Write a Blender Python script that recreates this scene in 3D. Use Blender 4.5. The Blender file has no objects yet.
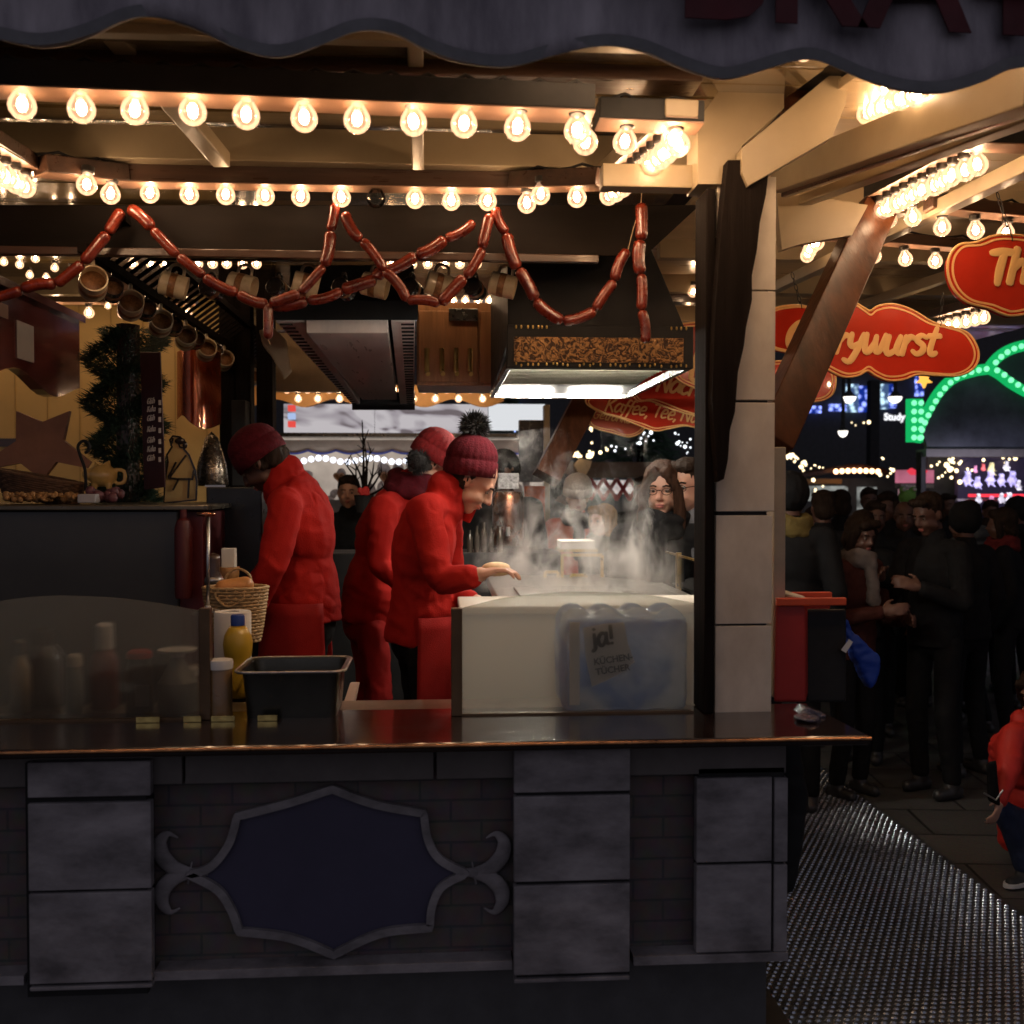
import bpy, bmesh, math, random
from mathutils import Vector, Matrix, noise
V = Vector
rnd = random.Random(7)
S = bpy.context.scene
COL = S.collection
PI = math.pi
# ------------------------------------------------------------------ camera
FPX, YAW, PIT, EYE = 1050.0, math.radians(3.92), math.radians(1.36), V((0, 0, 1.7))
Fw = V((math.sin(YAW) * math.cos(PIT), math.cos(YAW) * math.cos(PIT), -math.sin(PIT)))
Rt = V((math.cos(YAW), -math.sin(YAW), 0))
Up = Rt.cross(Fw)
def at(px, py, Y):
    d = Fw + Rt * ((px - 512) / FPX) + Up * ((512 - py) / FPX)
    return EYE + d * (Y / d.y)
cd = bpy.data.cameras.new('camera'); cam = bpy.data.objects.new('camera', cd); COL.objects.link(cam)
cam.location = EYE; cam.rotation_euler = (PI / 2 - PIT, 0, -YAW)
cd.sensor_width = 36; cd.lens = FPX / 1024 * 36; cd.clip_end = 400; cd.clip_start = .05
cd.dof.use_dof = True; cd.dof.focus_distance = 3.7; cd.dof.aperture_fstop = 4.0
S.camera = cam
# ------------------------------------------------------------------ materials
MC = {}
def nt(name):
    m = bpy.data.materials.new(name); m.use_nodes = True
    t = m.node_tree; t.nodes.clear()
    o = t.nodes.new('ShaderNodeOutputMaterial')
    return m, t, o
def mat(name, col, rough=.5, metal=0., var=.15, scale=8., bump=.0, bscale=40., stretch=(1, 1, 1), coat=0., col2=None, sub=0., trans=0., spec=.5, coatr=.08):
    if name in MC: return MC[name]
    m, t, o = nt(name); N = t.nodes.new; L = t.links.new
    p = N('ShaderNodeBsdfPrincipled'); L(p.outputs[0], o.inputs[0])
    tc = N('ShaderNodeTexCoord'); mp = N('ShaderNodeMapping'); mp.inputs['Scale'].default_value = stretch
    L(tc.outputs['Object'], mp.inputs[0])
    n = N('ShaderNodeTexNoise'); n.inputs['Scale'].default_value = scale; n.inputs['Detail'].default_value = 6
    n.inputs['Roughness'].default_value = .62
    L(mp.outputs[0], n.inputs['Vector'])
    r = N('ShaderNodeValToRGB'); r.color_ramp.elements[0].position = .3; r.color_ramp.elements[1].position = .7
    c2 = col2 or tuple(min(1, c * (1 + var)) for c in col)
    c1 = tuple(c * (1 - var) for c in col)
    r.color_ramp.elements[0].color = (*c1, 1); r.color_ramp.elements[1].color = (*c2, 1)
    L(n.outputs[0], r.inputs[0]); L(r.outputs[0], p.inputs['Base Color'])
    mr = N('ShaderNodeMapRange'); mr.inputs[3].default_value = max(.02, rough - .1); mr.inputs[4].default_value = min(1, rough + .12)
    n2 = N('ShaderNodeTexNoise'); n2.inputs['Scale'].default_value = scale * 2.7; L(mp.outputs[0], n2.inputs['Vector'])
    L(n2.outputs[0], mr.inputs[0]); L(mr.outputs[0], p.inputs['Roughness'])
    p.inputs['Metallic'].default_value = metal
    p.inputs['Specular IOR Level'].default_value = spec
    p.inputs['Coat Weight'].default_value = coat; p.inputs['Coat Roughness'].default_value = coatr
    if sub: p.inputs['Subsurface Weight'].default_value = sub; p.inputs['Subsurface Radius'].default_value = (.01, .004, .002); p.inputs['Subsurface Scale'].default_value = .6
    p.inputs['Transmission Weight'].default_value = trans
    if bump:
        b = N('ShaderNodeBump'); b.inputs['Strength'].default_value = bump; b.inputs['Distance'].default_value = .004
        n3 = N('ShaderNodeTexNoise'); n3.inputs['Scale'].default_value = bscale; n3.inputs['Detail'].default_value = 5
        L(mp.outputs[0], n3.inputs['Vector']); L(n3.outputs[0], b.inputs['Height']); L(b.outputs[0], p.inputs['Normal'])
    MC[name] = m
    return m
def emis(name, col, s, sample=True, var=0, scale=6):
    if name in MC: return MC[name]
    m, t, o = nt(name); e = t.nodes.new('ShaderNodeEmission')
    e.inputs[0].default_value = (*col, 1); e.inputs[1].default_value = s
    if var:
        tc = t.nodes.new('ShaderNodeTexCoord'); n = t.nodes.new('ShaderNodeTexNoise'); n.inputs['Scale'].default_value = scale; n.inputs['Detail'].default_value = 4
        t.links.new(tc.outputs['Object'], n.inputs['Vector'])
        mr = t.nodes.new('ShaderNodeMapRange'); mr.inputs[1].default_value = .35; mr.inputs[2].default_value = .65
        mr.inputs[3].default_value = s * (1 - var); mr.inputs[4].default_value = s
        t.links.new(n.outputs[0], mr.inputs[0]); t.links.new(mr.outputs[0], e.inputs[1])
    t.links.new(e.outputs[0], o.inputs[0])
    if not sample: m.cycles.emission_sampling = 'NONE'
    MC[name] = m
    return m
def bulb_glass(name, tint, em):
    m, t, o = nt(name); N = t.nodes.new; L = t.links.new
    tr = N('ShaderNodeBsdfTransparent'); tr.inputs[0].default_value = (*tint, 1)
    gl = N('ShaderNodeBsdfGlossy'); gl.inputs[1].default_value = .04
    fr = N('ShaderNodeFresnel'); fr.inputs[0].default_value = 1.45
    mx = N('ShaderNodeMixShader'); L(fr.outputs[0], mx.inputs[0]); L(tr.outputs[0], mx.inputs[1]); L(gl.outputs[0], mx.inputs[2])
    out = mx
    if em:
        e = N('ShaderNodeEmission'); e.inputs[0].default_value = (1, .58, .34, 1); e.inputs[1].default_value = em
        ad = N('ShaderNodeAddShader'); L(mx.outputs[0], ad.inputs[0]); L(e.outputs[0], ad.inputs[1]); out = ad
    L(out.outputs[0], o.inputs[0]); m.cycles.emission_sampling = 'NONE'
    return m
def frost(name, tcol, w_diff, w_tr, rough):
    """rough glass: part scattered, part blurred see-through, part clear"""
    m, t, o = nt(name); N = t.nodes.new; L = t.links.new
    tl = N('ShaderNodeBsdfTranslucent'); tl.inputs[0].default_value = (*tcol, 1)
    df = N('ShaderNodeBsdfDiffuse'); df.inputs[0].default_value = tuple(c * .5 for c in tcol) + (1,)
    m0 = N('ShaderNodeMixShader'); m0.inputs[0].default_value = .25; L(tl.outputs[0], m0.inputs[1]); L(df.outputs[0], m0.inputs[2])
    rf = N('ShaderNodeBsdfRefraction'); rf.inputs['IOR'].default_value = 1.12; rf.inputs['Roughness'].default_value = rough
    tp = N('ShaderNodeBsdfTransparent'); tp.inputs[0].default_value = (.9, .92, .9, 1)
    m1 = N('ShaderNodeMixShader'); m1.inputs[0].default_value = w_tr; L(rf.outputs[0], m1.inputs[1]); L(tp.outputs[0], m1.inputs[2])
    m2 = N('ShaderNodeMixShader'); m2.inputs[0].default_value = w_diff; L(m1.outputs[0], m2.inputs[1]); L(m0.outputs[0], m2.inputs[2])
    gl = N('ShaderNodeBsdfGlossy'); gl.inputs[1].default_value = .25
    m3 = N('ShaderNodeMixShader'); m3.inputs[0].default_value = .03; L(m2.outputs[0], m3.inputs[1]); L(gl.outputs[0], m3.inputs[2])
    L(m3.outputs[0], o.inputs[0]); return m
# ------------------------------------------------------------------ mesh builder
def catmull(pts, n=6, closed=False):
    P = [V(p) for p in pts]; out = []
    k = len(P)
    rng = range(k) if closed else range(k - 1)
    for i in rng:
        if closed: a, b, c, d = P[i - 1], P[i], P[(i + 1) % k], P[(i + 2) % k]
        else: a, b, c, d = P[max(i - 1, 0)], P[i], P[i + 1], P[min(i + 2, k - 1)]
        for j in range(n):
            t = j / n
            out.append(.5 * ((2 * b) + (c - a) * t + (2 * a - 5 * b + 4 * c - d) * t * t + (3 * b - a - 3 * c + d) * t ** 3))
    if not closed: out.append(P[-1])
    return out
class MB:
    def __init__(s): s.b = bmesh.new()
    def hexa(s, c, bev=0):
        """8 corners: bottom 4 ccw, top 4 ccw"""
        vs = [s.b.verts.new(V(p)) for p in c]
        fs = [s.b.faces.new([vs[i] for i in f]) for f in ((3, 2, 1, 0), (4, 5, 6, 7), (0, 1, 5, 4), (1, 2, 6, 5), (2, 3, 7, 6), (3, 0, 4, 7))]
        if bev:
            es = list({e for f in fs for e in f.edges})
            bmesh.ops.bevel(s.b, geom=es, offset=bev, segments=2, affect='EDGES', profile=.5)
        return s
    def box(s, x0, x1, y0, y1, z0, z1, bev=0):
        if x0 > x1: x0, x1 = x1, x0
        if z0 > z1: z0, z1 = z1, z0
        return s.hexa([(x0, y0, z0), (x1, y0, z0), (x1, y1, z0), (x0, y1, z0), (x0, y0, z1), (x1, y0, z1), (x1, y1, z1), (x0, y1, z1)], bev)
    def bar(s, a, b, w, h, up=(0, 0, 1), bev=0, w2=None, h2=None):
        a, b = V(a), V(b); d = (b - a).normalized(); r = d.cross(V(up)).normalized(); u = r.cross(d)
        w2 = w2 or w; h2 = h2 or h
        c = []
        for p, ww, hh in ((a, w, h), (b, w2, h2)):
            c.append([p - r * ww / 2 - u * hh / 2, p + r * ww / 2 - u * hh / 2, p + r * ww / 2 + u * hh / 2, p - r * ww / 2 + u * hh / 2])
        return s.hexa(c[0] + c[1], bev)
    def tube(s, pts, rad, seg=8, caps=True, flat=None, closed=False):
        """rad: number or per-point list; flat=(axis vector, scale) squashes along an axis"""
        P = [V(p) for p in pts]; n = len(P); rings = []
        R = rad if isinstance(rad, (list, tuple)) else [rad] * n
        pu = None
        for i, p in enumerate(P):
            if closed: d = P[(i + 1) % n] - P[i - 1]
            else: d = P[min(i + 1, n - 1)] - P[max(i - 1, 0)]
            if d.length < 1e-9: d = V((0, 0, 1))
            d.normalize()
            if pu is None:
                pu = V((0, 0, 1)) if abs(d.z) < .9 else V((1, 0, 0))
            u = (pu - d * pu.dot(d))
            if u.length < 1e-6: u = d.orthogonal()
            u.normalize(); pu = u; r = d.cross(u)
            ring = []
            for k in range(seg):
                a = 2 * PI * k / seg
                o = (u * math.cos(a) + r * math.sin(a)) * R[i]
                if flat: ax = V(flat[0]); o = o - ax * o.dot(ax) * (1 - flat[1])
                ring.append(s.b.verts.new(p + o))
            rings.append(ring)
        for i in range(n if closed else n - 1):
            A, B = rings[i], rings[(i + 1) % n]
            for k in range(seg): s.b.faces.new((A[k], A[(k + 1) % seg], B[(k + 1) % seg], B[k]))
        if caps and not closed:
            s.b.faces.new(rings[0][::-1]); s.b.faces.new(rings[-1])
        return s
    def sausage(s, pts, r, seg=10):
        P = catmull(pts, 5) if len(pts) > 2 else [V(pts[0]).lerp(V(pts[-1]), t / 8) for t in range(9)]
        n = len(P); R = []
        for i in range(n):
            t = i / (n - 1); e = min(t, 1 - t) * 2
            R.append(r * (min(1, .12 + 1.0 * math.sqrt(min(1, e * 2.6)))))
        return s.tube(P, R, seg)
    def lathe(s, prof, c=(0, 0, 0), seg=20, axis=None, ribs=0, ramp=0):
        """prof: list of (r,z); axis: 3x3 basis (cols x,y,z)"""
        c = V(c); rings = []
        M = axis or Matrix.Identity(3)
        for (r, z) in prof:
            if r < 1e-6: rings.append([s.b.verts.new(c + M @ V((0, 0, z)))]); continue
            ring = []
            for k in range(seg):
                a = 2 * PI * k / seg; rr = r * (1 + ramp * (math.cos(a * ribs) if ribs else 0))
                ring.append(s.b.verts.new(c + M @ V((rr * math.cos(a), rr * math.sin(a), z))))
            rings.append(ring)
        for A, B in zip(rings, rings[1:]):
            for k in range(seg):
                k2 = (k + 1) % seg
                if len(A) == 1 and len(B) == 1: continue
                if len(A) == 1: s.b.faces.new((A[0], B[k2], B[k]))
                elif len(B) == 1: s.b.faces.new((A[k], A[k2], B[0]))
                else: s.b.faces.new((A[k], A[k2], B[k2], B[k]))
        if len(rings[0]) > 1: s.b.faces.new(rings[0][::-1])
        if len(rings[-1]) > 1: s.b.faces.new(rings[-1])
        return s
    def ell(s, c, r, basis=None, seg=14, rings=9):
        c = V(c); M = basis or Matrix.Identity(3)
        if not isinstance(r, (tuple, list)): r = (r, r, r)
        top = s.b.verts.new(c + M @ V((0, 0, r[2]))); bot = s.b.verts.new(c + M @ V((0, 0, -r[2]))); R = []
        for i in range(1, rings):
            th = PI * i / rings; ring = []
            for k in range(seg):
                a = 2 * PI * k / seg
                ring.append(s.b.verts.new(c + M @ V((r[0] * math.sin(th) * math.cos(a), r[1] * math.sin(th) * math.sin(a), r[2] * math.cos(th)))))
            R.append(ring)
        for k in range(seg):
            k2 = (k + 1) % seg
            s.b.faces.new((top, R[0][k], R[0][k2])); s.b.faces.new((bot, R[-1][k2], R[-1][k]))
            for A, B in zip(R, R[1:]): s.b.faces.new((A[k], B[k], B[k2], A[k2]))
        return s
    def cap(s, a, b, r0, r1=None, seg=12):
        a, b = V(a), V(b); r1 = r0 if r1 is None else r1
        s.ell(a, r0, seg=seg, rings=8); s.ell(b, r1, seg=seg, rings=8)
        if (b - a).length > 1e-5: s.tube([a, b], [r0, r1], seg)
        return s
    def plate(s, pts, thick, direction=(0, 1, 0), bev=0):
        """closed outline (3-D points on a plane) extruded"""
        d = V(direction) * thick
        A = [s.b.verts.new(V(p)) for p in pts]; B = [s.b.verts.new(V(p) + d) for p in pts]
        n = len(pts)
        f1 = s.b.faces.new(A); f2 = s.b.faces.new(B[::-1])
        for i in range(n): s.b.faces.new((A[i], B[i], B[(i + 1) % n], A[(i + 1) % n]))
        f1.normal_update(); f2.normal_update(); bmesh.ops.triangulate(s.b, faces=[f1, f2], ngon_method='EAR_CLIP')
        return s
    def strip(s, pts, w, thick, direction=(0, 1, 0), closed=True):
        """flat band of width w centred on outline, standing off along direction"""
        P = [V(p) for p in pts]; n = len(P); D = V(direction).normalized(); rows = []
        for i in range(n):
            d = (P[(i + 1) % n] - P[i - 1]) if closed else (P[min(i + 1, n - 1)] - P[max(i - 1, 0)])
            d.normalize(); r = d.cross(D).normalized() * w / 2
            rows.append([s.b.verts.new(q) for q in (P[i] - r, P[i] + r, P[i] + r + D * thick, P[i] - r + D * thick)])
        for i in range(n if closed else n - 1):
            A, B = rows[i], rows[(i + 1) % n]
            for k in range(4): s.b.faces.new((A[k], A[(k + 1) % 4], B[(k + 1) % 4], B[k]))
        if not closed: s.b.faces.new(rows[0]); s.b.faces.new(rows[-1][::-1])
        return s
    def build(s, name, m, parent=None, origin=None, smooth=False):
        me = bpy.data.meshes.new(name)
        bmesh.ops.recalc_face_normals(s.b, faces=s.b.faces)
        if smooth == 'auto':
            for f in s.b.faces: f.smooth = True
            for e in s.b.edges:
                if len(e.link_faces) == 2 and e.calc_face_angle(0) > .6: e.smooth = False
        elif smooth:
            for f in s.b.faces: f.smooth = True
        off = V((0, 0, 0)); q = parent
        while q is not None: off += q.location; q = q.parent
        if parent is None and origin is not None: off = V(origin)
        if off.length > 0: bmesh.ops.translate(s.b, verts=s.b.verts, vec=-off)
        s.b.to_mesh(me); s.b.free()
        me.materials.append(m)
        o = bpy.data.objects.new(name, me); COL.objects.link(o); o.parent = parent
        if parent is None and origin is not None: o.location = origin
        return o
def tag(o, label=None, cat=None, group=None, kind=None):
    if label: o['label'] = label
    if cat: o['category'] = cat
    if group: o['group'] = group
    if kind: o['kind'] = kind
    return o
def thing(name, loc, label, cat, group=None):
    o = bpy.data.objects.new(name, None); COL.objects.link(o); o.location = loc; o.empty_display_size = .05
    return tag(o, label, cat, group)
def struct(o): o['kind'] = 'structure'; return o
def copy_tree(o, parent=None):
    c = o.copy(); COL.objects.link(c); c.parent = parent
    for ch in o.children: copy_tree(ch, c)
    return c
def base_of(pts):
    return V((sum(p[0] for p in pts) / len(pts), sum(p[1] for p in pts) / len(pts), min(p[2] for p in pts)))
ORD = 'first second third fourth fifth sixth seventh eighth ninth tenth eleventh twelfth thirteenth fourteenth fifteenth sixteenth seventeenth eighteenth nineteenth twentieth'.split()
# ------------------------------------------------------------------ stroke lettering
G = {
 'C': (1.15, [[(.95, 1.25), (.75, 1.5), (.4, 1.45), (.12, 1.0), (.12, .45), (.4, .05), (.75, .1), (.98, .35)]]),
 'G': (1.25, [[(1.0, 1.25), (.75, 1.5), (.4, 1.45), (.12, 1.0), (.12, .45), (.4, .05), (.8, .12), (.95, .65)], [(.6, .68), (1.1, .68)]]),
 'K': (1.1, [[(.15, 1.5), (.12, .02)], [(.9, 1.5), (.2, .75)], [(.35, .85), (.95, 0)]]),
 'T': (1.0, [[(0, 1.42), (.5, 1.48), (1.1, 1.45)], [(.58, 1.45), (.5, .7), (.5, 0)]]),
 'N': (1.2, [[(.12, 0), (.15, 1.5)], [(.15, 1.5), (.9, 0)], [(.9, 0), (.98, 1.5)]]),
 'L': (.95, [[(.15, 1.5), (.12, .05), (.8, .05)]]),
 'B': (1.05, [[(.15, 1.5), (.15, 0)], [(.15, 1.45), (.7, 1.4), (.8, 1.1), (.25, .8), (.8, .65), (.9, .25), (.5, 0), (.15, .05)]]),
 'a': (.95, [[(.75, .85), (.4, 1.0), (.1, .6), (.15, .1), (.45, .05), (.72, .55)], [(.8, 1.0), (.72, .3), (.92, .05)]]),
 'c': (.8, [[(.7, .8), (.45, 1.0), (.12, .65), (.15, .2), (.4, .02), (.72, .2)]]),
 'e': (.85, [[(.15, .5), (.65, .6), (.62, .95), (.3, .95), (.1, .5), (.25, .05), (.7, .15)]]),
 'f': (.6, [[(.75, 1.5), (.5, 1.6), (.35, 1.2), (.25, .3), (.1, -.4)], [(.05, .92), (.65, .95)]]),
 'g': (.9, [[(.75, .85), (.4, 1.0), (.1, .6), (.2, .15), (.5, .2), (.75, .6)], [(.8, 1.0), (.68, .0), (.45, -.5), (.05, -.35)]]),
 'h': (.9, [[(.2, 1.6), (.12, 0)], [(.15, .6), (.45, .98), (.72, .8), (.7, .05)]]),
 'i': (.4, [[(.2, 1.0), (.15, 0)], [(.22, 1.35), (.23, 1.4)]]),
 'k': (.85, [[(.2, 1.6), (.12, 0)], [(.7, 1.0), (.2, .5)], [(.3, .6), (.75, 0)]]),
 'l': (.4, [[(.22, 1.6), (.15, .1), (.32, .0)]]),
 'm': (1.3, [[(.15, 1), (.12, 0)], [(.13, .6), (.38, .98), (.6, .8), (.58, 0)], [(.58, .6), (.85, .98), (1.08, .8), (1.05, .02)]]),
 'n': (.9, [[(.15, 1), (.12, 0)], [(.13, .6), (.45, .98), (.72, .8), (.7, .05)]]),
 'o': (.85, [[(.4, 1.0), (.1, .6), (.2, .08), (.5, .05), (.72, .5), (.6, .95), (.4, 1.0)]]),
 'r': (.65, [[(.18, 1), (.12, 0)], [(.13, .55), (.35, .95), (.62, .9)]]),
 's': (.75, [[(.65, .88), (.35, 1.0), (.15, .75), (.55, .45), (.55, .12), (.3, .0), (.05, .15)]]),
 't': (.65, [[(.38, 1.45), (.25, .3), (.4, .02), (.6, .12)], [(.02, 1.0), (.65, 1.02)]]),
 'u': (.95, [[(.15, 1.0), (.1, .35), (.3, .02), (.62, .25)], [(.75, 1.0), (.66, .3), (.85, .02)]]),
 'v': (.8, [[(.08, 1), (.32, .02), (.7, 1)]]),
 'w': (1.2, [[(.1, 1.0), (.15, .2), (.35, .02), (.6, .5), (.62, .9)], [(.62, .7), (.72, .1), (.95, .15), (1.1, .98)]]),
 'y': (.9, [[(.15, 1.0), (.15, .5), (.35, .3), (.65, .5)], [(.78, 1.0), (.6, .1), (.35, -.5), (.0, -.4)]]),
 'j': (.5, [[(.3, 1.0), (.28, -.1), (.0, -.35)], [(.32, 1.38), (.33, 1.42)]]),
 '!': (.4, [[(.22, 1.5), (.2, .5)], [(.19, .05), (.19, .1)]]),
 ',': (.35, [[(.2, .08), (.08, -.25)]]), ' ': (.45, []), '-': (.6, [[(.1, .55), (.5, .55)]]),
}
G['ü'] = (G['u'][0], G['u'][1] + [[(.28, 1.35), (.29, 1.4)], [(.62, 1.35), (.63, 1.4)]])
G['ä'] = (G['a'][0], G['a'][1] + [[(.28, 1.3), (.29, 1.35)], [(.62, 1.3), (.63, 1.35)]])
def text_mb(txt, origin, xh, right, up, w=.2, shear=.25, track=1.0, mb=None, out=(0, -1, 0), thick=.35, wob=0):
    mb = mb or MB(); o = V(origin); R = V(right).normalized(); U = V(up).normalized(); x = 0; A = V(out).normalized()
    for i, ch in enumerate(txt):
        adv, strokes = G[ch]; dz = wob * math.sin(i * 1.7)
        for st in strokes:
            P = catmull([(p[0], p[1], 0) for p in st], 4) if len(st) > 2 else [V((*st[0], 0)), V((*st[1], 0))]
            Q = [o + R * (xh * (x + p.x + shear * p.y)) + U * (xh * (p.y + dz)) for p in P]
            n = len(Q); rr = [xh * w / 2 * (.8 + .35 * math.sin(PI * (i2 + .5) / n)) for i2 in range(n)]
            e0 = (Q[0] - Q[1]).normalized() * xh * w * .3; e1 = (Q[-1] - Q[-2]).normalized() * xh * w * .3
            Q = [Q[0] + e0] + Q + [Q[-1] + e1]; rr = [rr[0] * .55] + rr + [rr[-1] * .55]
            mb.tube(Q, rr, 8, flat=(A, thick))
        x += adv * track
    return mb, x * xh
def text_w(txt, track=1.0): return sum(G[c][0] for c in txt) * track
# ------------------------------------------------------------------ voxel blobs
TS = bpy.data.scenes.new('workshop')          # emptied and removed again at the end
import numpy as np
def displace(me, fn):
    n = len(me.vertices); co = np.empty(n * 3, np.float32); no = np.empty(n * 3, np.float32)
    me.vertices.foreach_get('co', co); me.vertices.foreach_get('normal', no); C_ = co.reshape(-1, 3).tolist()
    d = np.array([fn(V(p)) for p in C_], np.float32)
    me.vertices.foreach_set('co', (co.reshape(-1, 3) + no.reshape(-1, 3) * d[:, None]).ravel())
def evaluated(o):
    TS.collection.objects.link(o); vl = TS.view_layers[0]; vl.update(); dg = vl.depsgraph; dg.update()
    me = bpy.data.meshes.new_from_object(o.evaluated_get(dg)); bpy.data.objects.remove(o); return me
def blob(name, mb, m, parent, voxel=.01, smooth=4, folds=0., fscale=9., fine=0.):
    me = bpy.data.meshes.new('tmp'); bmesh.ops.recalc_face_normals(mb.b, faces=mb.b.faces); mb.b.to_mesh(me); mb.b.free()
    o = bpy.data.objects.new('tmp', me)
    r = o.modifiers.new('r', 'REMESH'); r.mode = 'VOXEL'; r.voxel_size = voxel
    s = o.modifiers.new('s', 'SMOOTH'); s.iterations = smooth; s.factor = .5
    nm = evaluated(o); nm.name = name
    bpy.data.meshes.remove(me)
    off = V((0, 0, 0)); q = parent
    while q is not None: off += q.location; q = q.parent
    if folds or fine:
        def fn(p):
            f = noise.noise(V((p.x * fscale, p.y * fscale, p.z * fscale * 1.0)))
            g = abs(noise.noise(V((p.x * fscale * .9 + 7 + f, p.y * fscale * .9, p.z * fscale * 1.5 + p.x * 5))))
            q = noise.noise(V((p.x * fscale * 1.3 + p.z * fscale * .9 + f * .8, p.y * fscale * 1.3, p.z * fscale * 1.7 - p.x * fscale * .7 + 3)))
            rdg = max(0, 1 - abs(q) * 4) ** 2 * max(0, min(1, noise.noise(p * 4.3 + V((9, 2, 5))) * 3 + .25))
            return (f * .6 + (.3 - g) * .75 - rdg * .45) * folds + (noise.noise(p * 60) * fine if fine else 0)
        displace(nm, fn)
    c_ = np.empty(len(nm.vertices) * 3, np.float32); nm.vertices.foreach_get('co', c_)
    c_ = (c_.reshape(-1, 3) - np.array(off, np.float32)).ravel(); nm.vertices.foreach_set('co', c_)
    nm.materials.clear(); nm.materials.append(m)
    nm.polygons.foreach_set('use_smooth', [True] * len(nm.polygons))
    ob = bpy.data.objects.new(name, nm); COL.objects.link(ob); ob.parent = parent
    return ob
# ------------------------------------------------------------------ people
def basis(f, u):
    f = V(f).normalized(); u = V(u); u = (u - f * u.dot(f)).normalized(); r = f.cross(u)
    return Matrix((r, f, u)).transposed()      # columns right, forward, up
SKIN = mat('skin', (.55, .30, .21), .5, var=.08, scale=14, sub=.15, bump=.05, bscale=120)
SKIN2 = mat('skin_shaded', (.12, .055, .036), .5, var=.08, scale=14)  # darker copy of the skin: dim light put into the colour
EYEW = mat('eye_white', (.20, .17, .15), .2, var=.02)
EYED = mat('eye_dark', (.03, .02, .015), .15, var=.02)
LIP = mat('lips', (.42, .12, .10), .4, var=.05)
def joints(base, face, H=1.7, lean=0, hy=0, hp=0, armL=None, armR=None, legs='stand', sit=0):
    k = H / 1.72; a = math.radians(face); F = V((math.sin(a), math.cos(a), 0)); R = V((math.cos(a), -math.sin(a), 0)); Z = V((0, 0, 1))
    B = V(base)
    def W(x, y, z): return B + (R * x + F * y + Z * z) * k
    ln = math.radians(lean); sp = V((0, math.sin(ln), math.cos(ln)))
    def T(x, d, y=0): return W(x, sp.y * d + y * sp.z - 0, .95 + sp.z * d - y * sp.y)
    J = dict(k=k, F=F, R=R)
    J['pel'] = W(0, 0, .95); J['wai'] = T(0, .16); J['che'] = T(0, .34); J['nb'] = T(0, .52)
    J['shR'] = T(.175, .46); J['shL'] = T(-.175, .46)
    ht = math.radians(lean * .4 + hp * .5)
    J['head'] = J['nb'] + (F * math.sin(ht) + Z * math.cos(ht)) * .155 * k + F * .015 * k
    ya = math.radians(hy); f = F * math.cos(ya) + R * math.sin(ya); pa = math.radians(hp)
    J['hF'] = f * math.cos(pa) - Z * math.sin(pa); J['hU'] = Z * math.cos(pa) + f * math.sin(pa)
    J['k'] = k
    for s, nm, arm in ((1, 'R', armR), (-1, 'L', armL)):
        e, h = arm or ((.235, -.03, 1.14), (.225, .10, .90))
        J['el' + nm] = W(s * e[0], e[1], e[2]); J['ha' + nm] = W(s * h[0], h[1], h[2])
        if legs == 'walk':
            q = .18 * s; J['hip' + nm] = W(s * .09, 0, .9); J['kn' + nm] = W(s * .09, .06 + q * .7, .5); J['an' + nm] = W(s * .09, q, .09)
        else:
            J['hip' + nm] = W(s * .09, 0, .9); J['kn' + nm] = W(s * .1, .03, .5); J['an' + nm] = W(s * .11, -.02, .09)
    return J
def add_hand(m, wrist, d, n, side, k=1., curl=.5, spread=1.):
    """wrist point, d = pointing dir, n = palm normal (fingers curl to n), side = +1/-1 thumb side"""
    d = V(d).normalized(); n = V(n); n = (n - d * n.dot(d)).normalized(); t = d.cross(n) * side
    M = Matrix((t, d, n)).transposed()
    m.cap(wrist, wrist + d * .03 * k, .026 * k, .027 * k)
    m.ell(wrist + d * .055 * k, (.040 * k, .046 * k, .016 * k), M)
    for i, (o, L) in enumerate(((.030, .068), (.010, .078), (-.011, .072), (-.031, .056))):
        p = wrist + d * .088 * k + t * o * k * spread
        dd = d; a = curl * .5; q = p
        for j, (fl, r) in enumerate(((.42, .0092), (.33, .0085), (.25, .0075))):
            ca, sa = math.cos(a), math.sin(a); v = d * ca + n * sa + t * (o * 1.5 * spread)
            q2 = q + v.normalized() * L * fl * k * 1.25; m.cap(q, q2, r * k, r * k * .93, 8); q = q2; a += curl
    b = wrist + d * .03 * k + t * .03 * k
    m.cap(b, b + (t * .8 + d * .7 + n * .25).normalized() * .035 * k, .013 * k, .011 * k, 8)
    b2 = b + (t * .8 + d * .7 + n * .25).normalized() * .035 * k
    m.cap(b2, b2 + (t * .25 + d + n * .45).normalized() * .032 * k, .0105 * k, .009 * k, 8)
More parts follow.
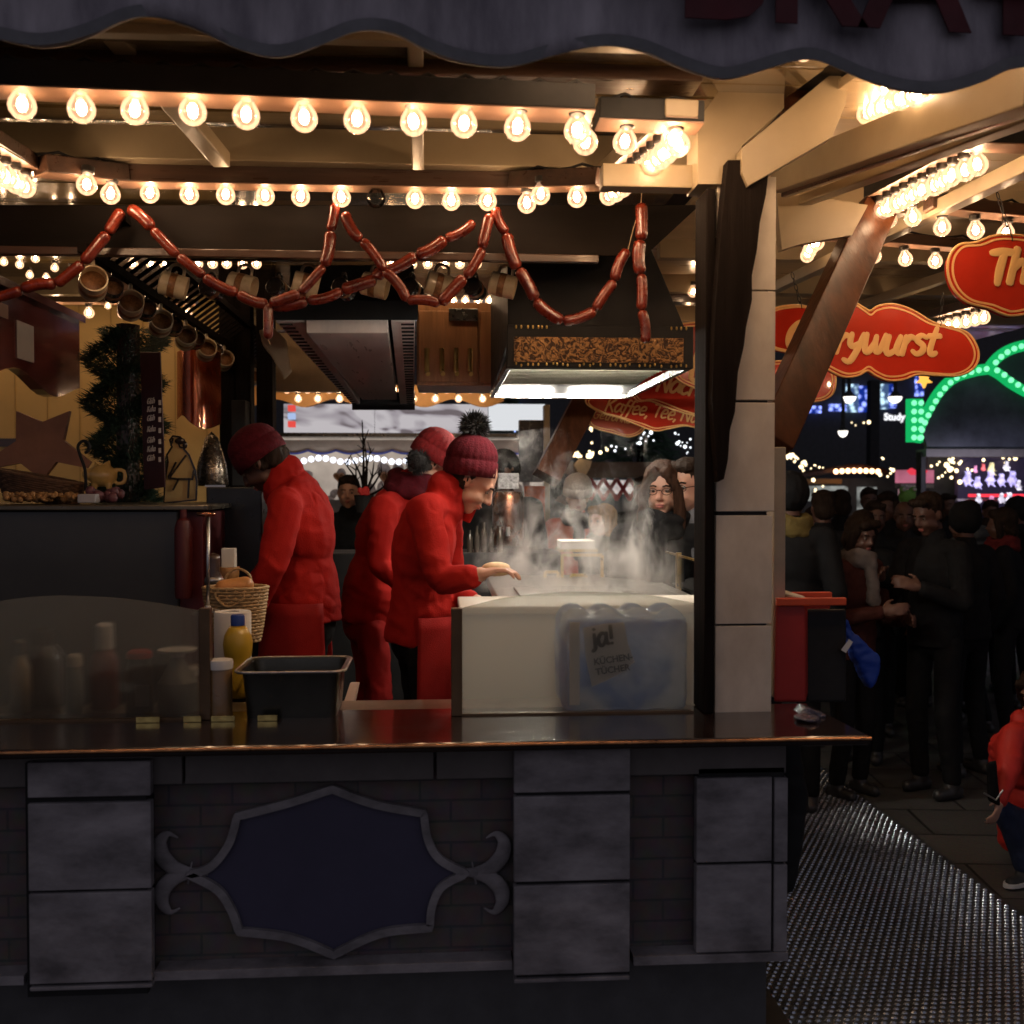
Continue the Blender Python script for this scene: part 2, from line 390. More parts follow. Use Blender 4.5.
def head_mb(m, c, M, k, fem=False):
    P = lambda x, y, z: c + M @ (V((x, y, z)) * k)
    q = .93 if fem else 1.
    m.ell(P(0, -.012, .035), (.074 * k, .094 * k, .085 * k), M)
    m.ell(P(0, .018, -.03), (.058 * k * q, .068 * k, .078 * k), M)
    m.ell(P(0, .058, -.088), (.026 * k * q, .024 * k, .022 * k), M)
    m.cap(P(-.028 * q, .062, -.03), P(-.045, .02, -.055), .024 * k, .022 * k); m.cap(P(.028 * q, .062, -.03), P(.045, .02, -.055), .024 * k, .022 * k)
    m.cap(P(-.03, .074, .03), P(.03, .074, .03), .012 * k)
    for s in (-1, 1): m.cap(P(s * .018, .075, .017), P(s * .040, .069, .015), .0085 * k, .0075 * k, 8); m.cap(P(s * .018, .074, -.006), P(s * .038, .068, -.006), .0065 * k, .006 * k, 8)
    m.cap(P(0, .082, .022), P(0, .106, -.022), .0075 * k, .0115 * k, 8)
    m.ell(P(.011, .096, -.027), .008 * k); m.ell(P(-.011, .096, -.027), .008 * k)
    m.ell(P(0, .084, -.052), (.022 * k, .010 * k, .006 * k), M); m.ell(P(0, .081, -.064), (.019 * k, .010 * k, .007 * k), M)
    for s in (-1, 1): m.ell(P(s * .074, -.005, -.005), (.009 * k, .018 * k, .030 * k), M)
HATN = 0
def beanie(parent, c, M, k, m, cuff=True, pom=None, tilt=-12, tall=1., zoff=.03, rib=.025):
    T = M @ Matrix.Rotation(math.radians(tilt), 3, 'X')
    o = c + T @ V((0, -.008, zoff)) * k
    prof = [(.0905, -.012), (.101, -.01), (.103, .02), (.100, .048), (.095, .05)]
    prof += [(.098, .056), (.097, .075 * tall), (.088, .10 * tall), (.072, .122 * tall), (.05, .138 * tall), (.025, .147 * tall), (0, .15 * tall)]
    b = MB(); b.lathe([(r * k, z * k) for r, z in prof], o, 72, T, ribs=24, ramp=rib)
    h = b.build('knit_hat', m, parent, smooth=True)
    if pom:
        r = random.Random(3); b = MB(); pc = o + T @ V((0, -.005, .15 * tall + .028)) * k; R = .032 * k * pom[1]
        b.ell(pc, R, seg=14, rings=10)
        for i in range(900):
            d = V((r.gauss(0, 1), r.gauss(0, 1), r.gauss(0, 1))).normalized()
            L = R * r.uniform(.35, .85); p = pc + d * R * .9; t = d.orthogonal().normalized() * R * .07; t2 = d.cross(t)
            e = p + (d + V((r.uniform(-.3, .3), r.uniform(-.3, .3), r.uniform(-.4, .1)))).normalized() * L
            vs = [b.b.verts.new(x) for x in (p + t, p - t * .5 + t2, p - t * .5 - t2, e)]
            b.b.faces.new((vs[0], vs[1], vs[3])); b.b.faces.new((vs[1], vs[2], vs[3])); b.b.faces.new((vs[2], vs[0], vs[3]))
        b.build('pompom', pom[0], h)
    return h
def person(label, J, top, legs_m, head='bare', hat=None, hair=None, hair_m=None, skin=SKIN, voxel=.009, glasses=False, scarf=None, apron=None,
           group=None, shoes=None, hands=('R', 'L'), fem=False, folds=.008, hem=-.08, handpose=None, fat=1., eyes=True, pom=None, hood=False, legs=True, hat_kw=None, details=None):
    k = J['k']; F, R = J['F'], J['R']
    pel, wai, che, nb, hd = J['pel'], J['wai'], J['che'], J['nb'], J['head']
    feet_z = min(J['anR'].z, J['anL'].z) - .09 * k
    root = thing('person', V((pel.x, pel.y, feet_z)), label, 'person', group)
    up = (nb - pel).normalized(); tf = up.cross(R).normalized(); TB = Matrix((tf.cross(up), tf, up)).transposed()
    HB = basis(J['hF'], J['hU'])
    # continuous body
    m = MB()
    head_mb(m, hd, HB, k, fem)
    m.cap(nb - up * .03 * k, hd + HB @ V((0, -.02, -.05)) * k, .056 * k, .05 * k)
    m.ell(che, (.14 * k, .09 * k, .19 * k), TB); m.ell(pel + up * .03 * k, (.112 * k, .078 * k, .15 * k), TB)
    m.cap(J['shL'], J['shR'], .05 * k)
    for s in 'RL':
        m.cap(J['sh' + s], J['el' + s], .045 * k, .036 * k); m.cap(J['el' + s], J['ha' + s], .036 * k, .025 * k)
        if legs:
            m.cap(J['hip' + s], J['kn' + s], .056 * k, .043 * k); m.cap(J['kn' + s], J['an' + s], .043 * k, .032 * k)
        if s in hands:
            hp = (handpose or {}).get(s, {})
            d = hp.get('d', (J['ha' + s] - J['el' + s]).normalized())
            n = hp.get('n', (F * .3 + (-R if s == 'R' else R)).normalized())
            add_hand(m, J['ha' + s], d, n, hp.get('side', 1 if s == 'R' else -1), k, hp.get('curl', .45))
    blob('body', m, skin, root, voxel, smooth=2 if voxel < .007 else 3)
    # jacket
    f = fat; m = MB()
    m.ell(che, (.178 * k * f, .125 * k * f, .2 * k), TB); m.ell(wai, (.16 * k * f, .122 * k * f, .2 * k), TB)
    hz = hem
    m.ell(pel + up * (.02 if hz < -.1 else .07) * k, (.168 * k * f, .136 * k * f, .14 * k), TB)
    if hz < -.1:
        m.tube([pel + up * .05 * k, pel + V((0, 0, hz)) * k], [.16 * k * f, .185 * k * f], 20)
    else:
        m.tube([wai, pel - up * (-hz if hz > -.1 else .1) * k], [.15 * k * f, .165 * k * f], 20, flat=(TB.col[1], .82))
    m.cap(J['shL'].lerp(nb, .12), J['shR'].lerp(nb, .12), .068 * k * f)
    m.cap(nb - up * .06 * k, nb + up * .02 * k, .085 * k, .072 * k)
    for s in 'RL':
        m.cap(J['sh' + s], J['el' + s], .070 * k * f, .056 * k * f); m.cap(J['el' + s], J['el' + s].lerp(J['ha' + s], .96), .056 * k * f, .043 * k)
    if hood: m.cap(nb + up * .03 * k - TB.col[1] * .07 * k - R * .06 * k, nb + up * .03 * k - TB.col[1] * .07 * k + R * .06 * k, .06 * k)
    blob('jacket', m, top, root, max(voxel, .008), smooth=5, folds=folds, fine=.0006)
    if legs:
        m = MB()
        m.ell(pel - up * .03 * k, (.150 * k * f, .112 * k * f, .13 * k), TB)
        for s in 'RL':
            m.cap(J['hip' + s], J['kn' + s], .080 * k * f, .062 * k); m.cap(J['kn' + s], J['an' + s] + V((0, 0, .02)), .064 * k, .052 * k)
        blob('trousers', m, legs_m, root, max(voxel, .010), smooth=4, folds=folds * .8)
        sm = shoes or mat('shoe_leather', (.03, .028, .028), .4)
        for s in 'RL':
            a = J['an' + s]; g = V((a.x, a.y, a.z - .055 * k)); fd = J.get('ft', F)
            b = MB(); b.cap(g - fd * .04 * k, g + fd * .11 * k, .042 * k, .036 * k); b.cap(a, g, .045 * k, .042 * k)
            blob('shoe', b, sm, root, .01, smooth=2)
    if eyes:
        for s in (-1, 1):
            e = MB(); e.ell(hd + HB @ V((s * .029, .0715, .007)) * k, .0098 * k, seg=12, rings=8); eo = e.build('eye', EYEW, root, smooth=True)
            e = MB(); e.ell(hd + HB @ V((s * .029, .0785, .0055)) * k, (.0055 * k, .004 * k, .0046 * k), HB, seg=10, rings=6); e.build('iris', EYED, eo, smooth=True)
            e = MB(); e.tube([hd + HB @ V((s * x, y, z)) * k for x, y, z in ((.013, .089, .026), (.028, .088, .031), (.045, .078, .026))], .0035 * k, 6); e.build('eyebrow', hair_m or EYED, root)
        e = MB(); e.ell(hd + HB @ V((0, .090, -.053)) * k, (.020 * k, .0065 * k, .004 * k), HB); e.ell(hd + HB @ V((0, .087, -.062)) * k, (.017 * k, .0065 * k, .0045 * k), HB)
        e.build('mouth', LIP, root, smooth=True)
    if glasses:
        b = MB()
        for s in (-1, 1):
            ring = [hd + HB @ V((s * .031 + .021 * math.cos(t * PI / 10), .099 - .006 * abs(math.cos(t * PI / 10)), .005 + .014 * math.sin(t * PI / 10))) * k for t in range(20)]
            b.tube(ring, .0017 * k, 6, closed=True)
            b.tube([hd + HB @ V((s * .056, .098, .01)) * k, hd + HB @ V((s * .078, .0, .01)) * k], .002 * k, 6)
        b.tube([hd + HB @ V((-.008, .102, .012)) * k, hd + HB @ V((.008, .102, .012)) * k], .0022 * k, 6)
        b.build('glasses', EYED, root)
    if hair:
        m = MB(); P = lambda x, y, z: hd + HB @ (V((x, y, z)) * k)
        if hair == 'short':
            m.ell(P(0, -.022, .05), (.082 * k, .092 * k, .082 * k), HB); m.ell(P(0, -.05, -.01), (.074 * k, .055 * k, .075 * k), HB); m.cap(P(-.045, .055, .095), P(.045, .055, .095), .024 * k)
        elif hair == 'long':
            m.ell(P(0, -.022, .05), (.088 * k, .094 * k, .085 * k), HB); m.ell(P(0, -.05, -.01), (.082 * k, .055 * k, .09 * k), HB)
            for s in (-1, 1):
                m.cap(P(s * .03, .07, .085), P(s * .072, .052, .01), .028 * k, .021 * k)
                m.cap(P(s * .072, .052, .01), P(s * .080, .040, -.10), .022 * k, .028 * k); m.cap(P(s * .080, .040, -.10), P(s * .085, .055, -.26), .03 * k, .02 * k)
                m.cap(P(s * .07, -.03, .0), P(s * .08, -.03, -.20), .04 * k, .035 * k)
        elif hair == 'bob':
            m.ell(P(0, -.022, .045), (.09 * k, .096 * k, .088 * k), HB); m.cap(P(-.05, .055, .09), P(.05, .06, .085), .03 * k)
            for s in (-1, 1): m.cap(P(s * .075, .02, .03), P(s * .08, .015, -.085), .03 * k, .028 * k)
            m.ell(P(0, -.06, -.04), (.085 * k, .05 * k, .08 * k), HB)
        elif hair == 'nape':
            m.ell(P(0, -.045, -.01), (.074 * k, .058 * k, .07 * k), HB)
            for s in (-1, 1): m.cap(P(s * .07, .0, .03), P(s * .07, -.01, -.03), .014 * k)
        elif hair == 'hooded':
            m.ell(P(0, -.02, .03), (.1 * k, .11 * k, .115 * k), HB)
        b = blob('hair', m, hair_m, root, max(.007, voxel), smooth=3)
        displace(b.data, lambda p: .006 * noise.noise(V((p.x * 90, p.y * 90, p.z * 9))))
    if hat: beanie(root, hd, HB, k, hat, pom=pom, **(hat_kw or {}))
    if scarf:
        m = MB(); r = random.Random(5); pts = [nb + up * .035 * k + R * math.cos(t * PI / 5) * .085 * k + TB.col[1] * (math.sin(t * PI / 5) * .085 + .012) * k + up * .015 * k * math.sin(t * 1.3) for t in range(10)]
        m.tube(pts, .036 * k, 12, closed=True)
        m.tube([p - up * .045 * k for p in pts], .04 * k, 12, closed=True)
        m.cap(nb + TB.col[1] * .11 * k, che + TB.col[1] * .145 * k - up * .05 * k, .04 * k, .045 * k)
        blob('scarf', m, scarf, root, .01, smooth=3, folds=.012, fscale=22)
    if apron:
        m = MB(); fd = TB.col[1]
        zt = pel + up * .06 * k; pts = []
        mm = apron
        b = MB(); rows = []
        N_ = 26; H_ = 14; a0, a1 = J.get('apr', (-100, 100))
        for j in range(H_):
            z = j / (H_ - 1); row = []
            for i in range(N_):
                a = math.radians(a0 + (a1 - a0) * i / (N_ - 1))
                rx = (.20 + .02 * z) * k * f; ry = (.172 + .05 * z) * k * f
                wv = 1 + .06 * math.sin(a * 7 + z * 2) * z
                p = V((pel.x, pel.y, zt.z - z * .62 * k)) + (R * math.sin(a) * rx + F * math.cos(a) * ry) * wv
                row.append(b.b.verts.new(p))
            rows.append(row)
        for A, B in zip(rows, rows[1:]):
            for i in range(N_ - 1): b.b.faces.new((A[i], A[i + 1], B[i + 1], B[i]))
        bmesh.ops.recalc_face_normals(b.b, faces=b.b.faces); bmesh.ops.solidify(b.b, geom=b.b.faces[:], thickness=.006)
        b.build('apron', mm, root, smooth=True)
    if details: details(root, J, TB, HB)
    return root
RED = mat('red_fleece', (.36, .012, .010), .85, var=.2, scale=5, bump=.5, bscale=220, col2=(.46, .020, .014), spec=.12)
REDC = mat('red_cotton', (.32, .012, .010), .8, var=.2, scale=6, bump=.4, bscale=300, spec=.25)
MAROON = mat('maroon_knit', (.085, .006, .012), .9, var=.3, scale=60, bump=.8, bscale=160, spec=.2)
BLK = mat('black_cloth', (.009, .009, .010), .85, var=.3, scale=12, bump=.3, bscale=200, spec=.2)
NAVY = mat('navy_denim', (.02, .03, .07), .85, var=.3, scale=20, bump=.3, bscale=200)
DHAIR = mat('dark_hair', (.025, .015, .010), .75, var=.5, scale=12, stretch=(6, 6, .6), bump=.8, bscale=60, spec=.15)
BHAIR = mat('brown_hair', (.04, .018, .010), .72, var=.5, scale=12, stretch=(6, 6, .6), bump=.8, bscale=60, spec=.15)
BLOND = mat('blond_hair', (.34, .20, .09), .7, var=.4, scale=12, stretch=(6, 6, .6), bump=.8, bscale=60, spec=.15)
FUR = mat('black_fur', (.012, .010, .010), .8, var=.4, scale=30)
# ------------------------------------------------------------------ surfaces of the place
STONEM = mat('painted_stone', (.19, .175, .185), .75, var=.3, scale=6, bump=.35, bscale=22, col2=(.42, .39, .41), stretch=(1.1, 1, 2.1))
STONE2 = mat('painted_stone_warm', (.68, .58, .46), .6, var=.14, scale=6, bump=.2, bscale=26, col2=(.80, .72, .60), stretch=(1.4, 1, .8))
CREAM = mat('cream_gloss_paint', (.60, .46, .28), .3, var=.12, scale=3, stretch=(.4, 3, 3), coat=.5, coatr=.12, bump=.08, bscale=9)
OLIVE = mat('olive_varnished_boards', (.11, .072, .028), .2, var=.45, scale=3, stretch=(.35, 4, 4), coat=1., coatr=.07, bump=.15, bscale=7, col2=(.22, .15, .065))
CREAM2 = mat('cream_beam_paint', (.34, .265, .165), .38, var=.12, scale=4, stretch=(1, 1, 1), bump=.12, bscale=22)
YELW = mat('yellow_wall_paint', (.66, .45, .16), .5, var=.1, scale=2)
DKW = mat('dark_varnished_wood', (.055, .028, .018), .3, var=.45, scale=5, stretch=(.6, 6, 6), bump=.25, bscale=18, coat=.4, coatr=.15)
DKW2 = mat('near_black_wood', (.012, .009, .008), .8, var=.4, scale=5, stretch=(6, 6, .6), bump=.5, bscale=16, spec=.04)
BRW = mat('brown_brace_wood', (.055, .019, .008), .35, var=.6, scale=3, stretch=(5, 5, 1.2), bump=.35, bscale=14, coat=.06, coatr=.25, spec=.12)
CTOP = mat('brown_counter_lacquer', (.018, .009, .007), .18, var=.4, scale=4, stretch=(.5, 6, 6), coat=.6, coatr=.08, bump=.08, bscale=20)
PINE = mat('brown_cabinet_wood', (.40, .20, .09), .4, var=.3, scale=5, stretch=(6, 6, .5), bump=.2, bscale=20)
BLACK = mat('black_paint', (.025, .025, .026), .6, var=.3, scale=6, bump=.1, spec=.2)
STEEL = mat('brushed_steel', (.55, .53, .50), .3, metal=1, var=.12, scale=20, stretch=(.3, 8, 8), bump=.05)
STEELD = mat('dark_steel', (.20, .20, .19), .28, metal=1, var=.15, scale=12)
BRASS = mat('brass', (.60, .42, .14), .3, metal=1, var=.15, scale=15)
COPPER = mat('copper_sheet', (.55, .22, .13), .16, metal=1, var=.2, scale=5, bump=.1, bscale=8)
WHITE = mat('white_plastic', (.72, .71, .68), .4, var=.04)
ENAMEL = mat('glazed_mug', (.72, .58, .38), .3, var=.25, scale=14, coat=.5)
ENAMD = mat('dark_glazed_mug', (.04, .035, .035), .25, var=.3, scale=10, coat=.6)
SIGNR = mat('red_sign_lacquer', (.56, .030, .014), .18, var=.12, scale=5, coat=.8, coatr=.012, col2=(.62, .040, .018))
SIGNY = mat('yellow_sign_paint', (.92, .56, .22), .35, var=.08)
SIGND = mat('dull_red_sign', (.46, .035, .015), .3, var=.15, coat=.4)
# ------------------------------------------------------------------ ground
def ground_mat():
    m, t, o = nt('paving'); N = t.nodes.new; L = t.links.new
    p = N('ShaderNodeBsdfPrincipled'); L(p.outputs[0], o.inputs[0])
    tc = N('ShaderNodeTexCoord'); mp = N('ShaderNodeMapping'); mp.inputs['Rotation'].default_value = (0, 0, .12); L(tc.outputs['Object'], mp.inputs[0])
    b = N('ShaderNodeTexBrick'); b.inputs['Scale'].default_value = 1.0; b.inputs['Brick Width'].default_value = .6; b.inputs['Row Height'].default_value = .4; b.inputs['Mortar Size'].default_value = .008
    b.inputs['Color1'].default_value = (.10, .095, .09, 1); b.inputs['Color2'].default_value = (.14, .13, .12, 1); b.inputs['Mortar'].default_value = (.02, .02, .02, 1); L(mp.outputs[0], b.inputs[0])
    n = N('ShaderNodeTexNoise'); n.inputs['Scale'].default_value = 60; n.inputs['Detail'].default_value = 8; L(mp.outputs[0], n.inputs[0])
    mx = N('ShaderNodeMix'); mx.data_type = 'RGBA'; mx.blend_type = 'MULTIPLY'; mx.inputs[0].default_value = .7; L(b.outputs[0], mx.inputs[6]); L(n.outputs[1], mx.inputs[7]); L(mx.outputs[2], p.inputs['Base Color'])
    p.inputs['Roughness'].default_value = .55
    bp = N('ShaderNodeBump'); bp.inputs['Strength'].default_value = .6; bp.inputs['Distance'].default_value = .01; L(b.outputs[1], bp.inputs['Height']); bp.invert = True
    b2 = N('ShaderNodeBump'); b2.inputs['Strength'].default_value = .4; b2.inputs['Distance'].default_value = .004; L(n.outputs[0], b2.inputs['Height']); L(bp.outputs[0], b2.inputs['Normal']); L(b2.outputs[0], p.inputs['Normal'])
    return m
struct(MB().box(-60, 60, -20, 90, -.3, 0).build('ground', ground_mat()))
# walkway of studded metal beside the stall: every stud is modelled
def studs():
    me = bmesh.new(); x0, x1, y0, y1 = 1.0, 2.22, 2.9, 6.5
    q = [at(812, 768, 6.3), at(1050, 945, 4)]
    b = MB(); b.box(1.0, 2.3, 1.6, 6.6, .0, .012)
    dx, dy = .031, .028; j = 0; y = 2.9
    while y < 6.6:
        x = 1.02 + (dx / 2 if j % 2 else 0)
        while x < 2.28:
            r0, r1 = .0100, .0052; vs = []
            for (r, z) in ((r0, .0125), (r1, .0185)):
                vs.append([b.b.verts.new((x + r * 1.25 * math.cos(k * PI / 3), y + r * .85 * math.sin(k * PI / 3), z)) for k in range(6)])
            for k in range(6): b.b.faces.new((vs[0][k], vs[0][(k + 1) % 6], vs[1][(k + 1) % 6], vs[1][k]))
            b.b.faces.new(vs[1]); x += dx
        y += dy; j += 1
    return b
WALKM = mat('worn_studded_metal', (.11, .12, .13), .42, metal=.7, var=.4, scale=9, bump=.1)
wk = struct(studs().build('walkway', WALKM))
wk.data.materials.append(mat('polished_studs', (.42, .46, .52), .27, metal=.95, var=.3, scale=25))
for p in wk.data.polygons:
    if p.center.z + wk.location.z > .0123: p.material_index = 1

struct(MB().box(-3.2, .93, 2.62, 6.2, .02, .27).build('stall_floor', mat('rubber_floor', (.03, .028, .027), .6, var=.3)))
# ------------------------------------------------------------------ counter
def X(px, Y): return at(px, 487, Y).x
def Zp(py, Y, px=512): return at(px, py, Y).z
YB = 2.47     # block face
counter = thing('serving_counter', (-.5, 2.6, 0), 'long dark lacquered stall counter with painted stone blocks and a blue cartouche panel', 'counter')
b = MB(); zt = 1.113
b.hexa([(-2.6, 2.40, zt - .022), (X(873, 2.4), 2.40, zt - .022), (X(873, 2.4) - .02, 2.78, zt - .022), (-2.6, 2.78, zt - .022),
        (-2.6, 2.40, zt), (X(873, 2.4), 2.40, zt), (X(873, 2.4) - .02, 2.78, zt), (-2.6, 2.78, zt)], .005)
top = b.build('counter_top', CTOP, counter)
MB().tube([(-2.6, 2.398, zt - .006), (X(873, 2.4), 2.398, zt - .006)], .0042, 8).build('edge_trim', mat('copper_edge', (.45, .22, .10), .3, metal=1, var=.5, scale=25), top)
def brick_mat():
    m, t, o = nt('dark_brick'); N = t.nodes.new; L = t.links.new
    p = N('ShaderNodeBsdfPrincipled'); L(p.outputs[0], o.inputs[0]); tc = N('ShaderNodeTexCoord')
    mp = N('ShaderNodeMapping'); mp.inputs['Rotation'].default_value = (PI / 2, 0, 0); L(tc.outputs['Object'], mp.inputs[0])
    b = N('ShaderNodeTexBrick'); b.inputs['Scale'].default_value = 1; b.inputs['Brick Width'].default_value = .15; b.inputs['Row Height'].default_value = .052; b.inputs['Mortar Size'].default_value = .003
    b.inputs['Color1'].default_value = (.17, .14, .14, 1); b.inputs['Color2'].default_value = (.21, .16, .155, 1); b.inputs['Mortar'].default_value = (.12, .115, .12, 1); L(mp.outputs[0], b.inputs[0])
    n = N('ShaderNodeTexNoise'); n.inputs['Scale'].default_value = 25; n.inputs['Detail'].default_value = 6; L(mp.outputs[0], n.inputs[0])
    mx = N('ShaderNodeMix'); mx.data_type = 'RGBA'; mx.blend_type = 'MULTIPLY'; mx.inputs[0].default_value = .6; L(b.outputs[0], mx.inputs[6]); L(n.outputs[1], mx.inputs[7]); L(mx.outputs[2], p.inputs['Base Color'])
    p.inputs['Roughness'].default_value = .7
    bp = N('ShaderNodeBump'); bp.inputs['Strength'].default_value = .7; bp.inputs['Distance'].default_value = .006; bp.invert = True; L(b.outputs[1], bp.inputs['Height']); L(bp.outputs[0], p.inputs['Normal'])
    return m
z_br = Zp(961, 2.53); xr = X(790, 2.5)
MB().box(-2.6, xr - .015, 2.55, 2.62, z_br - .02, zt - .03).build('brick_panel', brick_mat(), counter)
MB().box(-2.6, xr - .02, 2.60, 2.66, .0, z_br - .02).build('plinth', mat('black_plinth', (.10, .10, .105), .6, var=.25), counter)
mb = MB()
for x0, x1 in ((-2.6, X(180, 2.5)), (X(183, 2.5), X(433, 2.5)), (X(436, 2.5), xr - .005)): mb.box(x0, x1, 2.50, 2.549, Zp(778, 2.5), zt - .0225, .002)
mb.build('fascia_board', mat('grey_fascia_paint', (.14, .125, .12), .6, var=.2, scale=9), counter)
zt0, zt1 = Zp(968, 2.5), Zp(959, 2.5)
mb = MB()
for x0, x1 in ((-2.6, X(20, 2.5)), (X(151, 2.5), X(512, 2.5)), (X(634, 2.5), xr)): mb.box(x0, x1, 2.49, 2.549, zt0, zt1, .001)
mb.build('white_baseline_trim', STONEM, counter)
for a, c in ((23, 148), (514, 631)): MB().box(X(a + 2, 2.5), X(c - 2, 2.5), YB + .012, 2.549, Zp(984, YB), Zp(756, YB)).build('block_backing', BLACK, counter)
MB().box(X(700, 2.5), X(786, 2.5), YB + .03, 2.549, Zp(955, YB), Zp(776, YB)).build('block_backing', BLACK, counter)
tag(blob('draped_cloth', MB().cap((X(786, 2.75), 2.75, 1.0), (X(796, 2.75), 2.78, .84), .045, .05).cap((X(796, 2.75), 2.78, .84), (X(790, 2.75), 2.78, .62), .05, .03), BLACK, None, .01, folds=.01), 'black bundled cloth hanging under the right end of the counter', 'cloth')
for x0, x1, rows, y0 in ((24, 148, ((762, 797), (803, 890), (893, 983), (986, 990)), YB), (514, 631, ((750, 792), (796, 881), (885, 974), (978, 982)), YB), (698, 774, ((778, 862), (865, 952), (955, 957)), YB + .02), (776.5, 790, ((778, 862), (865, 952), (955, 957)), YB + .021)):
    for r0, r1 in rows:
        MB().box(X(x0, y0), X(x1, y0), y0, y0 + .028, Zp(r1, y0, (x0 + x1) / 2), Zp(r0, y0, (x0 + x1) / 2), .0025).build('stone_block', STONEM, counter)
# cartouche
def PX(pts, Y): return [at(x, y, Y) for x, y in pts]
def curve_px(segs, Y):
    out = []
    for s in segs: out += catmull([at(x, y, Y) for x, y in s], 6)[:-1]
    return out
YC = 2.535
car = [[(333, 788), (285, 803), (238, 815)], [(238, 815), (230, 842), (212, 865), (190, 873)], [(190, 873), (218, 888), (232, 908), (240, 930)], [(240, 930), (290, 936), (334, 953)],
       [(334, 953), (380, 932), (430, 926)], [(430, 926), (432, 905), (442, 885), (466, 872)], [(466, 872), (440, 858), (428, 838), (424, 812)], [(424, 812), (375, 803), (333, 788)]]
cpts = curve_px(car, YC)
fr = MB().strip(cpts, .019, .014, (0, -1, 0)).build('cartouche_frame', STONEM, counter)
MB().plate(PX([(p) for p in [(333, 790), (285, 804), (240, 817), (232, 842), (214, 864), (194, 873), (218, 889), (233, 910), (242, 929), (290, 936), (334, 951), (380, 932), (428, 924), (431, 905), (442, 885), (462, 872), (440, 858), (428, 838), (422, 814), (375, 804)]], YC + .002), .008, (0, 1, 0)).build('blue_panel', mat('midnight_blue_paint', (.07, .065, .115), .45, var=.12, scale=5), fr)
def scroll(px, flip):
    f = lambda x, y: at(px + (x if not flip else -x), y, YC - .002)
    P1 = catmull([f(0, 873), f(16, 868), f(28, 856), f(30, 842), f(22, 834), f(12, 838)], 6)
    P2 = catmull([f(0, 873), f(16, 878), f(27, 889), f(28, 902), f(20, 912), f(10, 908)], 6)
    m = MB()
    for P in (P1, P2):
        n = len(P); m.tube(P, [.013 + .009 * math.sin(PI * min(1, i / n * 1.2)) - .012 * (i / n) ** 2 for i in range(n)], 10, flat=((0, 1, 0), .35))
    m.tube([f(-18, 872), f(4, 873)], [.008, .014], 10, flat=((0, 1, 0), .4)); m.tube([f(-2, 862), f(2, 884)], [.002, .003], 8)
    m.build('scroll_ornament', STONEM, counter, smooth=True)
scroll(474, False); scroll(190, True)
# low brass-lit ledge behind the glass
MB().box(-2.6, X(693, 2.75), 2.785, 2.92, zt - .03, zt - .004, .003).build('inner_ledge', mat('ledge_steel', (.42, .37, .30), .35, metal=1, var=.2), counter)
# ------------------------------------------------------------------ frosted guards
def guard(pts_top, y_bot, Y, label, m, post_px, side):
    x0, x1 = pts_top[0][0], pts_top[-1][0]
    root = thing('frosted_guard', at((x0 + x1) / 2, y_bot, Y), label, 'screen')
    top_ = catmull([at(x, y, Y) for x, y in pts_top], 5)
    MB().plate([at(x0, y_bot, Y)] + top_ + [at(x1, y_bot, Y)], .005).build('glass_panel', m, root)
    w = 6
    MB().box(X(post_px - w, Y), X(post_px + w - 1, Y), Y - .012, Y + .018, zt, Zp(608, Y, post_px), .002).build('end_post', mat('bronze_post', (.14, .09, .05), .4, metal=.6, var=.2), root)
    MB().box(X(x0, Y), X(x1, Y), Y - .008, Y + .012, zt, zt + .005).build('bottom_rail', mat('bronze_post', ()), root)
    return root
MF1 = frost('frosted_glass_shade_tint', (.40, .38, .34), .42, .35, .2)  # same frosted glass with shade put into its colour
MF2 = frost('frosted_glass_lit_tint', (1, 1, .93), .27, .80, .13)  # same glass in a paler colour, as if lit from behind
guard([(-60, 612), (0, 601), (50, 596), (100, 597), (150, 602), (200, 611)], 719, 2.69, 'dim frosted glass guard with a wavy top at the dark left end of the counter', MF1, 205, 1)
guard([(462, 608), (510, 597), (570, 592), (640, 594), (694, 603)], 719, 2.69, 'bright frosted glass guard with a wavy top hiding the kitchen roll pack', MF2, 457, 0)
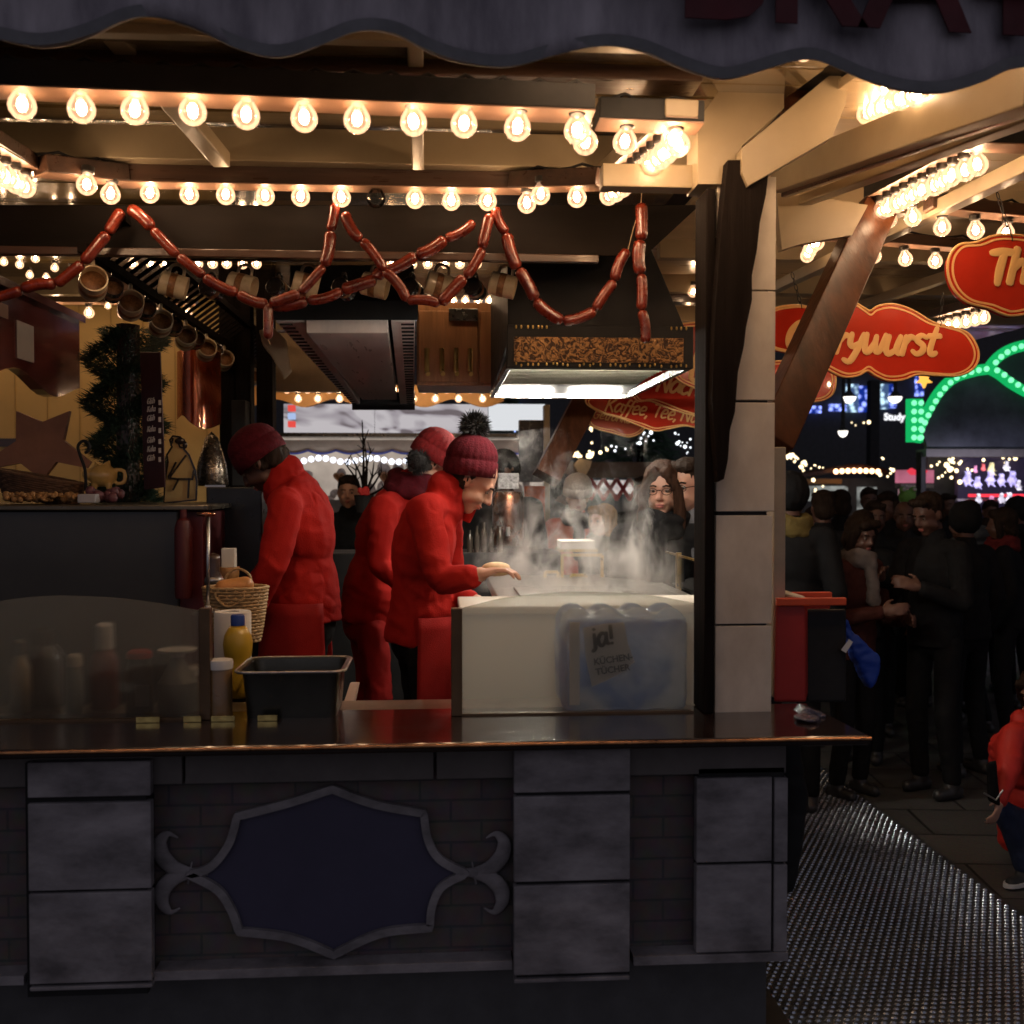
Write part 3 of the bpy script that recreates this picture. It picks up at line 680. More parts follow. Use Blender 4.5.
# ------------------------------------------------------------------ kitchen-roll pack
pk = thing('kitchen_roll_pack', at(630, 716, 2.85), 'plastic-wrapped blue and white kitchen roll pack standing behind the bright frosted glass', 'paper pack')
x0, x1, z0, z1 = X(563, 2.72), X(690, 2.72), zt, Zp(615, 2.72, 640)
m_ = MB()
for i in range(4):
    xc = x0 + (x1 - x0) * (i + .5) / 4
    for yy in (2.815, 2.93): m_.cap((xc, yy - .052, z0 + .03), (xc, yy - .052, z1 - .03), (x1 - x0) / 8 + .004)
m_.box(x0 + .01, x1 - .01, 2.712, 2.92, z0 + .004, z1 - .004)
def pack_mat():
    m, t, o = nt('pack_film'); N = t.nodes.new; L = t.links.new
    p = N('ShaderNodeBsdfPrincipled'); L(p.outputs[0], o.inputs[0]); tc = N('ShaderNodeTexCoord')
    mp = N('ShaderNodeMapping'); mp.inputs['Rotation'].default_value = (0, .5, 0); L(tc.outputs['Object'], mp.inputs[0])
    n = N('ShaderNodeTexNoise'); n.inputs['Scale'].default_value = 5; n.inputs['Distortion'].default_value = .8; L(mp.outputs[0], n.inputs[0])
    r = N('ShaderNodeValToRGB'); e = r.color_ramp.elements; e[0].position = .42; e[0].color = (.24, .36, .66, 1); e[1].position = .60; e[1].color = (.85, .88, .90, 1)
    L(n.outputs[0], r.inputs[0]); L(r.outputs[0], p.inputs['Base Color']); p.inputs['Roughness'].default_value = .25
    n3 = N('ShaderNodeTexNoise'); n3.inputs['Scale'].default_value = 22; n3.inputs['Distortion'].default_value = 2; L(mp.outputs[0], n3.inputs[0])
    b = N('ShaderNodeBump'); b.inputs['Strength'].default_value = .5; b.inputs['Distance'].default_value = .006; L(n3.outputs[0], b.inputs['Height']); L(b.outputs[0], p.inputs['Normal'])
    tl = N('ShaderNodeBsdfTranslucent'); L(r.outputs[0], tl.inputs[0]); ms = N('ShaderNodeMixShader'); ms.inputs[0].default_value = .65; L(p.outputs[0], ms.inputs[1]); L(tl.outputs[0], ms.inputs[2]); tp = N('ShaderNodeBsdfTransparent'); mt = N('ShaderNodeMixShader'); mt.inputs[0].default_value = .12; L(ms.outputs[0], mt.inputs[1]); L(tp.outputs[0], mt.inputs[2]); L(mt.outputs[0], o.inputs[0])
    return m
blob('wrapped_rolls', m_, pack_mat(), pk, .006, smooth=6, folds=.004, fscale=20)
lp = [(583, 628), (602, 624), (624, 622), (628, 643), (635, 662), (617, 676), (592, 687), (586, 660)]
mat('label_white', (.85, .80, .76), .5, var=.03)
def thin_paper():
    m, t, o = nt('thin_paper_label'); N = t.nodes.new; L = t.links.new; d = N('ShaderNodeBsdfDiffuse'); tl = N('ShaderNodeBsdfTranslucent'); n = N('ShaderNodeTexNoise'); n.inputs['Scale'].default_value = 30
    r = N('ShaderNodeValToRGB'); r.color_ramp.elements[0].color = (.78, .73, .70, 1); r.color_ramp.elements[1].color = (.95, .92, .88, 1); L(n.outputs[0], r.inputs[0]); L(r.outputs[0], d.inputs[0]); L(r.outputs[0], tl.inputs[0])
    ms = N('ShaderNodeMixShader'); ms.inputs[0].default_value = .3; L(d.outputs[0], ms.inputs[1]); L(tl.outputs[0], ms.inputs[2]); L(ms.outputs[0], o.inputs[0]); return m
lab = MB().plate(PX(lp, 2.702), .001).build('paper_label', thin_paper(), pk)
u = (at(590, 640, 2.75) - at(594, 670, 2.75)).normalized(); r_ = V((u.z, 0, -u.x))
MB2, _ = text_mb('ja!', at(592, 647, 2.700), .032, r_, u, w=.30, shear=.0, track=1.02, thick=.06); MB2.build('lettering', BLACK, lab)
KM = mat('grey_print', (.12, .13, .15), .5)
def bfont(txt, loc, size, right, up, m, parent, name='lettering', ext=.001, off=0., shear=0, align='LEFT'):
    c = bpy.data.curves.new('t', 'FONT'); c.body = txt; c.size = size; c.extrude = ext; c.offset = off; c.shear = shear; c.align_x = align; c.resolution_u = 3
    o = bpy.data.objects.new('t', c); me = evaluated(o)
    R = V(right).normalized(); U = V(up).normalized(); N_ = R.cross(U); off_ = V((0, 0, 0)); q = parent
    while q is not None: off_ += q.location; q = q.parent
    for v in me.vertices: v.co = V(loc) + R * v.co.x + U * v.co.y + N_ * v.co.z - off_
    me.name = name; me.materials.clear(); me.materials.append(m)
    ob = bpy.data.objects.new(name, me); COL.objects.link(ob); ob.parent = parent; return ob
bfont('KÜCHEN-', at(594, 665, 2.7005), .0235, r_, u, KM, lab, off=.0006); bfont('TÜCHER', at(596, 675, 2.7005), .0235, r_, u, KM, lab, off=.0006)
MB().box(X(570, 2.70), X(580, 2.70), 2.701, 2.704, z0 + .02, z1 - .015).build('side_strip', mat('label_white', ()), pk)
# ------------------------------------------------------------------ things on the counter
o = at(238, 664, 2.99); o.z = zt - .004
t = thing('mustard_bottle', o, 'yellow squeeze bottle with a blue cap beside the steel tub', 'bottle')
bz = Zp(611, 2.99) - zt
YM = mat('mustard_plastic', (.62, .40, .03), .35, var=.08, coat=.3)
MB().lathe([(.030, 0), (.035, .006), (.036, .06), (.033, .095), (.032, .105), (.038, .12), (.041, .15), (.037, .175), (.026, .195), (.018, .203), (.018, bz - .03)], o, 28).build('bottle_body', YM, t, smooth=True)
MB().lathe([(.0195, bz - .03), (.0195, bz - .004), (.017, bz)], o, 24).build('cap', mat('blue_plastic', (.02, .06, .30), .35), t, smooth='auto')
for k, s in enumerate((-1, 1)): MB().tube([o + V((s * .002, -.036, .02)), o + V((s * .022, -.030, .06)), o + V((s * .03, -.02, .1))], .004, 8).build('grip_ridge', YM, t, smooth=True)
o = at(233, 664, 3.10); o.z = zt - .004
t = thing('paper_towel_roll', o, 'white paper roll standing upright behind the yellow bottle', 'paper roll')
MB().lathe([(.02, 0), (.052, 0), (.053, .004), (.053, Zp(609, 3.1) - o.z - .004), (.051, Zp(609, 3.1) - o.z), (.02, Zp(609, 3.1) - o.z), (.02, 0)], o, 32).build('paper', mat('paper_white', (.75, .72, .66), .9, var=.05, bump=.2), t, smooth='auto')
MB().lathe([(.0195, .001), (.0195, Zp(611, 3.1) - o.z), (.017, Zp(611, 3.1) - o.z), (.017, .001)], o, 20).build('cardboard_core', mat('cardboard', (.35, .24, .14), .9), t, smooth='auto')
o = at(220, 700, 2.71); o.z = zt
t = thing('lidded_jar', o, 'clear jar of brown mustard with a white lid between glass guard and tub', 'jar'); h = Zp(661, 2.71) - zt
MB().lathe([(.028, 0), (.031, .004), (.031, h - .012), (.027, h - .006)], o, 24).build('jar_body', mat('jar_brown', (.20, .12, .05), .3, coat=.5), t, smooth='auto')
MB().lathe([(.033, h - .010), (.034, h + .004), (.032, h + .012), (0, h + .014)], o, 28).build('lid', WHITE, t, smooth='auto')
# steel gastronorm tub
def tub(px0, px1, pyt, Y, dep, label):
    x0, x1 = X(px0, Y), X(px1, Y); zt_ = Zp(pyt + 3, Y, (px0 + px1) / 2); y0, y1 = Y, Y + dep
    t = thing('steel_tub', ((x0 + x1) / 2, (y0 + y1) / 2, zt), label, 'container')
    def ring(x0, x1, y0, y1, r, z, n=5):
        P = []
        for cx, cy, a in ((x1 - r, y0 + r, -90), (x1 - r, y1 - r, 0), (x0 + r, y1 - r, 90), (x0 + r, y0 + r, 180)):
            for i in range(n): A = math.radians(a + 90 * i / (n - 1)); P.append(V((cx + r * math.cos(A), cy + r * math.sin(A), z)))
        return P
    b = MB(); R = [ring(x0 + .025, x1 - .025, y0 + .025, y1 - .025, .025, zt), ring(x0 + .016, x1 - .016, y0 + .016, y1 - .016, .03, zt_ - .02), ring(x0 + .012, x1 - .012, y0 + .012, y1 - .012, .03, zt_),
                   ring(x0, x1, y0, y1, .034, zt_ + .001), ring(x0, x1, y0, y1, .034, zt_ - .006)]
    inner = [ring(x0 + .014, x1 - .014, y0 + .014, y1 - .014, .03, zt_ - .003), ring(x0 + .03, x1 - .03, y0 + .03, y1 - .03, .025, zt + .006)]
    def skin_(RR, capA=False, capB=False):
        vs = [[b.b.verts.new(p) for p in r] for r in RR]; n = len(vs[0])
        for A, B in zip(vs, vs[1:]):
            for k in range(n): b.b.faces.new((A[k], A[(k + 1) % n], B[(k + 1) % n], B[k]))
        if capA: b.b.faces.new(vs[0])
        if capB: b.b.faces.new(vs[-1])
    skin_(R[:4], True); skin_([R[3], R[4]]); skin_([R[3], inner[0], inner[1]], False, True)
    b.build('tub', mat('tub_steel', (.10, .10, .085), .3, metal=.9, var=.15), t, smooth='auto')
    MB().tube(ring(x0, x1, y0, y1, .034, zt_ - .001), .0035, 8, closed=True).build('rolled_rim', STEEL, t, smooth=True)
tub(232, 344, 669, 2.66, .24, 'deep rectangular steel tub with a rolled rim standing on the counter')
# little gold strips standing in for light glinting on the ledge edge
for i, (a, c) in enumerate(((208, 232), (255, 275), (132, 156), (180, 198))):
    tag(MB().box(X(a, 2.64), X(c, 2.64), 2.655, 2.659, zt + .0005, zt + .015, .0008).build('ledge_glint', mat('gold_glint', (.80, .56, .20), .18, metal=1, var=.4, scale=60), None, (X((a + c) / 2, 2.64), 2.642, zt)),
        '%s gold strip from the left standing in for a glint on the counter edge' % ORD[(2, 3, 0, 1)[i]], 'glint', 'gold strips standing in for glints on the counter')
t = thing('serving_tray', at(348, 705, 2.95), 'pinkish folded paper tray leaning just behind the steel tub', 'tray')
MB().hexa([at(339, 716, 2.86), at(350, 716, 2.86), at(353, 716, 2.92), at(342, 716, 2.92), at(350, 683, 3.02), at(359, 683, 3.02), at(360, 682, 3.04), at(351, 682, 3.04)], .002).build('tray_panel', mat('tray_paper', (.50, .38, .33), .6), t)
# basket with bun
o = at(236, 640, 3.45)
t = thing('wicker_basket', o, 'pale wicker basket with loop handles left of the vendor in the beanie', 'basket')
WICK = mat('wicker', (.46, .29, .13), .6, var=.4, scale=30, stretch=(1, 1, 6), bump=.8, bscale=60)
rt, rb = 30 * 3.45 / FPX, 22 * 3.45 / FPX; hh = 52 * 3.45 / FPX
b = MB(); N_ = 44; rows = 17
for j in range(rows):
    z = hh * j / (rows - 1); r = rb + (rt - rb) * (j / (rows - 1)) ** .8
    b.tube([o + V(((r + .004 * (1 if (k + j) % 2 else -1)) * math.cos(2 * PI * k / N_), (r + .004 * (1 if (k + j) % 2 else -1)) * .75 * math.sin(2 * PI * k / N_), z)) for k in range(N_)], .0062, 5, closed=True)
for k in range(22):
    a = 2 * PI * k / 22; b.tube([o + V((rb * math.cos(a), rb * .75 * math.sin(a), 0)), o + V((rt * math.cos(a), rt * .75 * math.sin(a), hh))], .004, 5)
b.lathe([(0, .003), (rb, .003)], o, 24)
b.build('woven_body', WICK, t, smooth=True)
for yy, dr in ((-1, -1), (1, 1)):
    MB().tube(catmull([o + V((-.05 * 1, yy * rt * .7, hh - .01)), o + V((-.045, yy * rt * .75, hh + dr * .03)), o + V((-.01, yy * rt * .78, hh + dr * .055)), o + V((.03, yy * rt * .75, hh + dr * .035)), o + V((.04, yy * rt * .7, hh - .01))], 6), .0045, 7).build('loop_handle', WICK, t, smooth=True)
b = MB(); b.cap(o + V((-.035, -.02, hh)), o + V((.03, .0, hh + .006)), .028, .03)
tag(blob('bread_roll', b, mat('bread_crust', (.58, .25, .07), .5, var=.2, scale=20), None, .005), 'orange-brown bread roll lying on top of the wicker basket', 'bread')
b = MB(); b.ell(at(496, 568, 3.62), (.052, .035, .022)); b.ell(at(498, 571, 3.61), (.045, .03, .018))
tag(blob('bread_roll', b, mat('bread_pale', (.74, .50, .28), .6, var=.15, scale=20), None, .004), 'pale bread roll held in the raised hand of the woman at the grill', 'bread')
# pole with copper disc, cups behind
o = at(208, 600, 3.3)
t = thing('coin_stand', at(208, 610, 3.3), 'thin steel pole with a copper disc on top at the dark cabinet corner', 'stand')
MB().tube([at(208, 612, 3.3), at(208, 516, 3.3)], .0055, 10).build('pole', STEEL, t, smooth=True)
MB().lathe([(0, -.008), (.026, -.006), (.03, 0), (.026, .005), (0, .006)], at(206, 514, 3.3), 24).build('disc', COPPER, t, smooth=True)
MB().lathe([(.035, 0), (.035, .006), (.01, .014), (.008, .02)], at(208, 612, 3.3), 20).build('foot', STEEL, t)
o = at(229, 577, 3.7)
t = thing('tissue_holder', o, 'narrow white tissue block in an amber cup behind the wicker basket', 'dispenser')
MB().box(o.x - .022, o.x + .024, o.y - .02, o.y + .02, o.z + .02, Zp(547, 3.7), .003).build('tissue_block', mat('paper_white', ()), t)
MB().lathe([(.024, -.04), (.034, .0), (.036, .035), (.033, .036), (.03, 0)], o, 22).build('cup', mat('amber_cup', (.30, .15, .05), .3), t, smooth=True)
o = at(214, 585, 3.6)
t = thing('pepper_mill', o, 'short dark mill with a steel collar beside the thin pole', 'mill')
MB().lathe([(.03, 0), (.026, .03), (.018, .05), (.022, .085), (.02, .1), (.0, .11)], o, 20).build('mill_body', DKW, t, smooth=True)
MB().lathe([(.0315, .004), (.032, .02), (.028, .028)], o, 20).build('collar', STEEL, t, smooth=True)
# bottles behind the dim guard
def bottle(px, py0, py1, Y, w, m, label, kind='sauce_bottle', capm=None, pump=False, capw=.4, cap_h=.16, shoulder=.75):
    o = at(px, py1, Y); o.z = zt if Y < 2.8 else zt - .004; h = Zp(py0, Y, px) - o.z; r = w * Y / FPX / 2
    t = thing(kind, o, label, 'bottle', 'bottles behind the dim glass guard')
    hb = h * (1 - cap_h)
    MB().lathe([(r * .9, 0), (r, .004), (r, hb * shoulder), (r * .8, hb * (shoulder + .1)), (r * capw, hb * .97), (r * capw, hb)], o, 24).build('bottle_body', m, t, smooth='auto')
    if pump:
        MB().lathe([(r * capw * 1.1, hb), (r * capw * 1.1, hb + .01), (.005, hb + .014), (.005, h - .008), (r * .95, h - .006), (r, h), (0, h + .002)], o, 20).build('pump_head', capm or WHITE, t, smooth='auto')
    else:
        MB().lathe([(r * capw * 1.15, hb), (r * capw * 1.1, h - .006), (r * capw * .8, h)], o, 20).build('cap', capm or WHITE, t, smooth='auto')
RCAP = mat('red_plastic', (.40, .03, .02), .4)
GB = mat('grey_bottle', (.25, .27, .28), .35)
bottle(178, 649, 716, 2.80, 38, GB, 'wide pump dispenser with a broad flat white head behind the dim glass', 'pump_dispenser', pump=True, capw=.32, cap_h=.12, shoulder=.55)
bottle(140, 650, 716, 2.80, 26, mat('dark_bottle', (.06, .055, .055), .3), 'dark sauce bottle with a wide red cap behind the dim glass', capm=RCAP, capw=.85, cap_h=.12, shoulder=.8)
bottle(105, 623, 716, 2.86, 26, mat('red_bottle', (.20, .03, .025), .35), 'red-shouldered bottle with the tallest white cap behind the dim glass', capw=.6, cap_h=.30, shoulder=.8)
bottle(75, 654, 716, 2.80, 16, GB, 'slim grey squeeze bottle with a small white cap behind the dim glass', capw=.8, cap_h=.2)
bottle(45, 628, 716, 2.90, 34, mat('dark_bottle', ()), 'bulky dark bottle at the left behind the dim glass', capm=BLACK, capw=.5, cap_h=.2)
bottle(20, 640, 716, 2.82, 20, mat('cream_bottle', (.40, .34, .26), .4), 'cream squeeze bottle at the far left behind the dim glass', capm=STEELD, capw=.6, cap_h=.2)
bottle(192, 666, 716, 2.90, 14, mat('cream_bottle', ()), 'small cream pot beside the brown end post of the dim glass', capw=.9, cap_h=.25)
b = MB(); b.box(X(140, 2.76) - .018, X(140, 2.76) + .018, 2.762, 2.764, zt + .02, zt + .075)
tag(b.build('menu_card', mat('grey_card', (.40, .40, .42), .6), None, (X(140, 2.76), 2.763, zt + .02)), 'small grey card leaning on the dark bottle behind the dim glass', 'card')
# red box, black crate and blue bag to the right of the pillar
t = thing('plastic_tub', at(805, 705, 2.95), 'red plastic tub with an orange-red rim right of the stone pillar', 'tub')
RB = mat('red_tub_plastic', (.42, .03, .025), .45, var=.1); RO = mat('orange_red_rim', (.75, .10, .03), .4)
MB().hexa([at(774, 702, 2.80), at(806, 702, 2.80), at(806, 702, 3.05), at(776, 702, 3.05), at(776, 598, 2.80), at(805, 598, 2.80), at(833, 598, 3.05), at(776, 598, 3.05)], .006).build('tub_wall', RB, t)
MB().box(X(777, 2.79), X(847, 2.79), 2.785, 2.80, Zp(608, 2.79), Zp(600, 2.79), .003).build('front_rim', RO, t)
MB().box(X(777, 3.1), X(832, 3.1), 3.09, 3.11, Zp(602, 3.1), Zp(594, 3.1), .003).build('back_rim', RO, t)
MB().hexa([at(806.5, 702, 2.82), at(846, 702, 2.82), at(846, 702, 3.08), at(806.5, 702, 3.08), at(806.5, 609, 2.82), at(846, 609, 2.82), at(846, 609, 3.08), at(806.5, 609, 3.08)], .006).build('dark_panel', BLACK, t)
b = MB(); b.plate([at(x, y, 3.15) for x, y in ((843, 612), (862, 640), (882, 656), (880, 672), (872, 690), (862, 672), (852, 650), (843, 625))], .05)
tag(blob('carrier_bag', b, mat('blue_film', (.015, .06, .42), .4, var=.2), None, .008, smooth=5, folds=.012, fscale=14), 'bright blue plastic bag hanging from the red rim', 'bag')
tag(MB().hexa([at(841, 650, 2.8), at(846, 653, 2.8), at(846, 653, 2.82), at(841, 650, 2.82), at(849, 639, 2.8), at(853, 642, 2.8), at(853, 642, 2.82), at(849, 639, 2.82)]).build('price_label', WHITE, None, at(847, 646, 2.8)), 'tiny white slanted label on the dark tub beside the blue bag', 'label')
b = MB(); q = [at(x, y, Y) for x, y, Y in ((778, 592, 3.0), (800, 598, 2.9), (806, 600, 2.85), (790, 600, 2.9))]; b.tube([q[0], q[1], q[2]], [.02, .016, .006], 10, flat=((0, 0, 1), .5))
tag(b.build('folded_napkin', mat('paper_white', ()), None, q[0], smooth=True), 'crumpled white napkin draped over the red tub rim beside the pillar', 'napkin')
def film_mat():
    return mat('clear_film', (.30, .28, .36), .12, trans=.6, var=.3, scale=30, bump=.8, bscale=60)
b = MB(); b.plate([at(798, 714, 2.6) * 1, at(806, 707, 2.6), at(827, 716, 2.6), at(818, 719, 2.6)], .05); b.ell((X(808, 2.57), 2.57, zt + .008), (.03, .04, .008)); 
tag(blob('napkin_packet', b, film_mat(), None, .003, smooth=3, folds=.006, fscale=40), 'small clear plastic packet lying on the right end of the counter', 'packet')
# ------------------------------------------------------------------ pillar and posts
Yp = 2.68
pil = thing('stone_pillar', (X(743, Yp), Yp + .07, zt), 'pale pillar painted as stone blocks standing on the counter right of the glass', 'pillar')
MB().box(X(720, Yp), X(768, Yp), Yp + .01, Yp + .14, zt + .001, Zp(170, Yp, 745)).build('core', BLACK, pil)
seams = [720, 626, 624, 515.5, 511.5, 402.5, 400, 291, 289.5, 176]
for i in range(0, 10, 2):
    lo, hi = seams[i], seams[i + 1]
    dx = (lo - 450) / 270
    MB().box(X(716, Yp), X(774.5 - (hi > 500) * 2, Yp), Yp, Yp + .148, Zp(lo, Yp, 745) + (.001 if i == 0 else 0), Zp(hi, Yp, 745), .002).build('stone_block', STONE2, pil)
t = MB(); t.box(X(694, 2.78), X(715, 2.66), 2.66, 2.78, zt + .001, Zp(188, 2.66, 700), .004)
tag(t.build('post', DKW2, None, (X(704, 2.66), 2.72, zt)), 'slender black timber post standing tight against the left side of the pillar', 'post')
jag = [(736, 160), (770, 160), (767, 185), (762, 215), (756, 245), (752, 275), (752, 300), (747, 330), (744, 345), (738, 375), (735, 410), (731, 428), (727, 460), (724, 480), (717, 481), (716, 455), (708, 470), (704, 500), (703, 540), (708, 420), (712, 330), (722, 250), (726, 160)]
jag = [(728, 160), (770, 160), (766, 195), (760, 222), (757, 250), (752, 275), (752, 300), (746, 328), (744, 346), (738, 372), (735, 412), (730, 430), (728, 460), (724, 479), (718, 482), (716, 452), (712, 400), (716, 300), (722, 220)]
tag(MB().plate(PX(jag, 2.615), .05, (0, 1, 0)).build('rough_timber', DKW2, None, at(740, 480, 2.615)), 'dark rough-sawn timber brace tapering down the front of the stone pillar', 'brace')
# steel side strip right of pillar
tag(MB().box(X(774, 2.86), X(786, 2.86), 2.86, 3.3, zt, Zp(447, 2.86, 780), .003).build('upright_board', mat('beige_panel', (.42, .36, .27), .4), None, (X(780, 2.86), 2.9, zt)), 'narrow beige upright panel just right of the stone pillar', 'panel')
# brown diagonal brace at right
def pr(name, a, b_, w, h, m, label, cat, up=(0, 1, 0), bev=.004, **k):
    a, b_ = V(a), V(b_); return tag(MB().bar(a, b_, w, h, up, bev, **k).build(name, m, None, (a + b_) / 2), label, cat)
pr('timber_brace', at(874, 212, 3.62), at(768, 446, 3.0), .125, .10, BRW, 'broad glossy brown diagonal timber brace crossing the currywurst sign', 'brace', w2=.115)
pr('timber_brace', at(592, 388, 6.1), at(546, 478, 5.9), .15, .12, BRW, 'far brown diagonal brace beyond the lit hood', 'brace')
# ------------------------------------------------------------------ roof
def cz(Y): return 2.665 + .125 * (min(Y, 3.6) - 2.3) + .006 * max(0, Y - 3.6)
roof = thing('stall_roof', (0, 4, 2.6), 'cream glossy boarded ceiling of the stall with rafters and dark beams', 'roof')
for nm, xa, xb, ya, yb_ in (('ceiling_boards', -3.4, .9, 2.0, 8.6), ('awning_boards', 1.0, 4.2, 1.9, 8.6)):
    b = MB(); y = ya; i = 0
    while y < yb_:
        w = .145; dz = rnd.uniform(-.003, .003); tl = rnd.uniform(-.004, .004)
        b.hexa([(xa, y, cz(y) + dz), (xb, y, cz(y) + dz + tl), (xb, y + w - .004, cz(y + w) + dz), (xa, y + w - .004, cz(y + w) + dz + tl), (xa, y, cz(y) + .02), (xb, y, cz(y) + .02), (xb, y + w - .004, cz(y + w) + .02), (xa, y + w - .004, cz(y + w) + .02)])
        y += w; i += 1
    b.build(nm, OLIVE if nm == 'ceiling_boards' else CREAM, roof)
for ya, yb_ in ((1.9, 3.6), (3.6, 8.7)): MB().hexa([(-3.5, ya, cz(ya) + .03), (4.3, ya, cz(ya) + .03), (4.3, yb_, cz(yb_) + .03), (-3.5, yb_, cz(yb_) + .03), (-3.5, ya, cz(ya) + .08), (4.3, ya, cz(ya) + .08), (4.3, yb_, cz(yb_) + .08), (-3.5, yb_, cz(yb_) + .08)]).build('roof_sheet', BLACK, roof)
def rbeam(nm, a, b_, w, h, m, up=(0, 0, 1), bev=.004): return MB().bar(a, b_, w, h, up, bev).build(nm, m, roof)
def xbeam(nm, xa, xb, Y, z, w, h, m): return MB().box(xa, xb, Y, Y + w, z, z + h, .003).build(nm, m, roof)
xbeam('cross_beam', -3.3, X(700, 2.45), 2.44, Zp(76, 2.44) , .10, .10, DKW)
xbeam('cross_beam', -3.3, .85, 3.22, Zp(166, 3.22), .06, .10, CREAM2)
xbeam('cross_beam', -3.3, .85, 2.24, Zp(44, 2.24), .035, .12, CREAM2)
rbeam('rafter', at(100, 15, 2.30), at(222, 160, 3.2), .05, .045, CREAM2)
rbeam('rafter', at(415, 30, 2.30), at(418, 163, 3.2), .036, .045, CREAM2)
rbeam('rafter', at(660, 20, 2.30), at(600, 120, 3.2), .05, .045, CREAM2)
for xx in (-2.6, 1.7, 2.4, 3.1): rbeam('rafter', (xx, 2.0, cz(2.0) - .03), (xx, 8.5, cz(8.5) - .03), .05, .05, CREAM2)
for yy in (3.9, 4.75, 5.6, 6.6): xbeam('cross_beam', 1.0, 4.1, yy, cz(yy) - .09, .07, .10, CREAM2)
for yy in (4.6, 5.9, 7.2): xbeam('cross_beam', -3.3, -.9, yy, cz(yy) - .09, .07, .10, CREAM2)
# right-hand eave beams in cream
rbeam('eave_beam', at(782, 178, 3.3), at(1044, 82, 2.02), .08, .095, CREAM2)
rbeam('eave_beam', at(784, 194, 3.3), at(1044, 104, 2.05), .022, .022, DKW)
rbeam('eave_beam', at(806, 200, 3.4), at(1044, 112, 2.2), .05, .03, CREAM2)
# knee brace and head block over the pillar
b = MB(); b.plate(PX([(742, 172), (742, 148), (836, 70), (848, 85), (845, 106), (832, 137), (748, 186)], 2.60), .05); b.build('knee_brace', CREAM2, roof)
b = MB(); b.plate(PX([(698, 184), (698, 120), (735, 70), (765, 68), (784, 76), (784, 108), (742, 146), (742, 184)], 2.66), .12); b.build('head_block', CREAM2, roof)
xbeam('head_rail', X(602, 2.72), X(742, 2.72), 2.72, Zp(188, 2.72, 700), .06, .06, CREAM2)
MB().plate(PX([(782, 250), (776, 190), (812, 196), (868, 205), (852, 235), (800, 244)], 3.4), .04).build('gable_board', CREAM2, roof)
MB().plate(PX([(784, 66), (838, 70), (846, 84), (784, 122)], 2.75), .03).build('brown_infill_board', BRW, roof)  # plain brown board behind the gap beside the knee brace
# wavy canvas valance
VALM = mat('grey_blue_canvas', (.26, .24, .29), .8, var=.25, scale=5, bump=.3, bscale=120, col2=(.58, .54, .60), stretch=(2.2, 1, .6))
val = thing('canvas_valance', at(512, 60, 1.95), 'grey-blue canvas valance with a wavy hem and dark red lettering across the top', 'valance')
hem = [(-80, 34), (-30, 36), (0, 40), (40, 44), (90, 35), (130, 23), (160, 22), (200, 32), (240, 48), (280, 56), (320, 48), (352, 37), (375, 34), (400, 37), (430, 50), (470, 62), (510, 68), (550, 60), (590, 50), (620, 47), (650, 52), (690, 70), (722, 81), (752, 76), (790, 64), (815, 61), (840, 68), (870, 80), (910, 93), (942, 95), (975, 86), (1010, 70), (1060, 62), (1100, 70)]
def valance():
    YV = 1.95; H = catmull([(x, y, 0) for x, y in hem], 4); rows = []
    b = MB(); nz = 12
    for p in H:
        col = []
        for j in range(nz + 1):
            t = j / nz; yy = p.y * (1 - t) + (-170) * t
            q = at(p.x, yy, YV); q.y += .012 * math.sin(p.x * .031) * (1 - t) + .018 * noise.noise(V((p.x * .008, t * 2, 0)))
            col.append(b.b.verts.new(q))
        rows.append(col)
    for A, B in zip(rows, rows[1:]):
        for j in range(nz): b.b.faces.new((A[j], B[j], B[j + 1], A[j + 1]))
    bmesh.ops.recalc_face_normals(b.b, faces=b.b.faces); bmesh.ops.solidify(b.b, geom=b.b.faces[:], thickness=.004)
    cv = b.build('canvas', VALM, val, smooth=True)
    P = [at(p.x, p.y - 5.5, YV) + V((0, .012 * math.sin(p.x * .031) - .006, 0)) for p in H]
    MB().strip(P, .022, .003, (0, -1, 0), closed=False).build('hem_band', mat('hem_canvas', (.20, .20, .215), .8, var=.15, scale=20), cv, smooth=False)
    bfont('BRATWURST', at(676, 14, YV - .03), .30, (1, .0, -.022), (0, 0, 1), mat('dark_red_canvas_print', (.10, .014, .02), .7, var=.3), val, ext=.002, off=.006)
valance()
# ------------------------------------------------------------------ bulbs
CORE = emis('glowing_filament', (1, .70, .46), 110)
CORE_F = emis('glowing_filament_far', (1, .62, .30), 34)
GLS = bulb_glass('bulb_glass_lit', (1, .92, .80), .42); GLD = bulb_glass('bulb_glass_dark', (.6, .62, .6), 0)
SOCK = mat('black_bakelite', (.025, .022, .02), .35)
BP = [(.0, 0), (.013, 0), (.014, -.012), (.020, -.020), (.027, -.031), (.0295, -.043), (.027, -.055), (.018, -.066), (.008, -.071), (0, -.072)]
def bulb_proto(lit=True, core=CORE):
    r = thing('light_bulb', (0, 0, 0), 'x', 'light bulb')
    MB().lathe([(.0, .012), (.019, .012), (.019, -.004), (.015, -.008), (.0, -.008)], seg=14).build('socket', SOCK, r, smooth='auto')
    MB().lathe(BP, seg=18).build('glass', GLS if lit else GLD, r, smooth=True)
    b = MB()
    if lit: b.ell((0, 0, -.040), (.0110, .0110, .0160), seg=8, rings=6)
    else: b.tube([(0, 0, -.01), (.004, 0, -.03), (-.004, 0, -.03)], .001, 5)
    b.build('filament', core if lit else SOCK, r, smooth=True)
    return r
CORE_D = emis('glowing_filament_dim', (1, .66, .40), 62)
PB = bulb_proto(); PW2 = bulb_proto(True, CORE_D); PD = bulb_proto(False); used = set(); rb_ = random.Random(31)
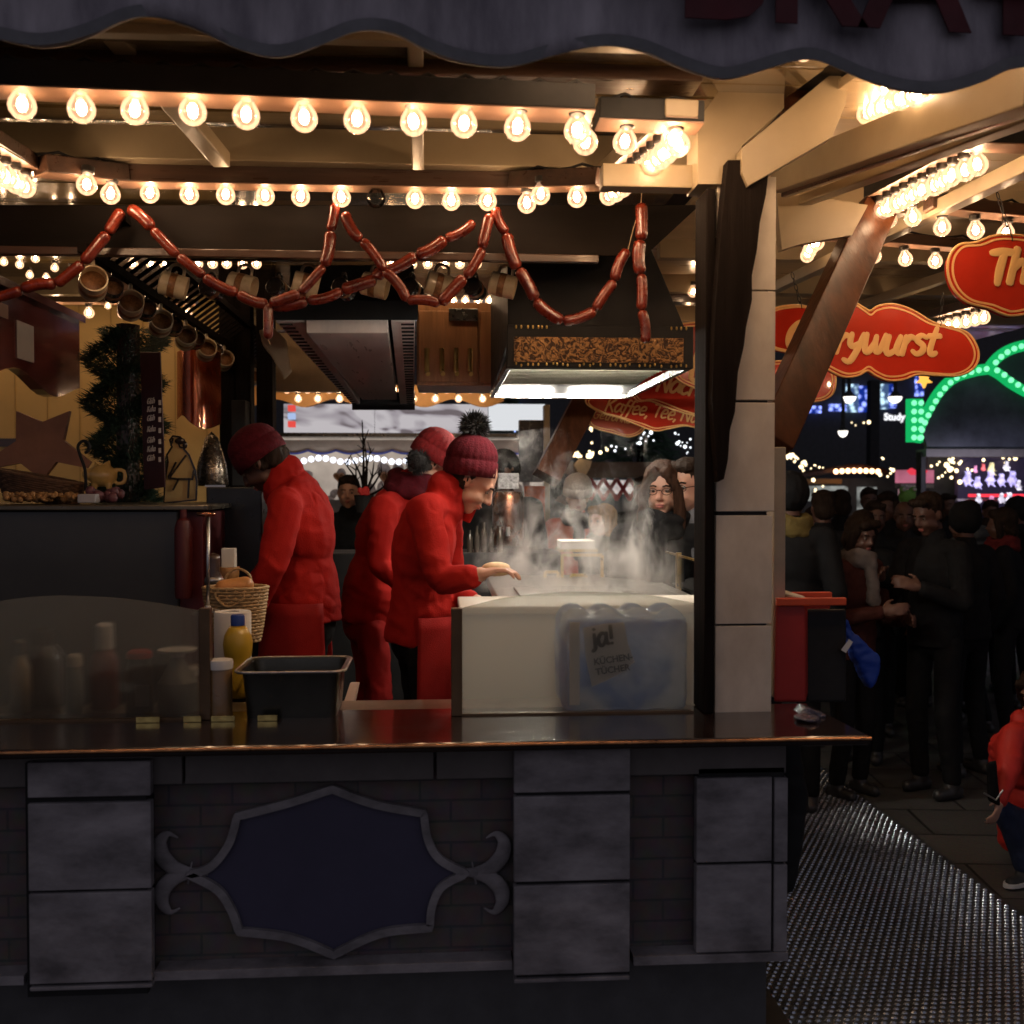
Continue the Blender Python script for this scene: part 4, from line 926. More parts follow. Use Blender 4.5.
def place_bulb(p, s, label, group, proto=None, tilt=0):
    proto = proto or PB
    if proto is PB and rb_.random() < .3: proto = PW2
    if proto.name not in used: used.add(proto.name); o = proto
    else: o = copy_tree(proto)
    o.location = p; o.scale = (s, s, s); o.rotation_euler = (rnd.uniform(-.13, .13) + tilt, rnd.uniform(-.14, .14), rnd.uniform(0, 6))
    o['label'] = label; o['group'] = group; return o
def row(pts, grp, fmt, s=1.0, offz=.043, dark=()):
    """pts = pixel centres of the bulbs with depth"""
    for i, (x, y, Y) in enumerate(pts):
        p = at(x, y, Y); p.z += offz * s
        place_bulb(p, s, fmt % ('unlit ' + ORD[i] if i in dark else ORD[i]), grp, PD if i in dark else PB)
def lerp_pts(a, b, n): return [tuple(a[k] + (b[k] - a[k]) * i / (n - 1) for k in range(3)) for i in range(n)]
def px_lerp(A, B, n, ya=None):
    """evenly spaced in space between two pixel/depth points"""
    P, Q = at(*A), at(*B); return [P.lerp(Q, i / (n - 1)) for i in range(n)]
BARU = mat('pale_pink_board', (.26, .15, .10), .4, var=.15, scale=8)
def bar_thing(a, b, w, h, label, side=DKW, lumps=0, bolts=True):
    """light bar: dark board, pale underside, cable lumps on top. a, b = underside centre ends"""
    a, b = V(a), V(b); up = V((0, 0, 1)); r = thing('light_bar', (a + b) / 2, label, 'light bar')
    MB().bar(a + up * h / 2, b + up * h / 2, w, h, bev=.003).build('board', side, r)
    MB().bar(a - up * .0015, b - up * .0015, w * .96, .003).build('underside', BARU, r)
    m = MB()
    for i in range(lumps):
        p = a.lerp(b, (i + .5) / lumps) + up * h; m.ell(p, (.022, .02, .009), seg=10, rings=6)
    if lumps:
        m.build('cable_clips', BLACK, r, smooth=True); P = []
        for i in range(lumps * 4 + 1):
            t = i / (lumps * 4); P.append(a.lerp(b, t) + up * (h + .012 - .014 * abs(math.sin((t * lumps - .5) * PI))) + V((0, rnd.uniform(-.006, .006) - w * .3, 0)))
        MB().tube(P, .0045, 6).build('supply_cable', BLACK, r, smooth=True)
    return r
r1 = [(22, 105), (80, 109), (137, 111), (192, 113), (248, 116), (303, 118), (358, 120), (412, 123), (466, 125), (520, 128), (577, 132)]
row([(x, y, 2.3) for x, y in r1], 'bulbs in the front light row', '%s bulb from the left in the front row under the valance', 1.0)
bar_thing(at(-90, 84, 2.3) + V((0, .02, 0)), at(594, 113, 2.3) + V((0, .02, 0)), .09, .055, 'long dark light bar carrying the front row of bulbs', BLACK, 18)
row([(584, 143, 2.42), (627, 143, 2.5), (675, 140, 2.5)], 'bulbs on the short front bar', '%s bulb from the left on the short bar near the pillar', 1.0)
bar_thing(at(597, 124, 2.5), at(700, 128, 2.5), .09, .05, 'short dark light bar between the front row and the pillar', BLACK, 2)
r2 = [(152, 194), (189, 195), (227, 195.5), (264, 196), (302, 197), (340, 198), (378, 199), (416, 200), (452, 201), (489, 202)]
row([(x, y, 3.32) for x, y in r2], 'bulbs in the second light row', '%s bulb from the left in the second row above the sausages', 1.0, dark=(6,))
bar_thing(at(118, 184, 3.32), at(522, 191, 3.32), .08, .055, 'brown light bar carrying the second row of bulbs above the sausages', DKW, 11)
row([(527, 204, 3.25), (541, 195, 3.2), (575, 198, 3.15)], 'bulbs on the angled end of the second bar', '%s bulb from the left on the angled end of the second bar', 1.0)
bar_thing(at(516, 190, 3.30), at(604, 187, 3.08), .08, .05, 'angled brown end piece of the second light bar', DKW, 2)
row([(88, 186, 3.15), (112, 195, 3.25)], 'bulbs on the left angled piece', '%s bulb from the left on the angled piece at the left end', 1.0)
bar_thing(at(40, 174, 3.1), at(122, 183, 3.3), .08, .05, 'angled brown piece at the left end of the second bar', DKW, 2)
def depth_row(A, B, n, grp, fmt, label, s=1.0, side=BLACK, w=.08, ext=.05, lumps=0, drop=0):
    P = px_lerp(A, B, n)
    for i, p in enumerate(P): place_bulb(p + V((0, 0, .043 * s)), s, fmt % ORD[i], grp)
    d = (P[-1] - P[0]).normalized() * ext; off = V((0, 0, .043 * s + .012 * s + .003))
    if label: bar_thing(P[0] - d + off, P[-1] + d + off, w, .04, label, side, lumps)
depth_row((676, 146, 2.5), (611, 196, 3.2), 11, 'bulbs in the row running back from the short bar', '%s bulb from the front in the row running back beside the pillar', 'cream light bar running back from the short bar beside the pillar', side=CREAM2)
depth_row((-30, 160, 2.7), (24, 188, 3.1), 6, 'bulbs at the far left edge', '%s bulb from the front in the row at the left edge', 'brown light bar running back at the left picture edge', side=DKW)
# right awning
depth_row((976, 166, 2.85), (880, 212, 3.55), 11, 'bulbs in the bright cluster right of the pillar', '%s bulb from the front in the bright cluster above the currywurst sign', 'dark light bar above the bright cluster of bulbs', lumps=0)
depth_row((912, 218, 3.5), (868, 222, 3.7), 3, 'bulbs below the bright cluster', '%s bulb from the front just below the bright cluster', None)
depth_row((942, 228, 3.5), (1072, 240, 3.5), 5, 'bulbs in the row right of the bright cluster', '%s bulb from the left in the row right of the bright cluster', 'dark light bar just above the red sign at the right edge', side=DKW, lumps=5)
depth_row((873, 257, 4.2), (935, 262, 4.2), 3, 'bulbs in the third awning row', '%s bulb from the left in the row between brace and right sign', 'brown light bar behind the diagonal brace', side=DKW, w=.07, ext=.22, lumps=3)
depth_row((816, 243, 3.9), (806, 256, 4.4), 4, 'bulbs between pillar and brace', '%s bulb from the front between pillar and diagonal brace', 'short light bar between pillar and diagonal brace', side=DKW, lumps=0)
depth_row((915, 94, 2.4), (868, 114, 2.8), 6, 'bulbs behind the eave beam', '%s bulb from the front behind the cream eave beam under the valance', 'light bar hidden behind the cream eave beam', side=CREAM2)
depth_row((950, 133, 2.9), (1012, 130, 2.9), 2, 'bulbs above the dark bar at the right', '%s bulb from the left above the dark bar at the right', None)
bar_thing(at(960, 146, 2.8), at(1080, 150, 2.8), .08, .05, 'thick dark cross bar at the right edge under the valance', BLACK, 4)
depth_row((940, 328, 5.3), (985, 318, 4.6), 6, 'bulbs behind the currywurst sign', '%s bulb from the left in the cluster behind the currywurst sign', 'dark light bar behind the right end of the currywurst sign', side=DKW)
depth_row((552, 324, 7.0), (590, 322, 7.0), 3, 'faint bulbs behind', '%s far bulb from the left above the steaming grill', None)
depth_row((686, 295, 6), (694, 292, 5.6), 2, 'bulbs left of the black post', '%s bulb from the left squeezed beside the black post', None)
depth_row((688, 344, 6.5), (700, 344, 6.5), 2, 'bulbs above the hanging red signs', '%s bulb from the left above the red signs beside the hood', None)
depth_row((560, 22, 2.1), (800, 40, 2.1), 9, 'unseen bulbs added behind the canvas valance', '%s unseen added bulb from the left on the inside of the canvas valance', 'unseen added light bar on the inside of the canvas valance')  # unseen row, added behind the valance to light the pillar
depth_row((700, 42, 2.2), (890, 50, 2.2), 10, 'second unseen row added behind the canvas valance', '%s unseen added bulb from the left in the valance row nearest the pillar', 'unseen added light bar behind the canvas valance nearest the pillar')  # second unseen row, added to brighten the pillar further
PW_ = V((-3.5, 6.2, 2.74)); PE_ = V((-1.45, 6.2, 2.74)); r10 = [PW_.lerp(PE_, i / 11) for i in range(12)]  # row added so that the yellow wall glows
for i, p in enumerate(r10): place_bulb(p, 1.0, '%s added bulb from the left in the row before the yellow wall' % ORD[i], 'bulbs added in the row before the yellow wall')
bar_thing(PW_ + V((-.05, 0, .015)), PE_ + V((.05, 0, .015)), .08, .04, 'added light bar before the yellow wall at the far left', DKW)
# rows at the back of the stall
row([(x, 264, 4.85) for x in (133, 151, 165, 181, 197, 212, 227, 242, 256)], 'bulbs in the back row on the left', '%s bulb from the left in the back row behind the hanging mugs', .78)
row([(x, 264, 4.85) for x in (392, 412, 428, 445, 460, 476)], 'bulbs in the back row in the middle', '%s bulb from the left in the back row behind the red sausages', .78)
row([(x, 300 + (x - 390) * .01, 5.4) for x in (391, 403, 429, 441, 454, 466, 478, 490)], 'bulbs along the brown cabinet', '%s bulb from the left along the top of the brown cabinet', .75)
row([(x, 390 + (i % 2) * 9, 6.6) for i, x in enumerate((287, 298, 308, 318, 329, 339, 402, 413, 424, 436, 447, 458, 470, 482))], 'bulbs along the far wavy trim', '%s bulb from the left along the amber wavy trim', .8)
for k, (x, y) in enumerate(((20, 256), (55, 268), (85, 283), (112, 300), (108, 306), (30, 275), (4, 262))):
    row([(x, y, 1060 / (487 - y)), (x + 16, y + 3, 1060 / (487 - y))], 'bulbs deep inside on the left', '%s bulb of the ' + ORD[k] + ' pair from the left deep inside the stall', .6)
# ------------------------------------------------------------------ inner fascia, hoods, cabinet
tag(MB().hexa([at(-60, 256, 3.46), at(645, 256, 3.46), at(645, 256, 3.6), at(-60, 256, 3.6), at(-60, 205, 3.46), at(700, 205, 3.46), at(700, 205, 3.6), at(-60, 205, 3.6)], .003).build('fascia_beam', mat('dull_dark_fascia', (.009, .0065, .0055), .7, var=.5, scale=3, stretch=(.5, 3, 3), spec=.12), None, at(300, 256, 3.5)), 'dark varnished fascia board behind the sausage garlands', 'beam')
tag(MB().box(X(-60, 3.44), X(598, 3.44), 3.43, 3.459, Zp(262, 3.44), Zp(254, 3.44), .003).build('shelf_lip', DKW, None, at(300, 258, 3.44)), 'thin dark shelf lip along the bottom of the fascia board', 'moulding')
# steel hood on the right
hd_ = thing('extractor_hood', (.56, 4.3, 2.12), 'black extractor hood with an ornate brown band and lit steel underside above the grill', 'extractor hood')
hx0, hx1, hy0, hy1, hz = X(508, 3.7), X(690, 3.7), 3.7, 4.95, 2.12
MB().hexa([(hx0, hy0, hz + .10), (hx1, hy0, hz + .10), (hx1, hy1, hz + .02), (hx0, hy1, hz + .02), (hx0 + .0, hy0 + .02, 2.48), (hx1 - .17, hy0 + .02, 2.62), (hx1 - .17, hy1, 2.7), (hx0, hy1, 2.7)], .004).build('black_cowl', BLACK, hd_)
MB().box(hx0 - .004, hx1 + .008, hy0 - .012, hy0 + .05, hz - .0, hz + .15, .004).build('hood_frame', BLACK, hd_)
def ornate():
    m, t, o = nt('ornate_band'); N = t.nodes.new; L = t.links.new; p = N('ShaderNodeBsdfPrincipled'); L(p.outputs[0], o.inputs[0]); tc = N('ShaderNodeTexCoord')
    v = N('ShaderNodeTexVoronoi'); v.inputs['Scale'].default_value = 55; v.feature = 'SMOOTH_F1'; n = N('ShaderNodeTexNoise'); n.inputs['Scale'].default_value = 38; n.inputs['Distortion'].default_value = 2.5
    L(tc.outputs['Object'], v.inputs[0]); L(tc.outputs['Object'], n.inputs[0])
    r = N('ShaderNodeValToRGB'); e = r.color_ramp.elements; e[0].position = .42; e[0].color = (.05, .022, .01, 1); e[1].position = .6; e[1].color = (.42, .22, .08, 1)
    L(n.outputs[0], r.inputs[0]); L(r.outputs[0], p.inputs['Base Color']); p.inputs['Roughness'].default_value = .35; p.inputs['Metallic'].default_value = .4
    b = N('ShaderNodeBump'); b.inputs['Distance'].default_value = .006; L(n.outputs[0], b.inputs['Height']); L(b.outputs[0], p.inputs['Normal']); return m
ORN = ornate()
MB().box(hx0 + .02, hx1 - .03, hy0 - .02, hy0 - .011, Zp(362, 3.69), Zp(337, 3.69), .001).build('ornate_band', ORN, hd_)
b = MB()
for i in range(34):
    x = hx0 + .03 + (hx1 - hx0 - .05) * i / 33 + rnd.uniform(-.004, .004)
    if i % 6 != 5:
        for z in (hz + .01,): b.ell((x, hy0 - .014, z + rnd.uniform(-.003, .006)), (.004, .003, .006), seg=6, rings=4)
    if i < 7 or i > 29: b.ell((x, hy0 - .014, hz + .142), (.004, .003, .007), seg=6, rings=4)
b.build('gold_beading', BRASS, hd_)
b = MB(); yy = hy0 + .05
while yy < hy1 - .05:
    b.hexa([(hx0 + .03, yy, hz + .035), (hx1 - .02, yy, hz + .035), (hx1 - .02, yy + .05, hz + .05), (hx0 + .03, yy + .05, hz + .05), (hx0 + .03, yy, hz + .04), (hx1 - .02, yy, hz + .04), (hx1 - .02, yy + .05, hz + .055), (hx0 + .03, yy + .05, hz + .055)]); yy += .056
b.build('filter_slats', mat('filter_steel', (.26, .24, .18), .5, metal=.5, var=.15, scale=14), hd_)
for xx, ww in ((hx0 - .004, .018), (hx1 - .012, .02)): MB().box(xx, xx + ww, hy0 + .051, hy1, hz - .0, hz + .03, .002).build('side_rail', STEELD, hd_)
MB().box(hx0 + .015, hx1 - .013, hy1 - .01, hy1 + .01, hz, hz + .05, .002).build('back_rail', STEEL, hd_)
TUBE = emis('fluorescent_tube', (1, .92, .80), 360)
for xa, xb in ((hx0 + .05, hx0 + .28), (hx0 + .37, hx1 - .05)):
    MB().tube([(xa, hy1 - .06, hz + .012), (xb, hy1 - .06, hz + .012)], .012, 10).build('fluorescent_tube', TUBE, hd_, smooth=True)
    MB().tube([(xa, hy0 + .066, hz + .0275), (xb, hy0 + .066, hz + .0275)], .0075, 10).build('fluorescent_tube', TUBE, hd_, smooth=True)  # front tube added out of sight behind the frame to light woman and glass
# middle hood
mh = thing('extractor_hood', at(345, 320, 4.1), 'tapering pinkish steel hood with slotted vents in the middle of the stall', 'extractor hood')
A = lambda x, y, Y: at(x, y, Y)
INN = mat('pinkish_steel', (.90, .80, .76), .3, metal=.1, var=.12, scale=4, stretch=(3, .5, 1), coat=.3)
MB().hexa([A(306, 333, 4.1), A(388, 333, 4.1), A(397, 400, 5.8), A(362, 400, 5.8), A(306, 318, 4.1), A(388, 318, 4.1), A(397, 392, 5.8), A(362, 392, 5.8)], .004).build('hood_underside', INN, mh)
MB().hexa([A(276, 322, 4.1), A(304, 322, 4.1), A(360, 404, 5.8), A(352, 404, 5.8), A(276, 312, 4.1), A(304, 312, 4.1), A(360, 392, 5.8), A(352, 392, 5.8)], .003).build('vent_panel', mat('vent_steel', (.88, .80, .76), .45, metal=.15, var=.1), mh)
MB().hexa([A(391, 322, 4.1), A(415, 322, 4.1), A(414, 404, 5.8), A(400, 404, 5.8), A(391, 312, 4.1), A(415, 312, 4.1), A(414, 392, 5.8), A(400, 392, 5.8)], .003).build('vent_panel', mat('vent_steel', (.88, .80, .76), .45, metal=.15, var=.1), mh)
b = MB()
for i in range(30):
    t = (i + .5) / 30; P0 = A(278, 322.5, 4.1).lerp(A(353, 404.3, 5.8), t); P1 = A(291, 322.5, 4.1).lerp(A(357, 404.3, 5.8), t); b.bar(P0, P1, .014, .006)
    P0 = A(401, 322.5, 4.1).lerp(A(407, 404.3, 5.8), t); P1 = A(414, 322.5, 4.1).lerp(A(413, 404.3, 5.8), t); b.bar(P0, P1, .014, .006)
b.build('vent_grille', BLACK, mh)
MB().hexa([A(270, 320, 4.08), A(418, 320, 4.08), A(418, 320, 4.12), A(270, 320, 4.12), A(270, 300, 4.08), A(418, 300, 4.08), A(418, 300, 4.12), A(270, 300, 4.12)], .003).build('front_apron', BLACK, mh)
MB().hexa([A(352, 410, 5.8), A(415, 410, 5.8), A(415, 410, 5.9), A(352, 410, 5.9), A(352, 392, 5.8), A(415, 392, 5.8), A(415, 392, 5.9), A(352, 392, 5.9)], .003).build('end_box', BLACK, mh)
MB().hexa([A(290, 318, 4.14), A(414, 318, 4.14), A(414, 384, 5.8), A(345, 384, 5.8), A(290, 265, 4.14), A(414, 265, 4.14), A(414, 330, 5.8), A(345, 330, 5.8)]).build('duct', BLACK, mh)
b = MB()
for x in (357, 377): b.ell(A(x, 378.5, 5.2), (.012, .02, .006), seg=8, rings=5)
b.build('drain_holes', BLACK, mh)
tag(MB().box(X(262, 6.4), X(350, 6.4), 6.4, 6.46, Zp(393, 6.4), Zp(335, 6.4), .004).build('tan_board', mat('tan_board_paint', (.55, .40, .24), .5), None, at(306, 393, 6.4)), 'tan board behind the slotted vent left of the middle hood', 'board')
# brown cabinet with hooks
cb = thing('wall_cabinet', at(460, 385, 5.0), 'brown hanging cupboard with four metal hooks between the two hoods', 'cabinet')
MB().box(X(417, 5), X(506, 5), 5, 5.4, Zp(386, 5), Zp(303, 5), .004).build('carcass', PINE, cb)
MB().box(X(419, 5), X(478, 5), 4.985, 4.999, Zp(383, 5), Zp(312, 5), .003).build('door', PINE, cb)
MB().box(X(480, 5), X(504, 5), 4.985, 4.999, Zp(383, 5), Zp(312, 5), .003).build('door', PINE, cb)
for x in (427, 442, 456, 470): MB().tube([at(x, 348, 4.96), at(x, 372, 4.96), at(x + 1, 374, 4.93)], .011, 8, flat=((0, 1, 0), .5)).build('hook', BRASS, cb)
MB().box(X(449, 4.98), X(478, 4.98), 4.97, 4.984, Zp(322, 5), Zp(310, 5), .002).build('latch_plate', STEELD, cb)
tag(MB().box(X(100, 5.75), X(700, 5.75), 5.75, 5.85, Zp(300, 5.75), Zp(276, 5.75), .003).build('back_beam', DKW, None, at(400, 290, 5.8)), 'dark cross beam at the back of the stall behind the mugs', 'beam')
# amber wavy back trim
P = [at(x, y, 6.9) for x, y in [(240, 385), (505, 385)]]; P += [at(x, 403 + 4 * math.sin(x * .105 + 1), 6.9) for x in range(504, 240, -6)]
tag(MB().plate(P, .04).build('wavy_trim', mat('amber_trim', (.65, .36, .12), .45, var=.12), None, at(370, 400, 6.9)), 'amber board with a wavy lower edge at the far side of the stall', 'trim')
# ------------------------------------------------------------------ sausages
SAUS = mat('smoked_sausage', (.13, .012, .006), .28, var=.35, scale=25, bump=.3, bscale=70, coat=.6, coatr=.15, col2=(.26, .035, .014))
TW = mat('twine', (.35, .25, .15), .8)
def chain(pts, Y, label, r=.0185, Y2=None, twine=None):
    L = [at(x, y, Y + (Y2 - Y) * i / (len(pts) - 1) if Y2 else Y) for i, (x, y) in enumerate(pts)]
    root = thing('sausage_string', L[0], label, 'sausages', 'red sausage garlands hanging from the fascia')
    for i, (a, b_) in enumerate(zip(L, L[1:])):
        d = b_ - a; n = d.cross(V((0, 1, 0))).normalized(); sg = rnd.uniform(-1.3, 1.5)
        m = MB(); m.sausage([a - d * .01, a + d * .3 + n * .007 * sg, a + d * .7 + n * .007 * sg, b_ + d * .01], r * rnd.uniform(.84, 1.1)); m.build('sausage', SAUS, root, smooth=True)
        if i: MB().tube([a - d * .03, a + d * .03], .004, 6).build('knot', SAUS, root)
    if twine: MB().tube([at(x, y, Y) for x, y in twine], .0018, 5).build('twine', TW, root)
    return root
YS = 3.36
chain([(122, 210), (108, 233), (83, 263), (56, 285), (22, 290), (-10, 300)], YS, 'red sausage garland sweeping down to the left picture edge')
chain([(128, 208), (152, 229), (178, 256), (204, 276), (238, 293), (268, 304), (268, 339)], YS, 'red sausage garland sloping right past two mugs and ending in a hanging link', twine=[(268, 339), (270, 345)])
chain([(335, 203), (330, 231), (324, 266), (300, 293), (270, 303.5)], YS - .02, 'red sausage garland hanging steeply left of the middle then curling left')
chain([(474, 221), (445, 238), (416, 255), (384, 272), (376, 279), (342, 290), (307, 300), (272, 305)], YS + .01, 'longest red sausage garland crossing behind the others in the middle')
chain([(345, 212), (361, 240), (384, 271), (407, 301), (440, 304), (465, 277), (482, 248), (490, 214)], YS - .03, 'deep red sausage loop in front of the brown cabinet')
chain([(496, 207), (507, 233), (518, 269), (535, 300), (563, 321), (595, 310), (615, 281), (628, 250)], YS - .02, 'red sausage loop hanging lowest in front of the black hood', twine=[(628, 250), (633, 230), (640, 206)])
chain([(641, 203), (641, 240), (641, 274), (641, 310), (645, 343)], YS - .05, 'red sausage string hanging straight down before the black hood', twine=[(641, 203), (642, 190)])
# ------------------------------------------------------------------ mugs
def mug_proto(m):
    r = thing('hanging_mug', (0, 0, 0), 'x', 'mug')
    R, H = .040, .088      # hangs from its handle: handle on top, mug lying below it
    M = Matrix.Rotation(math.radians(90), 3, 'Y')     # axis horizontal
    c = V((-H / 2, 0, -.075))
    MB().lathe([(R * .9, 0), (R, .004), (R, H), (R - .004, H), (R - .005, .008), (0, .008)], c, 24, M).build('mug_body', m, r, smooth='auto')
    MB().lathe([(R + .0008, .03), (R + .0012, .031), (R + .0012, .052), (R + .0008, .053)], c, 24, M).build('printed_band', mat('mug_print', (.30, .14, .06), .35, var=.6, scale=60), r, smooth=True)
    MB().tube(catmull([(-.024, 0, -.036), (-.02, 0, -.012), (0, 0, -.003), (.02, 0, -.012), (.024, 0, -.036)], 5), .0055, 8).build('handle', m, r, smooth=True)
    return r
PM, PK = mug_proto(ENAMEL), mug_proto(ENAMD); usedm = set()
def mug(p, rz, label, grp, dark=False, s=1, tilt=0):
    pr_ = PK if dark else PM
    o = pr_ if pr_.name not in usedm else copy_tree(pr_); usedm.add(pr_.name)
    o.location = p; o.rotation_euler = (0, tilt, rz); o.scale = (s,) * 3; tag(o, label, 'mug', grp)
for i, x in enumerate((179, 247, 311, 380, 444, 508)):
    p = at(x, 264, 3.62); mug(p, .15 * (-1) ** i, '%s pale mug from the left in the row behind the sausages' % ORD[i], 'pale mugs hanging in the front row', s=1.0, tilt=math.radians(14))
for i, x in enumerate((213, 280, 345, 413, 476)):
    p = at(x, 270, 3.75); p.z -= .01; mug(p, 1.2, '%s black mug from the left in the row behind the sausages' % ORD[i], 'black mugs hanging in the front row', True, .8, tilt=math.radians(10))
for i in range(17):
    t = i / 16; Y = 3.5 + 3.3 * t; p = V((-1.12, Y, 2.435 - .0 * t)); mug(p, -PI / 2 + .35, '%s mug from the front on the rail running back on the left' % ORD[i], 'mugs hanging along the left rail', i % 2 == 1, s=(.85 if i % 2 else 1.1), tilt=math.radians(-12))
rl = thing('mug_rail', (-1.12, 5, 2.45), 'dark ladder-like rail running back with mugs hanging from it', 'rail')
MB().bar((-1.12, 3.4, 2.452), (-1.12, 6.9, 2.452), .03, .03).build('rail', DKW2, rl)
MB().bar((-1.0, 3.4, 2.55), (-1.0, 6.9, 2.55), .03, .03).build('rail', DKW2, rl)
b = MB()
for i in range(40): b.bar((-1.12, 3.45 + i * .086, 2.46), (-1.0, 3.45 + i * .086, 2.55), .012, .012)
b.build('ladder_lattice', DKW2, rl)
tag(MB().bar(at(150, 258, 3.66), at(520, 258, 3.66), .02, .02).build('mug_bar', DKW, None, at(330, 258, 3.66)), 'thin dark bar from which the front row of mugs hangs', 'bar')
# ------------------------------------------------------------------ left side of the stall
MAR = mat('maroon_lacquer', (.16, .03, .025), .2, var=.4, scale=3, coat=.7, coatr=.1, stretch=(1, 1, 1))
mp_ = thing('maroon_panel', (-1.57, 4.1, 2.1), 'hanging maroon lacquered hood with a wavy lower edge and paper notices at the left', 'panel')
b = MB(); xs = -1.57; pp = [(xs, 3.3, 2.44), (xs, 4.72, 2.44)]; pp += [(xs, 4.72 - 1.42 * t / 20, 2.10 + .035 * math.sin(t * .62 + 2) + .02 * (t / 20)) for t in range(0, 21)]
b.plate(pp, .05, (-1, 0, 0)).build('lacquered_panel', MAR, mp_)
MB().bar((xs + .012, 3.3, 2.43), (xs + .012, 4.72, 2.43), .03, .03).build('top_moulding', MAR, mp_)
MB().box(xs + .002, xs + .005, 4.03, 4.19, 2.18, 2.32).build('paper_notice', mat('notice_paper', (.55, .48, .44), .6, var=.1), mp_)
MB().box(xs + .002, xs + .005, 3.79, 3.95, 2.31, 2.36).build('name_plate', mat('brown_plate', (.28, .13, .09), .5), mp_)
# copper panel
b = MB(); bot_ = catmull([(177, 420, 0), (182, 418, 0), (188, 417, 0), (196, 424, 0), (206, 430, 0), (214, 429, 0), (221, 424, 0)], 3); rw = []
for q in bot_:
    t = (q.x - 199) / 22; dd = .13 * (1 - t * t); cl = [at(q.x, 352, 5.3), at(q.x, q.y, 5.3)]; rw.append([b.b.verts.new(cl[0].lerp(cl[1], j / 6) - V((0, dd, 0))) for j in range(7)])
for A_, B_ in zip(rw, rw[1:]):
    for j in range(6): b.b.faces.new((A_[j], B_[j], B_[j + 1], A_[j + 1]))
bmesh.ops.solidify(b.b, geom=b.b.faces[:], thickness=.01)
tag(b.build('copper_hood', COPPER, None, at(200, 430, 5.3), smooth='auto'), 'shiny copper hood panel with a wavy lower edge above the cut-out figure', 'panel')
wl = thing('back_wall', (-2.2, 6.9, .3), 'yellow boarded wall lit at the far left back of the stall', 'wall')
MB().box(-4.2, X(222, 6.9), 6.9, 6.98, 0, 3.2).build('boards', YELW, wl)
b = MB()
for i in range(14): b.box(-4.1 + i * .2, -4.095 + i * .2, 6.893, 6.899, .3, 3.2)
b.build('board_seams', mat('seam_brown', (.50, .33, .12), .7), wl)
MB().box(X(0, 6.88), X(17, 6.88), 6.87, 6.885, Zp(448, 6.88), Zp(440, 6.88)).build('shelf', DKW, wl)
for xx in (228, 243, 265): tag(MB().box(X(xx - 8, 5.6), X(xx + 8, 5.6), 5.6, 5.72, .27, cz(5.6)).build('inner_post', DKW2, None, (X(xx, 5.6), 5.66, .27)), {228: 'dark inner post nearest the copper panel', 243: 'dark inner post behind the vendor in the beanie', 265: 'dark inner post beside the lit white posters'}[xx], 'post')
# fir garland column
FIR = mat('fir_needles', (.022, .05, .03), .7, var=.5, scale=30, col2=(.05, .10, .06))
ft = thing('fir_garland', at(125, 500, 4.6), 'dark fir garland wrapped round a post left of the price board', 'garland')
MB().tube([at(128, 505, 4.65), at(128, 325, 4.65)], .05, 10).build('post', DKW, ft)
b = MB(); r = random.Random(4)
for i in range(14000):
    t = r.random(); a = r.uniform(0, 2 * PI); rr = .07 + .045 * math.sin(t * 25 + a) + r.uniform(0, .055)
    c = at(128 - 4 * math.sin(t * 5), 330 + t * 172, 4.62) + V((math.cos(a) * rr, math.sin(a) * rr, 0))
    d = (V((math.cos(a), math.sin(a), r.uniform(-.6, .8)))).normalized() * r.uniform(.02, .05); n = d.orthogonal().normalized() * .0035
    q = [c - n, c + n, c + d]; b.b.faces.new([b.b.verts.new(x) for x in q])
b.build('needles', FIR, ft)
# price board
pb = thing('price_board', at(155, 490, 4.3), 'tall narrow dark price board with white handwriting beside the fir garland', 'board')
MB().hexa([at(144, 490, 4.35), at(165, 487, 4.25), at(166, 487, 4.29), at(145, 490, 4.39), at(140, 352, 4.35), at(160, 352, 4.25), at(161, 352, 4.29), at(141, 352, 4.39)], .003).build('board_panel', mat('dark_red_board', (.07, .025, .03), .4, var=.3), pb)
CH = mat('chalk_white', (.60, .55, .50), .8)
for i, (y, w_) in enumerate(((404, 6), (412, 7), (421, 8), (432, 8), (443, 6), (452, 5), (461, 5))):
    p = at(147, y, 4.275); a = at(160, y - 1.5, 4.225)
    b, _ = text_mb(['Glüh', 'Kakao'][i % 2][:4], p, .014, a - p, (0, 0, 1), w=.26, track=.95); b.build('price_line', CH, pb)
    b = MB(); b.box(at(158.6, y, 4.22).x, at(161, y, 4.22).x, 4.218, 4.222, Zp(y + 1, 4.22, 160), Zp(y - 4, 4.22, 160)); b.build('price_figure', CH, pb)
# cut-out wooden figure (flat board man with an apron)
fg = [(164, 503), (165, 480), (168, 462), (167, 455), (172, 447), (170, 440), (173, 436), (180, 437), (185, 442), (184, 449), (189, 455), (195, 470), (197, 482), (196, 500)]
cf = thing('cutout_figure', at(180, 502, 4.4), 'flat cream cut-out board figure in an apron standing by the price board', 'figure')
MB().plate(PX(fg, 4.4), .02).build('cutout_board', mat('cutout_cream', (.66, .45, .17), .5, var=.08), cf)
b = MB()
for s in ([(168, 478), (178, 479), (191, 479)], [(176, 462), (171, 472), (168, 477)], [(186, 455), (178, 466), (170, 477)], [(178, 480), (173, 490)], [(189, 479), (188, 498)], [(194, 470), (192, 480)], [(173, 438), (171, 446)], [(177, 440), (180, 447), (184, 448)]): b.tube([at(x, y, 4.394) for x, y in s], .004, 6)
b.ell(at(180, 441, 4.395), (.022, .006, .014), seg=10, rings=6); b.ell(at(185, 445, 4.395), (.010, .005, .016), seg=10, rings=6); b.strip(PX(fg, 4.398), .008, .003, (0, -1, 0))
b.build('painted_outline', EYED, cf)
